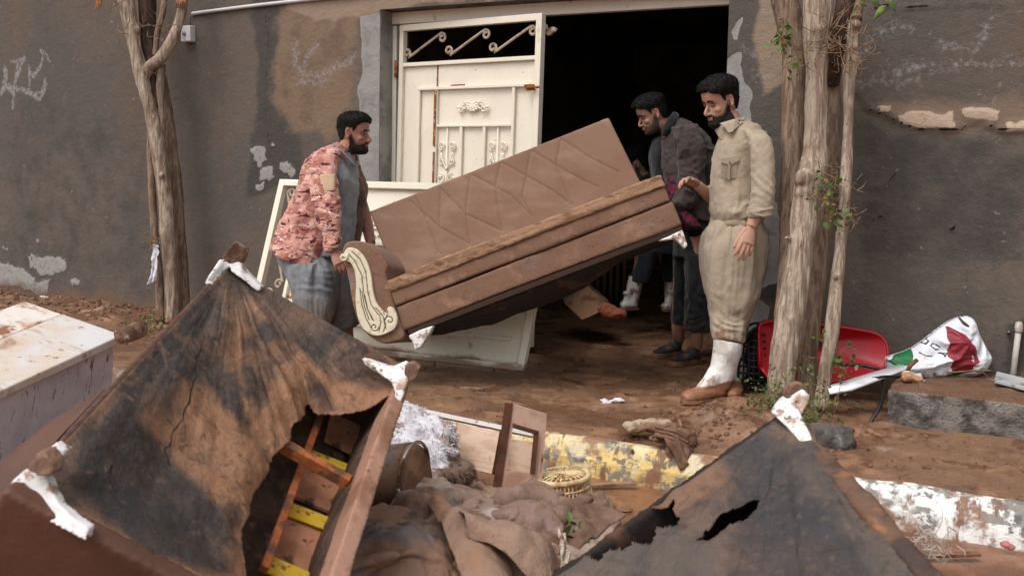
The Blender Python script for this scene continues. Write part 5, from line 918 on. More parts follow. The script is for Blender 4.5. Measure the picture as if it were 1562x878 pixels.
plate([[(618, 556, 2.90), (630, 551, 2.90), (641, 560, 2.90), (636, 576, 2.89), (626, 582, 2.88), (616, 570, 2.89)]], s1, .05, 'leg_cap', M_legm)
# second overturned sofa
A2 = at(1200, 628, 2.8); v2 = unit(-.80*R0-.42*A0-.42*Z0); u2 = -A0*.97+R0*.10-.17*Z0; u2 = unit(u2); n2 = unit(np.cross(v2, u2)); n2 = n2 if n2@(CC-A2) > 0 else -n2
def p2(px, py): w = ppx(px, py, 0, A2, n2)-A2; m_ = np.array([[u2@u2, u2@v2], [u2@v2, v2@v2]]); return tuple(np.linalg.solve(m_, [w@u2, w@v2]))
for q in ((870, 850), (1420, 878), (950, 760), (1100, 878)): print('p2', q, p2(*q), np.dot(ppx(*q, 0, A2, n2)-CC, fw))
s2 = thing('overturned_sofa', A2-n2*.6+u2*.5, 'overturned sofa at lower right with dark ripped underside and one white bracket foot', 'sofa')
S2, T2 = 1.25, .98
us = np.linspace(0, S2, 190); vs = np.linspace(0, T2, 150); U, V_ = np.meshgrid(us, vs); S = U.ravel(); T = V_.ravel(); P = A2+np.outer(S, u2)+np.outer(T, v2)
h1_ = [p2(*q) for q in ((905, 790), (930, 768), (952, 772), (972, 788), (990, 778), (1006, 782), (1026, 764), (1030, 796), (1008, 806), (994, 826), (966, 818), (950, 836), (925, 832), (912, 850), (895, 835))]; h2_ = [p2(*q) for q in ((1158, 742), (1130, 760), (1098, 780), (1070, 800), (1062, 815), (1090, 800), (1120, 782), (1145, 765))]
nn = .014*np.column_stack([fbm(P, 14, 4, 80), fbm(P, 14, 4, 81)]); hd = np.minimum(sdpoly(np.column_stack([S, T])+nn, h1_), sdpoly(np.column_stack([S, T])+nn*.6, h2_))
ed = np.minimum.reduce([S, S2-S, T, T2-T+.25*fbm(P, 6, 3, 85)]); ra = np.hypot(S, T); an = np.arctan2(T, S+.02)
h = -.03*sst(ed, 0, .25)*(1+.6*fbm(P, 3, 3, 82))+.020*(1-np.abs(fbm(P+.1*np.column_stack([fbm(P, 4, 2, 91), fbm(P, 4, 2, 92), fbm(P, 4, 2, 93)]), 4, 2, 90))*2.)*sst(ed, .02, .15)*sst(T, .15, .5)+.018*fbm(np.column_stack([an*6, ra*1.2, ra*0]), 1, 4, 83)*sst(ra, .03, .3)*sst(ed, 0, .05)+.007*fbm(P, 10, 4, 84)*sst(ed, 0, .05)
ej = np.exp(-np.clip(hd, 0, 9)/.05); h += .03*ej*fbm(P, 9, 3, 86)
edge_cut = T > T2-.03+.05*fbm(P, 7, 4, 88)
n1, m1 = len(us), len(vs); i, j = np.meshgrid(np.arange(n1-1), np.arange(m1-1)); a = (j*n1+i).ravel(); Q = np.column_stack([a, a+1, a+1+n1, a+n1]); Q = Q[(hd[Q] > 0).all(1) & ~edge_cut[Q].any(1)]
mud = .75*np.exp(-((T-.42+.3*S+.1*fbm(P, 3, 3, 7))/.14)**2)+.5*np.exp(-S/.04)+.4*fbm(P, 4, 3, 9)
vf = subcut((P+np.outer(h, n2), Q.tolist()), np.ones(len(P), bool)); keep = vf[2]
mk('underside_cloth', vf[:2], M_under2, s2, attrs=dict(mud=mud[keep], slit=mud[keep]*0, drk=.9*np.exp(-((T[keep]-.15-.1*S[keep])/.12)**2)+.5*fbm(P[keep], 3, 3, 19)), solid=.004)
w_ = np.cross(n2, u2)
def slab2(o, e1, e2, e3): o = np.array(o); return hexa([o, o+e1, o+e1+e2, o+e2, o+e3, o+e1+e3, o+e1+e2+e3, o+e2+e3])
o_ = -.03*v2
mk('side_panel', rough_(remesh(slab2(A2-.02*v2-.02*u2+.005*n2, u2*(S2+.04), v2*.05, -n2*.16), .009, 4), .008, 7), mat('mud_streaked_frame', c(104, 76, 60), .7, L=[dict(c=c(68, 54, 48), s=6, lo=.45, hi=.6), dict(c=c(140, 98, 70), s=8, lo=.58, hi=.68)], bump=[(26, .008)]), s2)
mk('side_panel', rough_(remesh(slab2(A2-.06*v2-.02*u2-.155*n2, u2*(S2+.04), v2*.05, -n2*.42), .011, 4), .006, 7), M_panel, s2)
mk('back_panel', rough_(remesh(slab2(A2-.03*u2-.0*n2, v2*T2*.86, u2*.03, -n2*.55), .012, 3), .006, 7), M_flap, s2)  # boards behind the tears coloured near-black, painting the shade of the hollow
mk('inner_board', rough_(remesh(slab2(A2+.02*u2-.42*n2, v2*T2*.9, u2*S2, -n2*.03), .02, 2), .02, 6), M_flap, s2)
mk('inner_brace', remesh(slab2(A2+u2*.60+v2*.45-.03*n2, v2*.05, u2*.5, -n2*.16), .01, 2), M_flap, s2)
plate([[(1178, 630, 2.76), (1190, 612, 2.78), (1206, 600, 2.79), (1220, 602, 2.79), (1216, 620, 2.78), (1226, 648, 2.72), (1244, 680, 2.6), (1238, 692, 2.58), (1220, 672, 2.64), (1200, 650, 2.7)], [(1208, 604, 2.77), (1226, 594, 2.76), (1236, 603, 2.76), (1230, 622, 2.74), (1224, 630, 2.73), (1218, 612, 2.76)]], s2, .03)
plate([[(1198, 606, 2.78), (1206, 588, 2.78), (1222, 583, 2.78), (1234, 594, 2.78), (1226, 604, 2.77), (1210, 612, 2.77)]], s2, .05, 'leg_cap', M_legm)

# ================================================================== FRIDGE lying at left
M_fr = mat('white_enamel', c(204, 200, 200), .4, L=[dict(c=c(200, 182, 164), s=3, lo=.42, hi=.62), dict(c=c(158, 118, 90), s=3.4, lo=.55, hi=.66, f=.9, st=(.5, 1.6, 1), w=.6), dict(c=c(120, 80, 58), s=26, lo=.61, hi=.68)], bump=[(30, .0015)], spec=.5)
M_fm = mat('white_enamel_muddy', c(214, 204, 196), .5, L=[dict(c=c(176, 130, 94), s=3.5, lo=.44, hi=.54, f=.95, st=(.6, 1.5, 1)), dict(c=c(140, 92, 62), s=8, lo=.55, hi=.65)], bump=[(30, .003)])
M_fs = mat('lavender_grey_enamel', c(204, 202, 214), .4, L=[dict(c=c(176, 172, 186), s=3, lo=.4, hi=.65), dict(c=c(110, 72, 58), s=12, lo=.61, hi=.64, st=(1, 2.2, .4), w=1.5), dict(c=c(150, 122, 110), s=5, lo=.64, hi=.72, f=.7), dict(c=c(70, 46, 40), s=40, lo=.66, hi=.69)], bump=[(30, .001)], spec=.5)
K1 = at(187, 510, 4.5); K2 = at(-70, 628, 3.7); K3 = at(45, 455, 4.69)
fx1 = unit((K2-K1)); fy1 = K3-K1; fy1 = unit(fy1-fx1*np.dot(fy1, fx1)); fz1 = np.cross(fx1, fy1); fz1 = fz1 if fz1[2] > 0 else -fz1; FX = np.array([fx1, fy1, fz1])
W_f = 1.6; D_f = np.linalg.norm(K3-K1); fp = lambda a_, b_, h_: K1+fx1*a_+fy1*b_+fz1*h_
fb = lambda a0_, a1_, b0, b1, h0, h1_: box(fp((a0_+a1_)/2, (b0+b1)/2, (h0+h1_)/2), (a1_-a0_, b1-b0, h1_-h0), FX)
fr1 = thing('refrigerator', fp(W_f/2, D_f/2, -.6), 'white refrigerator lying on its side streaked with mud at far left', 'refrigerator')
mk('cabinet', fb(.012, W_f, .03, D_f, -.62, -.052), M_fs, fr1, bevel=.012)
mk('door', fb(.0, W_f, .0, D_f*.60, -.042, .0), M_fr, fr1, bevel=.008); mk('door', fb(.0, W_f, D_f*.607, D_f, -.042, -.003), M_fm, fr1, bevel=.008)['label'] = 'muddier smaller door'
mk('door_seal', fb(.02, W_f-.02, .035, D_f-.01, -.056, -.040), mat('door_seal', c(120, 116, 116), .7), fr1)
# mud streak scratches
mk('side_moulding', box(fp(-.008, D_f*.35, -.3), (.012, .05, .45), FX), M_legm, fr1, bevel=.004)
lg = mk('timber_log', rough_(tube([at(186, 512, 4.3), at(214, 502, 4.5)], .038, 14, 6), .004, 20), M_legm); label(lg, 'short muddy round timber beside the lying refrigerator', 'timber')
# crumpled brown cover below fridge corner
def fn(u, v): P = fp(0, 0, 0)+np.outer(.9+u*.55, fx1)+np.outer(-.12-.0*v, fy1)*0+np.outer(-.10-.05*np.sin(u*5), fy1)*1+np.outer(-.42-v*.3-.0*u, fz1); return P+np.outer(.02*fbm(P, 6, 4, 5), fy1)

# ================================================================== MIDDLE DEBRIS
M_board = mat('wood_laminate', c(206, 176, 154), .6, L=[dict(c=c(188, 156, 134), s=9, lo=.45, hi=.6, st=(1, 1, 4)), dict(c=c(150, 108, 82), s=7, lo=.64, hi=.7, st=(2.4, 1, .6)), dict(c=c(110, 78, 58), s=50, lo=.69, hi=.73)], bump=[(40, .001)], coord='Position')
M_whedge = mat('white_edge', c(236, 234, 236), .5, L=[dict(c=c(170, 140, 120), s=20, lo=.62, hi=.68)])
M_dkb = mat('dark_brown_wood', c(96, 58, 42), .65, L=[dict(c=c(70, 44, 34), s=12, lo=.45, hi=.6)], bump=[(40, .002)])
dB = 4.28
bp = [at(*q) for q in ((640, 632, 4.42), (762, 658, 4.18), (750, 722, 4.12), (622, 692, 4.36))]
nb_ = unit(np.cross(bp[1]-bp[0], bp[3]-bp[0])); nb_ = nb_ if nb_@A0 > 0 else -nb_
cb = thing('wooden_board', (bp[2]+bp[3])/2, 'pale wood-grain cabinet side with white edge behind the shaggy rug', 'panel')
mk('board', prism(bp, nb_*.02), M_board, cb, smooth=False)
e0, e1 = at(612, 621, 4.55), at(812, 664, 4.12)
mk('edge_strip', prism([e0+Z0*.016, e1+Z0*.016, e1-Z0*.002, e0-Z0*.004], nb_*.05), M_whedge, cb, smooth=False)
mk('side_board', prism([at(762, 657, 4.17), at(770, 655, 4.3), at(760, 722, 4.28), at(751, 722, 4.11)], nb_*.02), M_dkb, cb, smooth=False)
bq = [at(*q) for q in ((772, 668, 4.22), (815, 674, 4.12), (812, 722, 4.1), (770, 722, 4.2))]
mk('board', prism(bq, nb_*.015), M_board, cb, smooth=False)
# standing frame door
dF = 3.95
fo = [at(*q, dF) for q in ((775, 614), (834, 632), (826, 746), (757, 742))]; fi = [at(*q, dF) for q in ((783, 646), (820, 657), (814, 722), (773, 718))]
nf = unit(np.cross(fo[1]-fo[0], fo[3]-fo[0])); nf = nf if nf@A0 > 0 else -nf; th = nf*.022
V = np.vstack([fo, fi, np.array(fo)+th, np.array(fi)+th]); Fc = [(i, (i+1) % 4, 4+(i+1) % 4, 4+i) for i in range(4)]+[(8+(i+1) % 4, 8+i, 12+i, 12+(i+1) % 4) for i in range(4)]+[((i+1) % 4, i, 8+i, 8+(i+1) % 4) for i in range(4)]+[(4+i, 4+(i+1) % 4, 12+(i+1) % 4, 12+i) for i in range(4)]
M_fd = mat('muddy_wood_frame', c(196, 160, 142), .7, L=[dict(c=c(170, 132, 112), s=7, lo=.45, hi=.65), dict(c=c(98, 58, 42), s=12, lo=.58, hi=.63, st=(1.6, 1, .35))], bump=[(40, .003, (2, 1, .3))], coord='Position')
cd = thing('cupboard_front', (fo[2]+fo[3])/2, 'muddy wooden frame door with open centre standing by the yellow kerb', 'cupboard front')
mk('door_frame', (V, Fc), M_fd, cd, smooth=False)
mk('edge_strip', prism([fo[0]-R0*.012, fo[0]+R0*.02, fo[3]+R0*.02, fo[3]-R0*.014], -nf*.004), M_dkb, cd, smooth=False)
mk('inner_lip', join(prism([at(782, 645, dF-.01), at(822, 657, dF-.01), at(820, 663, dF-.01), at(782, 652, dF-.01)], -nf*.004), prism([at(822, 658, dF-.01), at(816, 723, dF-.01), at(808, 722, dF-.01), at(814, 660, dF-.01)], -nf*.004)), M_dkb, cd, smooth=False)
# shaggy rug
M_rug = mat('white_shag', c(206, 202, 206), .9, L=[dict(c=c(176, 168, 170), s=14, lo=.45, hi=.65), dict(c=c(140, 112, 96), s=9, lo=.54, hi=.64, f=.85), dict(c=c(104, 80, 66), s=9, lo=.42, hi=.58, z=(-.05, .22), f=.95)], coord='Position')
rc = [at(612, 622, 4.3), at(668, 632, 4.25), at(705, 722, 3.9), at(640, 748, 3.75), at(600, 700, 3.9)]
core = rough_(remesh(join(*[ell(at(x, y_, dd), (r1, .10, r2), None, 16, 10) for x, y_, dd, r1, r2 in ((628, 640, 4.25, .09, .07), (650, 668, 4.15, .13, .10), (622, 672, 4.1, .09, .10), (662, 700, 4.0, .12, .09), (635, 712, 3.95, .10, .10), (690, 718, 3.95, .07, .05), (650, 735, 3.85, .10, .05), (606, 640, 4.25, .05, .08))]), .012, 4), .03, 9)
rg = thing('shaggy_rug', at(650, 745, 3.95), 'white shaggy rug, half muddy, heaped behind the metal drum', 'rug'); mk('rug_pile', core, M_rug, rg)
Vc, Fc_ = core; Nc = vnorm(Vc, Fc_); idx = rng.choice(len(Vc), 6500, replace=len(Vc) < 6500); S = []
for i in idx:
    g = fbm(Vc[i:i+1], 14, 2, 5)[0]; dr = unit(Nc[i]*.55+np.array([g*1.6, -.25, -.35-.8*g])+rng.normal(size=3)*.6); ln = rng.uniform(.014, .034); s_ = unit(np.cross(dr, rng.normal(size=3)))*.0032; s2v = np.cross(dr, s_)*.8; a_ = Vc[i]-Nc[i]*.004; mid = a_+dr*ln*.6-Z0*.004
    S.append((np.array([a_+s_, a_-s_*.5+s2v, a_-s_*.5-s2v, mid+s_*.7, mid-s_*.4+s2v*.6, mid-s_*.4-s2v*.6, a_+dr*ln-Z0*.012]), [(0, 1, 4, 3), (1, 2, 5, 4), (2, 0, 3, 5), (3, 4, 6), (4, 5, 6), (5, 3, 6)]))
label(mk('rug_tuft', join(*S), M_rug, rg, smooth=False), kind='stuff')
# metal drum / pot on its side
M_drum = mat('muddy_dark_metal', c(84, 64, 54), .4, L=[dict(c=c(122, 88, 66), s=6, lo=.42, hi=.6, r=.8), dict(c=c(60, 52, 50), s=14, lo=.55, hi=.65)], bump=[(30, .004)], spec=.6)
M_dm = mat('drum_mud_lid', c(134, 98, 74), .7, L=[dict(c=c(110, 78, 58), s=14, lo=.45, hi=.6)], bump=[(30, .006)])
c0_, c1_ = at(632, 728, 3.35), at(560, 748, 3.28); dx_ = unit(c0_-c1_); dr_ = unit(dx_*1+fw*(-.75)); c1_ = c0_-dr_*.30
pot = thing('drum', (c0_+c1_)/2-Z0*.1, 'mud-filled round metal drum lying on its side between sofa rail and blanket', 'drum')
mk('drum_body', tube([c1_, c0_], .118, 40, 6, ref=Z0), M_drum, pot); mk('drum_rim', tube([c0_+(unit(np.cross(dr_, Z0))*math.cos(a_)+Z0*math.sin(a_))*.119 for a_ in np.linspace(0, 2*math.pi, 40)], .006, 8, 1), mat('bright_rim', c(170, 160, 150), .25, metal=.8, L=[dict(c=c(110, 80, 60), s=12, lo=.45, hi=.6, r=.8)]), pot)
mk('drum_lid', rough_(tube([c0_+dr_*.0, c0_+dr_*.012], .112, 40, 3, ref=Z0), .003, 20), M_dm, pot)

# cloth heaps -----------------------------------------------------------
def blanket(name, lab, outline, dd, amp, sc, mt, seed, nu=120, tilt_=.5, lift=.0, cat='blanket', group=None, strch=(1, 1, 1)):
    """crumpled cloth: outline in px -> lies on a sloping plane; folds as ridged noise"""
    O = at(*outline[0], dd); nrm = unit(Z0*tilt_-A0*(1-tilt_)); a_ = R0; b_ = np.cross(nrm, a_); pts = []
    for q in outline: w = ppx(*q, 0, O, nrm)-O; pts.append((w@a_, w@b_))
    pts = cr(np.array(pts+[pts[0]]), 4); mn, mx = pts.min(0), pts.max(0); asp = (mx-mn)[1]/(mx-mn)[0]; nv_ = max(20, int(nu*asp))
    U, V_ = np.meshgrid(np.linspace(mn[0], mx[0], nu), np.linspace(mn[1], mx[1], nv_)); P2_ = np.column_stack([U.ravel(), V_.ravel()]); P = O+np.outer(P2_[:, 0], a_)+np.outer(P2_[:, 1], b_)
    sd = sdpoly(P2_+.015*np.column_stack([fbm(P, 9, 3, seed), fbm(P, 9, 3, seed+1)]), pts)
    W = P*np.array(strch)+.10*np.column_stack([fbm(P, 3.5, 3, seed+2), fbm(P, 3.5, 3, seed+3), fbm(P, 3.5, 3, seed+4)])
    r1 = 1-np.abs(fbm(W, sc, 2, seed+5))*1.7; r2 = 1-np.abs(fbm(W, sc*2.3, 2, seed+6))*1.7
    h = amp*(r1-.2)+amp*.38*(r2-.4)+.25*amp*fbm(P, sc*4, 3, seed+7); h = (h+lift)*sst(-sd, -.0, .07)-.05*sst(sd, -.02, .01)
    n1, m1 = nu, nv_; i, j = np.meshgrid(np.arange(n1-1), np.arange(m1-1)); a = (j*n1+i).ravel(); Q = np.column_stack([a, a+1, a+1+n1, a+n1]); Q = Q[(sd[Q] < .012).all(1)]
    vf = subcut((P+np.outer(h, nrm), Q.tolist()), np.ones(len(P), bool))
    return label(mk(name, vf[:2], mt, solid=.006), lab, cat, group)
M_bl1 = mat('muddy_blanket', c(148, 120, 102), .85, L=[dict(c=c(150, 112, 88), s=3, lo=.42, hi=.6), dict(c=c(158, 148, 148), s=5, lo=.56, hi=.7, f=.7), dict(c=c(104, 74, 56), s=16, lo=.6, hi=.68, f=.8), dict(c=c(90, 72, 64), s=50, lo=.64, hi=.7, f=.6)], bump=[(40, .006), (160, .003)], coord='Position')
M_clod0 = mat('heap_mud', c(96, 68, 52), .8, bump=[(20, .01)])
M_bl1b = mat('pale_muddy_sheet', c(158, 134, 118), .8, L=[dict(c=c(134, 102, 82), s=6, lo=.45, hi=.6), dict(c=c(186, 178, 182), s=5, lo=.56, hi=.7, f=.8), dict(c=c(112, 80, 60), s=13, lo=.58, hi=.66, f=.8), dict(c=c(90, 66, 52), s=60, lo=.62, hi=.7, f=.7)], bump=[(40, .006), (160, .003)], coord='Position')
M_bl2 = mat('muddy_felt', c(136, 110, 96), .9, L=[dict(c=c(112, 84, 68), s=5, lo=.42, hi=.6), dict(c=c(150, 122, 118), s=9, lo=.55, hi=.68)], bump=[(60, .007), (200, .003)], coord='Position')
M_bl3 = mat('grey_muddy_tarp', c(122, 112, 108), .7, L=[dict(c=c(150, 114, 92), s=4, lo=.45, hi=.6), dict(c=c(82, 72, 68), s=8, lo=.55, hi=.65)], bump=[(40, .006)], coord='Position')
SL = frame(R0, A0+Z0*.12)     # axes of the sloping heap
AX = (SL[0], SL[1], np.cross(SL[0], SL[1]))
def slope(a_, tl): x = unit(R0*math.cos(a_)+A0*math.sin(a_)); y_ = unit(np.cross(Z0, x)+Z0*tl); return (x, y_, np.cross(x, y_))
hb = remesh(join(*[ell(at(x, y_, dd), rr, (R0, A0, Z0)) for x, y_, dd, rr in ((690, 860, 3.15, (.24, .30, .12)), (780, 850, 3.15, (.14, .22, .10)), (615, 880, 2.9, (.12, .2, .12)))]), .02, 3)
label(mk('rubble_heap', rough_(hb, .02, 8), M_clod0), 'low brown mud heap under the blankets at bottom centre', 'mud heap')
simobj('blanket', 'brown mud-soaked blanket spread under the frame door behind the folded heap', on(728, 778, 2, -.11), slope(-.1, .02), simcloth(60, 50, .80, .60, .58, .70, 101, [(0, 0, .16, .06), (.2, .0, .10, .05), (-.2, .05, .10, .05)]), M_bl1, th=.007)
simobj('blanket', 'greyish pale sheet with deep folds in the middle of the bottom heap', at(706, 842, 2.95), slope(-.5, .22), simcloth(66, 64, 1.0, .95, .62, .46, 112, [(0, 0, .18, .09), (-.2, .1, .1, .10), (.15, -.1, .10, .12)]), M_bl1b, th=.007)
simobj('blanket', 'dark felt blanket rumpled right of the pale sheet near the basket', at(798, 822, 3.0), slope(-.7, .22), simcloth(50, 56, .60, .66, .38, .58, 123, [(0, 0, .12, .09)]), M_bl2, th=.007)
simobj('tarp', 'grey tarp crumpled against the left sofa rail at the bottom edge', at(614, 862, 2.75), slope(.9, .25), simcloth(50, 56, .66, .70, .42, .60, 135, [(0, 0, .12, .09)]), M_bl3, 'tarp', th=.005)
def roll(name, lab, pts, r, mt, seed, cat='cloth', flat=.7):
    vf = tube([at(*q) for q in pts], r, 20, 10, flat=flat, ref=Z0); V, Fc = vf; 
    return label(mk(name, folds((V, Fc), .010, seed, (9, 9, 9)), mt), lab, cat)
roll('rolled_cloth', 'thick brown roll of cloth curling over the heap below the frame door', [(722, 788, 3.2), (745, 775, 3.15), (790, 758, 3.2), (835, 762, 3.2), (852, 785, 3.1)], [.012, .03, .04, .035, .02], M_bl2, 5)
roll('rolled_cloth', 'second thinner brown roll lying just under the thick one', [(715, 795, 3.1), (750, 796, 3.0), (800, 785, 3.0), (840, 800, 2.95), (858, 840, 2.9)], [.012, .03, .035, .035, .02], M_bl2, 7)
# big folded flaps of the sheet
def flap(pts_a, pts_b, mt, name, lab, curl_=.02, cat='cloth', th=.006, seed=1):
    a_ = cr(np.array([at(*q) for q in pts_a]), 14); b_ = cr(np.array([at(*q) for q in pts_b]), 14); n = len(a_); us_ = np.linspace(0, 1, 40); V = []
    for k in us_: V.append(a_*(1-k)+b_*k+np.outer(np.full(n, curl_*math.sin(k*math.pi)), -A0*.6+Z0*.8))
    V = np.array(V).reshape(-1, 3); V += .010*np.column_stack([fbm(V, 8, 3, seed), fbm(V, 8, 3, seed+1), fbm(V, 8, 3, seed+2)])+np.outer(.022*(1-np.abs(fbm(V*np.array([1, .4, .6]), 9, 2, seed+5))*2.2)+.006*fbm(V, 30, 3, 2), Z0*.8-A0*.5); Fc = [(i*n+j, i*n+j+1, (i+1)*n+j+1, (i+1)*n+j) for i in range(39) for j in range(n-1)]
    return label(mk(name, (V, Fc), mt, solid=th), lab, cat)
flap([(650, 772, 2.95), (668, 790, 2.85), (690, 830, 2.7), (718, 890, 2.55)], [(690, 772, 3.0), (735, 805, 2.85), (775, 850, 2.7), (795, 900, 2.6)], M_bl1, 'folded_sheet', 'pale muddy sheet fold running diagonally down the heap', .05, seed=3)
flap([(660, 772, 3.0), (705, 768, 3.05), (745, 790, 3.1)], [(655, 768, 3.1), (700, 800, 2.95), (740, 798, 3.0)], M_bl3, 'folded_sheet', 'small grey flap hanging open at the top of the heap', .04, seed=6)
flap([(700, 790, 2.9), (760, 800, 2.85), (830, 830, 2.8), (850, 870, 2.75)], [(715, 815, 2.75), (770, 850, 2.65), (820, 885, 2.6), (840, 905, 2.6)], M_bl1, 'folded_sheet', 'broad pale sheet flap covering the right half of the heap', .06, seed=12)
# basket
M_bas = mat('cream_plastic', c(214, 190, 146), .5, L=[dict(c=c(176, 136, 96), s=12, lo=.5, hi=.62), dict(c=c(120, 84, 60), s=22, lo=.6, hi=.66)], spec=.4)
bc = on(862, 770, 2, -.10); tilt_m = unit(Z0+A0*.10-R0*.1); bxx, byy, _ = frame(R0-tilt_m*np.dot(R0, tilt_m), A0)
bk = thing('basket', bc, 'upturned cream openwork plastic basket beside the yellow kerb', 'basket'); rB = .108; hB = .12
cyl = lambda r_, a_, h_: bc+(bxx*math.cos(a_)+byy*math.sin(a_))*r_+tilt_m*h_
q = []
for h_, r_, rr in ((.0, rB*1.08, .008), (.04, rB*1.04, .005), (.08, rB*1.0, .005), (.115, rB*.96, .012)): q.append(tube([cyl(r_, a_, h_) for a_ in np.linspace(0, 2*math.pi, 40)], rr, 7, 1))
for a_ in np.linspace(0, 2*math.pi, 44, endpoint=False): q.append(tube([cyl(rB*1.08, a_, 0), cyl(rB*1.0, a_, .08), cyl(rB*.96, a_, .115)], .0036, 5, 2))
mk('basket_wall', join(*q), M_bas, bk)
q = [ell(bc+tilt_m*.125, (.018, .018, .006), (bxx, byy, tilt_m))]
for k, a_ in enumerate(np.linspace(0, 2*math.pi, 26, endpoint=False)):
    q.append(tube([cyl(.012, a_, .126), cyl(.05, a_+.05*(-1)**k, .128), cyl(.092, a_, .122)], .0042, 5, 2))
    for r_ in (.045, .07): q.append(tube([cyl(r_, a_, .127), cyl(r_+.01, a_+.12, .127)], .0034, 5, 1))
mk('basket_base', join(*q), M_bas, bk)
M_red = mat('red_cloth', c(158, 44, 54), .85, L=[dict(c=c(120, 62, 52), s=9, lo=.48, hi=.6), dict(c=c(190, 80, 80), s=24, lo=.6, hi=.68)], bump=[(50, .006)])
blanket('red_cloth', 'dirty red cloth lying in the mud below the basket', [(866, 800), (900, 792), (922, 800), (918, 830), (880, 842), (862, 830)], 3.15, .02, 12, M_red, 141, 50, tilt_=.9, lift=.0, cat='cloth')
blanket('mud_sheet', 'small brown mud-caked cloth between basket and right sofa', [(880, 752), (925, 748), (945, 770), (935, 800), (895, 795), (880, 775)], 3.5, .02, 12, M_bl2, 151, 50, tilt_=.9, cat='cloth')
M_wstr = mat('cream_strap', c(196, 180, 160), .7, L=[dict(c=c(130, 98, 76), s=14, lo=.5, hi=.6)])
roll('strap', 'pair of pale straps hanging at the right end of the blanket heap', [(852, 806, 2.9), (858, 830, 2.85), (856, 860, 2.75), (852, 900, 2.65)], .010, M_wstr, 9, 'strap', .5)
roll('strap', 'second pale strap right beside the first at the heap end', [(860, 812, 2.9), (864, 835, 2.85), (862, 865, 2.75), (860, 900, 2.65)], .008, M_wstr, 10, 'strap', .5)
label(mk('paper_scrap', folds(remesh(ell(at(860, 818, 2.95), (.028, .02, .012)), .004, 1), .006, 3, (20, 20, 20)), M_rag), 'crumpled white paper scrap by the red cloth', 'paper')
P = at(865, 808, 2.95)+rng.normal(size=(26, 3))*np.array([.035, .04, .012]); label(mk('leafy_scrap', leafmesh(P, .03), M_leaf), 'few yellow-green leaves lying beside the red cloth', 'leaves')

# muddy cloth & stone over the kerb
st_ = folds(remesh(join(*[ell(at(x, y_, 4.6), (rx, .05, rz), None, 14, 8) for x, y_, rx, rz in ((968, 652, .06, .028), (990, 648, .07, .03), (1010, 647, .05, .026))]), .007, 3), .010, 51, (14, 14, 14))
label(mk('stone', st_, mat('pale_stone', c(172, 152, 132), .9, L=[dict(c=c(128, 96, 74), s=9, lo=.45, hi=.58)], bump=[(50, .008)])), 'flat pale muddy stone on the sidewalk edge', 'stone')
rags = thing('muddy_garment', at(1040, 690, 4.5), 'wrinkled mud-soaked garment draped over the yellow kerb', 'garment')
M_gar = mat('mud_soaked_cloth', c(124, 92, 72), .7, L=[dict(c=c(96, 68, 52), s=8, lo=.45, hi=.62), dict(c=c(148, 114, 90), s=18, lo=.58, hi=.68)], bump=[(40, .008), (140, .003)], spec=.4)
mk('cloth', folds(remesh(join(*[ell(at(x, y_, dd), (rx, .05, rz), None, 14, 8) for x, y_, dd, rx, rz in ((1015, 652, 4.62, .10, .03), (1035, 668, 4.5, .08, .04), (1025, 650, 4.7, .06, .04), (1032, 690, 4.42, .07, .05), (1042, 705, 4.4, .035, .04), (1000, 668, 4.45, .05, .02))]), .008, 3), .022, 53, (16, 16, 10)), M_gar, rags)
q = [tube([at(1012+i*5, 655+2*i, 4.42-.01*i), at(1018+i*5, 675+i*3, 4.37), at(1030+i*4, 690+i*3, 4.35), at(1040+i*2, 716-i*2, 4.34)], .010, 8, 5) for i in range(5)]+[tube([at(1000, 650+6*i, 4.42), at(1025, 656+6*i, 4.38), at(1050, 668+7*i, 4.4)], .011, 8, 5) for i in range(3)]
mk('cloth_fold', folds(join(*q), .006, 5, (20, 20, 20)), M_gar, rags)
label(mk('plastic_scrap', folds(remesh(join(ell(at(925, 612, 5.35), (.035, .03, .014)), ell(at(943, 610, 5.35), (.04, .02, .012))), .005, 1), .008, 3, (20, 20, 20)), M_rag), 'small crumpled white plastic scrap on the muddy sidewalk', 'litter')
label(mk('litter_scrap', folds(remesh(ell(at(1537, 831, 3.7), (.028, .02, .016)), .004, 1), .006, 3, (20, 20, 20)), mat('pink_scrap', c(176, 110, 104), .7)), 'small pinkish scrap below the white kerb', 'litter')

# ================================================================== RIGHT SIDE
M_conc = mat('rough_concrete', c(104, 96, 92), .92, L=[dict(c=c(78, 72, 70), s=7, lo=.42, hi=.6), dict(c=c(150, 144, 140), s=9, lo=.6, hi=.7, f=.8), dict(c=c(122, 86, 64), s=4, lo=.55, hi=.7, f=.6), dict(c=c(60, 54, 52), s=60, lo=.62, hi=.68)], bump=[(18, .02), (70, .012), (200, .003)], coord='Position')
q0 = on(1350, 648, 2, 0); print('ledge', q0, on(1560, 678, 2, 0))
vf = remesh(box(((q0[0]+1.5)/2, (q0[1]-.02)/2, .075), (1.5-q0[0], -.02-q0[1], .21)), .012, 3); V, Fc = vf
V = V+vnorm(V, Fc)*(.010*fbm(V, 7, 4, 3)+.006*fbm(V, 30, 3, 4))[:, None]
label(mk('concrete_ledge', (V, Fc), mat('ledge_concrete', c(146, 137, 130), .85, L=[dict(c=c(84, 77, 73), s=7, lo=.42, hi=.6), dict(c=c(176, 170, 166), s=8, lo=.54, hi=.7, f=.7, st=(1, 1, .6)), dict(c=c(132, 92, 66), s=3, lo=-.2, hi=.2, f=.85) | dict(a='top', n=.6, k=1., lo=.4, hi=.8), dict(c=c(54, 48, 46), s=60, lo=.63, hi=.68)], bump=[(20, .025), (80, .02)], coord='Position'), attrs=dict(top=sst(vnorm(V, Fc)[:, 2], .3, .8))), 'long rough concrete ledge at the foot of the right wall', 'ledge')
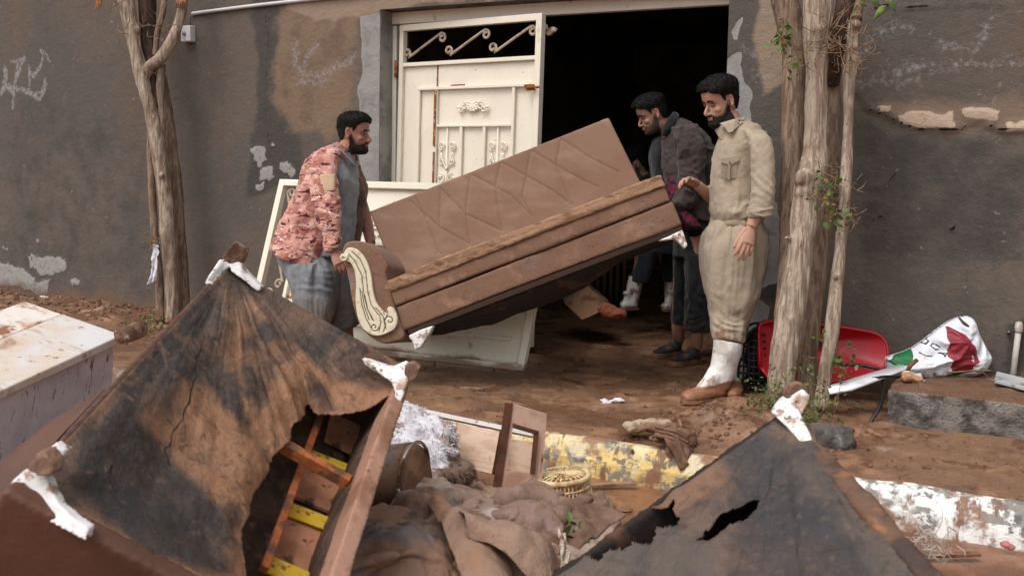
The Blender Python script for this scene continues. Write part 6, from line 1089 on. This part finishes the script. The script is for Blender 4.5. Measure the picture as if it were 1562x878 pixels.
vf = remesh(join(ell(on(1272, 672, 2, 0.03), (.10, .075, .07)), box(on(1268, 670, 2, .03), (.16, .12, .12), (R0, A0, Z0))), .009, 5)
label(mk('concrete_block', rough_(vf, .014, 14), M_conc), 'rounded broken concrete lump in front of the tree base', 'concrete block')
# red plastic chair tipped over
M_redp = mat('red_plastic', c(176, 18, 32), .4, L=[dict(c=c(150, 16, 28), s=3, lo=.4, hi=.7), dict(c=c(120, 84, 70), s=9, lo=.70, hi=.76, f=.8)], bump=[(30, .001)], spec=.5)
dR = 5.45
rp = [at(*q) for q in ((1160, 560, dR), (1158, 505, dR+.02), (1166, 492, dR+.03), (1200, 490, dR+.05), (1260, 496, dR), (1310, 503, dR), (1340, 511, dR), (1353, 528, dR-.02), (1352, 552, dR-.04), (1338, 566, dR-.06), (1260, 584, dR-.08), (1190, 588, dR-.05))]
red = thing('plastic_chair', at(1260, 590, dR-.1), 'bright red plastic chair seat tipped over behind the tree', 'chair')
ctr = np.mean(rp, 0); rp2 = cr(np.array(rp+[rp[0]]), 4)[:-1]; rings = [ctr+(rp2-ctr)*k+A0*(.10*(1-k**2.5)) for k in (1.0, .97, .92, .82, .65, .45, .25, .08)]; lip_ = ctr+(rp2-ctr)*1.02-A0*(-.03)
V, Fc = ringmesh(np.array([lip_]+rings), cap=False); mk('shell', (V, Fc), M_redp, red, solid=.006)
mk('shell_rim', tube(list(rp2)+[rp2[0]], .008, 8, 1), M_redp, red)
M_tub = mat('black_metal_tube', c(22, 22, 24), .4, spec=.5)
fp_ = [at(*q) for q in ((1262, 556, 5.3), (1300, 556, 5.28), (1330, 560, 5.25), (1345, 568, 5.2), (1347, 590, 5.1), (1344, 615, 5.0), (1330, 640, 4.95), (1318, 652, 4.95), (1300, 648, 5.0), (1280, 632, 5.1))]
label(mk('black_cable', tube(fp_, .009, 8, 6), M_tub), 'black cable looping down between red seat and concrete ledge', 'cable')
label(mk('black_hose', tube([at(1300, 580, 5.15), at(1330, 577, 5.1), at(1352, 574, 5.1), at(1390, 575, 5.2), at(1420, 578, 5.3)], .007, 8, 5), M_tub), 'thin black hose lying across the ledge under the white bag', 'hose')
mk('seat_bar', tube([at(1250, 558, 5.33), at(1262, 556, 5.3)], .008, 8, 2), M_tub, red)
# white board
wb = [at(*q) for q in ((1262, 588, 5.0), (1395, 548, 5.35), (1398, 556, 5.3), (1300, 592, 4.95), (1266, 598, 4.93))]
label(mk('white_board', prism(wb, -Z0*.012+A0*.0), mat('white_laminate', c(236, 236, 240), .4, L=[dict(c=c(170, 120, 96), s=9, lo=.66, hi=.7)])), 'narrow white board slanting from tree base up to the ledge', 'board')
# black crate (openwork)
ck = thing('black_crate', at(1148, 595, 5.55), 'black plastic openwork crate tipped between white boots and tree', 'crate')
M_crt = mat('black_plastic', c(30, 30, 32), .5, L=[dict(c=c(96, 68, 54), s=14, lo=.6, hi=.68)], spec=.4)
co = [(1166, 498), (1158, 498), (1148, 503), (1138, 515), (1131, 535), (1127, 560), (1126, 585), (1130, 602), (1140, 608), (1158, 600), (1168, 592)]
L0 = cr(np.array([at(x, y_, 5.5) for x, y_ in co]), 4); q = [tube(list(L0)+[L0[0]], .008, 7, 1)]; q.append(tube([p+A0*.12 for p in L0], .007, 7, 1))
for y_ in range(508, 606, 10): 
    xl = np.interp(y_, [498, 515, 535, 560, 585, 602], [1152, 1138, 1131, 1127, 1126, 1130]); q.append(tube([at(xl, y_, 5.5), at(1168, y_+3, 5.47)], .0055, 6, 1)); q.append(tube([at(xl, y_, 5.5), at(xl, y_, 5.62)], .005, 6, 1))
for x in range(1134, 1168, 8): q.append(tube([at(x, 510 if x > 1140 else 530, 5.5), at(x, 604, 5.47)], .005, 6, 1))
mk('crate_grid', join(*q), M_crt, ck); mk('crate_back', prism([at(x, y_, 5.66) for x, y_ in co], A0*.008), M_crt, ck)
# white fabric bag with red and green print
dS = 5.35
def quadgrid(polys, name, mt, par, seed, th=.003):
    pass
bagp = [(1352, 545), (1392, 530), (1440, 493), (1466, 483), (1482, 486), (1491, 508), (1504, 532), (1511, 546), (1500, 566), (1470, 578), (1420, 580), (1375, 576), (1356, 566)]
bo = cr(np.array([at(x, y_, dS) for x, y_ in bagp+[bagp[0]]]), 3)[:-1]
bag = thing('fabric_sack', at(1430, 578, dS), 'crumpled white sack with red, green and lettering print on the ledge', 'sack')
O = at(1430, 540, dS); mn = np.array([at(1345, 540, dS)@R0-O@R0, -.22]); mx = np.array([at(1515, 540, dS)@R0-O@R0, .24])
U, V_ = np.meshgrid(np.linspace(mn[0], mx[0], 150), np.linspace(-.2, .24, 110)); P2_ = np.column_stack([U.ravel(), V_.ravel()]); pl2 = [((p-O)@R0, (p-O)@Z0) for p in bo]
sd = sdpoly(P2_, pl2); P = O+np.outer(P2_[:, 0], R0)+np.outer(P2_[:, 1], Z0); W = P+.05*np.column_stack([fbm(P, 6, 2, 1), fbm(P, 6, 2, 2), fbm(P, 6, 2, 3)])
bul = .11*np.sqrt(np.clip(-sd/.10, 0, 1))+.022*(1-np.abs(fbm(W, 9, 3, 4))*2)*sst(-sd, 0, .03)
def pm(l, w=.002): return sst(-sdpoly(P2_+.004*np.column_stack([fbm(P, 20, 2, 5), fbm(P, 20, 2, 6)]), [((at(x, y_, dS)-O)@R0, (at(x, y_, dS)-O)@Z0) for x, y_ in l]), -w, w)
zb_ = lambda l: [(1340+x*.1709, 470+y_*.1709) for x, y_ in l]
redm = np.maximum(pm(zb_([(568, 150), (590, 148), (700, 215), (772, 300), (825, 448), (772, 475), (778, 518), (590, 548), (585, 430), (545, 405), (555, 250)])), 0)
grn = np.maximum(pm(zb_([(60, 460), (270, 345), (290, 350), (255, 470), (130, 500)])), pm(zb_([(375, 630), (520, 590), (640, 540), (725, 545), (640, 600), (520, 640), (400, 660)])))
def ltr(strokes, w): 
    d_ = np.full(len(P2_), 9.)
    for s_ in strokes: d_ = np.minimum(d_, dline(P2_, [((at(x, y_, dS)-O)@R0, (at(x, y_, dS)-O)@Z0) for x, y_ in zb_(s_)]))
    return sst(w-d_, -.0008, .0008)
txt = ltr([[(372, 290), (400, 262), (418, 268), (422, 285), (398, 308), (375, 302), (372, 290)], [(470, 350), (440, 330), (432, 318), (452, 302), (478, 308), (498, 325)], [(462, 352), (488, 345)], [(482, 378), (545, 372)], [(545, 372), (520, 402)], [(505, 376), (530, 396)]], .0032)
wtx = ltr([[(755, 385), (768, 395), (760, 408), (772, 412)], [(758, 430), (775, 425), (772, 442), (760, 440)]], .002)
n1, m1 = 150, 110; i, j = np.meshgrid(np.arange(n1-1), np.arange(m1-1)); a = (j*n1+i).ravel(); Q = np.column_stack([a, a+1, a+1+n1, a+n1]); Q = Q[(sd[Q] < .004).all(1)]
vf = subcut((P-np.outer(bul, A0), Q.tolist()), np.ones(len(P), bool)); kp = vf[2]
M_bag = mat('printed_sack', c(222, 222, 228), .5, L=[dict(c=c(198, 198, 206), s=8, lo=.5, hi=.65), dict(c=c(134, 32, 46), a='red', s=30, n=.1, lo=.4, hi=.6), dict(c=c(20, 110, 62), a='grn', s=30, n=.1, lo=.4, hi=.6), dict(c=c(40, 34, 40), a='txt', s=30, n=.05, lo=.4, hi=.6), dict(c=c(220, 216, 216), a='wtx', s=30, n=.05, lo=.4, hi=.6), dict(c=c(140, 100, 78), s=8, lo=.66, hi=.7)], bump=[(40, .002)], spec=.4)
mk('sack_front', vf[:2], M_bag, bag, attrs=dict(red=redm[kp], grn=grn[kp], txt=txt[kp], wtx=wtx[kp]), solid=.003)
vf2 = subcut((P+np.outer(.25*bul+.01, A0), Q.tolist()), np.ones(len(P), bool)); mk('sack_back', vf2[:2], mat('plain_sack', c(216, 216, 222), .5), bag, solid=.003)
def stick(name, pts, r, mt, lab, cat='stick'): return label(mk(name, rough_(tube([at(*q) for q in pts], r, 8, 6), .003, 30), mt), lab, cat)
M_mst = mat('mud_stick', c(128, 88, 64), .9, L=[dict(c=c(90, 62, 46), s=20, lo=.45, hi=.6)], bump=[(60, .004)])
stick('stick', [(1380, 575, 5.18), (1388, 558, 5.16), (1400, 548, 5.15)], [.007, .012, .009], M_mst, 'thick muddy stick leaning on the sack left corner')
stick('stick', [(1444, 568, 5.18), (1480, 566, 5.18), (1512, 565, 5.2)], .006, M_mst, 'thin brown stick lying along the sack bottom edge')
stick('stick', [(1463, 484, 5.24), (1470, 492, 5.22), (1478, 498, 5.2)], [.005, .008, .006], mat('dark_stick', c(84, 66, 56), .9), 'small dark twig stuck on the sack top')
stick('stick', [(1402, 537, 5.18), (1412, 542, 5.16), (1422, 543, 5.15)], .003, M_mst, 'tiny brown twig across the sack lettering')
vf = remesh(join(*[ell(at(x, y_, 5.12), (.04, .04, .025)) for x, y_ in ((1385, 574), (1395, 576), (1402, 580))]), .006, 2); label(mk('mud_clod', folds(vf, .012, 5, (20, 20, 20)), M_fm), 'pale mud clod at the sack lower left corner', 'mud clod')
# wall pipe, tray
wpz = thing('water_pipe', on(1545, 590, 1, -.04), 'pale upright plastic pipe elbowed into the right wall', 'pipe')
M_pvc = mat('pvc_white', c(188, 180, 172), .5, L=[dict(c=c(140, 120, 104), s=9, lo=.55, hi=.7)])
e1 = on(1554, 502, 1, -.045); e2 = on(1543, 588, 1, -.05)
mk('pipe', tube([e2, e1], .015, 14, 2), M_pvc, wpz); mk('pipe_elbow', join(tube([e1-Z0*.012, e1+Z0*.012, e1+Z0*.018+np.array([0, .02, 0]), e1+Z0*.016+np.array([0, .07, 0])], .02, 14, 4), ell(e1+Z0*.006, (.022, .022, .022))), M_pvc, wpz)
mk('pipe_stub', tube([on(1538, 508, 1, .02), on(1539, 506, 1, -.03)], .010, 10, 2), mat('steel_stub', c(120, 112, 108), .3, metal=.8), wpz)
ty = [at(*q) for q in ((1520, 570, 5.2), (1600, 590, 4.85), (1600, 606, 4.75), (1516, 584, 5.05))]
M_tray = mat('grey_tray', c(170, 172, 176), .35, L=[dict(c=c(130, 112, 100), s=9, lo=.55, hi=.65)], spec=.5)
label(mk('metal_tray', prism(ty, Z0*.016), M_tray, smooth=False, bevel=.004), 'flat light grey tray on the ledge under the pipe', 'tray')
label(mk('grey_sheet', folds(grid(lambda u, v: np.outer(1-u, at(1490, 568, 5.3))+np.outer(u, at(1525, 580, 5.15))+np.outer(v, -A0*.06+R0*.02)+np.outer(.012*np.sin(u*7+v*3), Z0), np.linspace(0, 1, 24), np.linspace(0, 1, 12)), .006, 2, (16, 16, 16)), M_tray), 'crumpled thin grey sheet between the sack and tray', 'sheet')
# conduit and socket box on left wall
c0, c1 = on(293, 21, 1, -.02), on(505, -4, 1, -.02); label(mk('cable_conduit', tube([c0, (c0+c1)/2+Z0*.005, c1, c1+(c1-c0)*.8], .014, 4, 2), mat('white_plastic', c(206, 204, 206), .5)), 'thin white cable conduit running along the upper left wall', 'conduit')
sb = thing('socket_box', on(286, 52, 1, -.0), 'small white outdoor socket box behind the left tree', 'socket')
M_wp = mat('white_plastic_box', c(214, 212, 214), .45); sc_ = on(287, 52, 1, -.03)
mk('box_housing', remesh(box(sc_, (.10, .06, .125)), .006, 5), M_wp, sb); mk('box_knob', join(ell(sc_+np.array([-.01, -.035, .0]), (.018, .014, .018)), box(sc_+np.array([-.01, -.046, 0]), (.008, .012, .03))), mat('grey_knob', c(150, 148, 150), .5), sb); mk('box_wire', tube([sc_+np.array([.02, .0, .06]), sc_+np.array([.02, .01, .13]), on(296, 26, 1, -.01)], .004, 6, 3), M_tub, sb)
# white strip along the wall foot, left
label(mk('edging_strip', rough_(remesh(prism([on(*q, 1, -.03) for q in ((66, 450), (150, 462), (236, 478), (236, 482), (150, 467), (66, 455))], np.array([0, -.05, 0])), .01, 2), .006, 12), mat('dirty_white_edging', c(196, 186, 178), .8, L=[dict(c=MUD, s=12, lo=.52, hi=.58)])), 'narrow dirty white edging at the foot of the left wall', 'edging')
# rag knot on door frame
rk = folds(remesh(join(*[ell(on(x, y_, 1, .10), (.028, .02, .02)) for x, y_ in ((832, 46), (838, 50), (844, 46), (830, 40))]), .005, 2), .008, 5, (30, 30, 30)); label(mk('rag', rk, M_wstr), 'small pale rag knotted on top of the open door leaf edge', 'rag')
# inside the room: tan box + tub
tb = [at(*q) for q in ((860, 462, 7.2), (898, 438, 7.3), (932, 468, 7.1), (888, 488, 7.0))]
M_tan = mat('soaked_cardboard', c(150, 112, 84), .8, L=[dict(c=c(110, 80, 60), s=9, lo=.5, hi=.6)], bump=[(30, .003)])
label(mk('cardboard_box', prism(tb, Z0*.02+A0*.25), M_tan, bevel=.006), 'tan soaked box lying on the dark room floor', 'box')
label(mk('red_brown_cloth', folds(remesh(join(ell(at(935, 478, 7.0), (.10, .06, .04)), ell(at(925, 472, 7.0), (.07, .05, .04))), .012, 2), .02, 5, (12, 12, 12)), mat('rust_cloth', c(140, 78, 56), .7)), 'reddish brown cloth beside the tan box in the room', 'cloth')
# dark crates far inside
label(mk('dark_crate', join(*[box(at(900+x, 420, 8.4), (.03, .3, .4), (R0, A0, Z0)) for x in range(0, 60, 10)]), mat('dark_wood', c(70, 54, 44), .8)), 'dark slatted crate deep in the room left of the white boots', 'crate')
# weeds
def weed(x, y_, dd, n, h_, lab, sp=.05, tip=None, ls=.019):
    t_ = thing('weed', at(x, y_, dd), lab, 'weed'); tw, e_ = twigs(at(x, y_, dd), n, h_, .0018, (0, -.05, .5), sp)
    mk('stem', tw, M_twig, t_); P = np.vstack([e_+rng.normal(size=e_.shape)*.015 for _ in range(5)]+[at(x, y_, dd)+Z0*h_*.35+rng.normal(size=(n*5, 3))*np.array([sp*1.2, sp, h_*.28])]); mk('leaf', leafmesh(P, ls), M_leaf, t_)['kind'] = 'stuff'
    return t_
weed(1166, 622, 5.0, 22, .15, 'leafy green weed clump left of the large tree base', .06)
weed(1238, 640, 4.85, 26, .19, 'tall green weed clump right of the tree base above the concrete lump', .06)
weed(1215, 660, 4.75, 20, .12, 'low green weed tuft behind the white sofa foot', .04)
weed(1278, 570, 5.0, 5, .14, 'single thin yellow-green sprig by the red seat', .015, ls=.03)
weed(222, 500, 7.3, 16, .10, 'small weed tuft at the foot of the left tree', .05)
weed(1106, 668, 4.7, 8, .05, 'tiny weed sprout in the mud before the boots', .03)
# dry grey roots
tw, e_ = twigs(at(1412, 826, 3.4), 60, .07, .0022, (.1, 0, .1), .035); label(mk('dry_grass_clump', tw, mat('grey_grass', c(178, 168, 160), .9)), 'clump of dry greyish grass roots in the street mud', 'grass clump')
tw, e_ = twigs(at(1085, 660, 4.75), 26, .09, .0018, (.1, 0, .0), .09); label(mk('straw_scrap', tw, M_twig), 'scattered straw and twigs before the white boots', 'straw')
# clods: many small lumps on the ground
def clods(n, fx_, fy_, zf, s0, s1_, mt, name):
    out = []
    for _ in range(n):
        x, y_ = fx_(), fy_(); s_ = rng.uniform(s0, s1_)**1.0; v, f = ell((0, 0, 0), (s_, s_*rng.uniform(.6, 1.1), s_*rng.uniform(.4, .8)), None, 7, 5); v = v*(1+.25*rng.normal(size=(len(v), 1))*.6); a_ = rng.uniform(0, 6.3); Rm = np.array([[math.cos(a_), math.sin(a_), 0], [-math.sin(a_), math.cos(a_), 0], [0, 0, 1]]); out.append((v@Rm+np.array([x, y_, zf(x, y_)]), f))
    return label(mk(name, join(*out), mt, smooth=False), kind='stuff')
zf = lambda x, y_: float(gz(np.array([x]), np.array([y_]))[0])+.002
M_clod = mat('mud_crumbs', c(104, 74, 56), .8, L=[dict(c=c(150, 116, 92), s=8, lo=.5, hi=.65)])
clods(260, lambda: rng.normal(-1.15, .35), lambda: rng.normal(-1.2, .25), zf, .004, .016, M_clod, 'mud_clods')
clods(600, lambda: rng.uniform(-4.5, .5), lambda: rng.uniform(-1.7, .0), zf, .002, .010, M_clod, 'mud_crumbs')
clods(700, lambda: rng.uniform(-8.5, -4.2), lambda: -abs(rng.normal(0, .5))-.03, zf, .006, .026, M_clod, 'mud_rubble')
clods(400, lambda: rng.uniform(-2.5, .6), lambda: rng.uniform(-3.4, -1.9), lambda x, y_: -.16, .003, .012, M_clod, 'street_mud_crumbs')
def puddle(pts, z, name='puddle'):
    P = cr(np.array([on(x, y_, 2, z) for x, y_ in pts+[pts[0]]]), 5)[:-1]; c_ = P.mean(0); V, Fc = ringmesh(np.array([P, c_+(P-c_)*.5]), False); return label(mk(name, (V, Fc+[tuple(range(len(P), 2*len(P)))]), M_pud), kind='structure')
M_pud = mat('muddy_water', c(128, 86, 60), .06, spec=.5)
#puddle([(1275, 690), (1330, 672), (1400, 690), (1380, 705), (1300, 712)], .003)
puddle([(860, 735), (950, 762), (960, 780), (900, 770), (850, 750)], -.148)

# loose debris on the ground -------------------------------------------------
M_br = mat('broken_board', c(150, 118, 96), .8, L=[dict(c=c(110, 80, 62), s=14, lo=.45, hi=.6), dict(c=MUD, s=8, lo=.5, hi=.6)], bump=[(60, .004)])
def chip(px, py, z, l, w, ang_, lab, mt=None, name='wood_scrap', th=.012):
    p = on(px, py, 2, z); x = np.array([math.cos(ang_), math.sin(ang_), rng.uniform(-.1, .1)]); x = unit(x); y_ = unit(np.cross(Z0, x)); return label(mk(name, box(p+Z0*(th*.6+.004), (l, w, th), (x, y_, np.cross(x, y_))), mt or M_br, bevel=.002), lab, 'scrap')
chip(935, 742, -.14, .20, .03, .5, 'thin broken lath in the mud between basket and yellow kerb'); chip(905, 785, -.14, .26, .014, -.5, 'thin stick lying across the mud beside the red cloth'); chip(1000, 640, .0, .10, .05, .9, 'small muddy board scrap behind the pale stone')
chip(1300, 664, .0, .05, .03, .3, 'small white scrap lying before the tree near the concrete ledge', M_rag, 'litter_scrap', .004); chip(1286, 628, .01, .06, .03, 1.1, 'second white scrap lying under the white board', M_rag, 'litter_scrap', .004); chip(1395, 652, .0, .05, .035, .4, 'small brown stone chip before the concrete ledge', M_br, 'stone_chip', .025)
chip(1480, 668, .0, .16, .012, .2, 'yellowish twig scrap before the concrete ledge', M_leafd, 'twig', .008); chip(720, 595, .0, .14, .02, .1, 'thin muddy lath on the sidewalk right of the white bracket', None); chip(955, 602, .0, .12, .012, .3, 'dark twig beside the white plastic scrap', M_mst, 'twig', .01)
chip(1450, 850, -.14, .22, .03, .6, 'muddy lath half sunk in street mud below the white kerb', M_mst); chip(1120, 640, .02, .08, .04, .8, 'small muddy chunk right of the white boots', M_br, 'mud_chunk', .03)
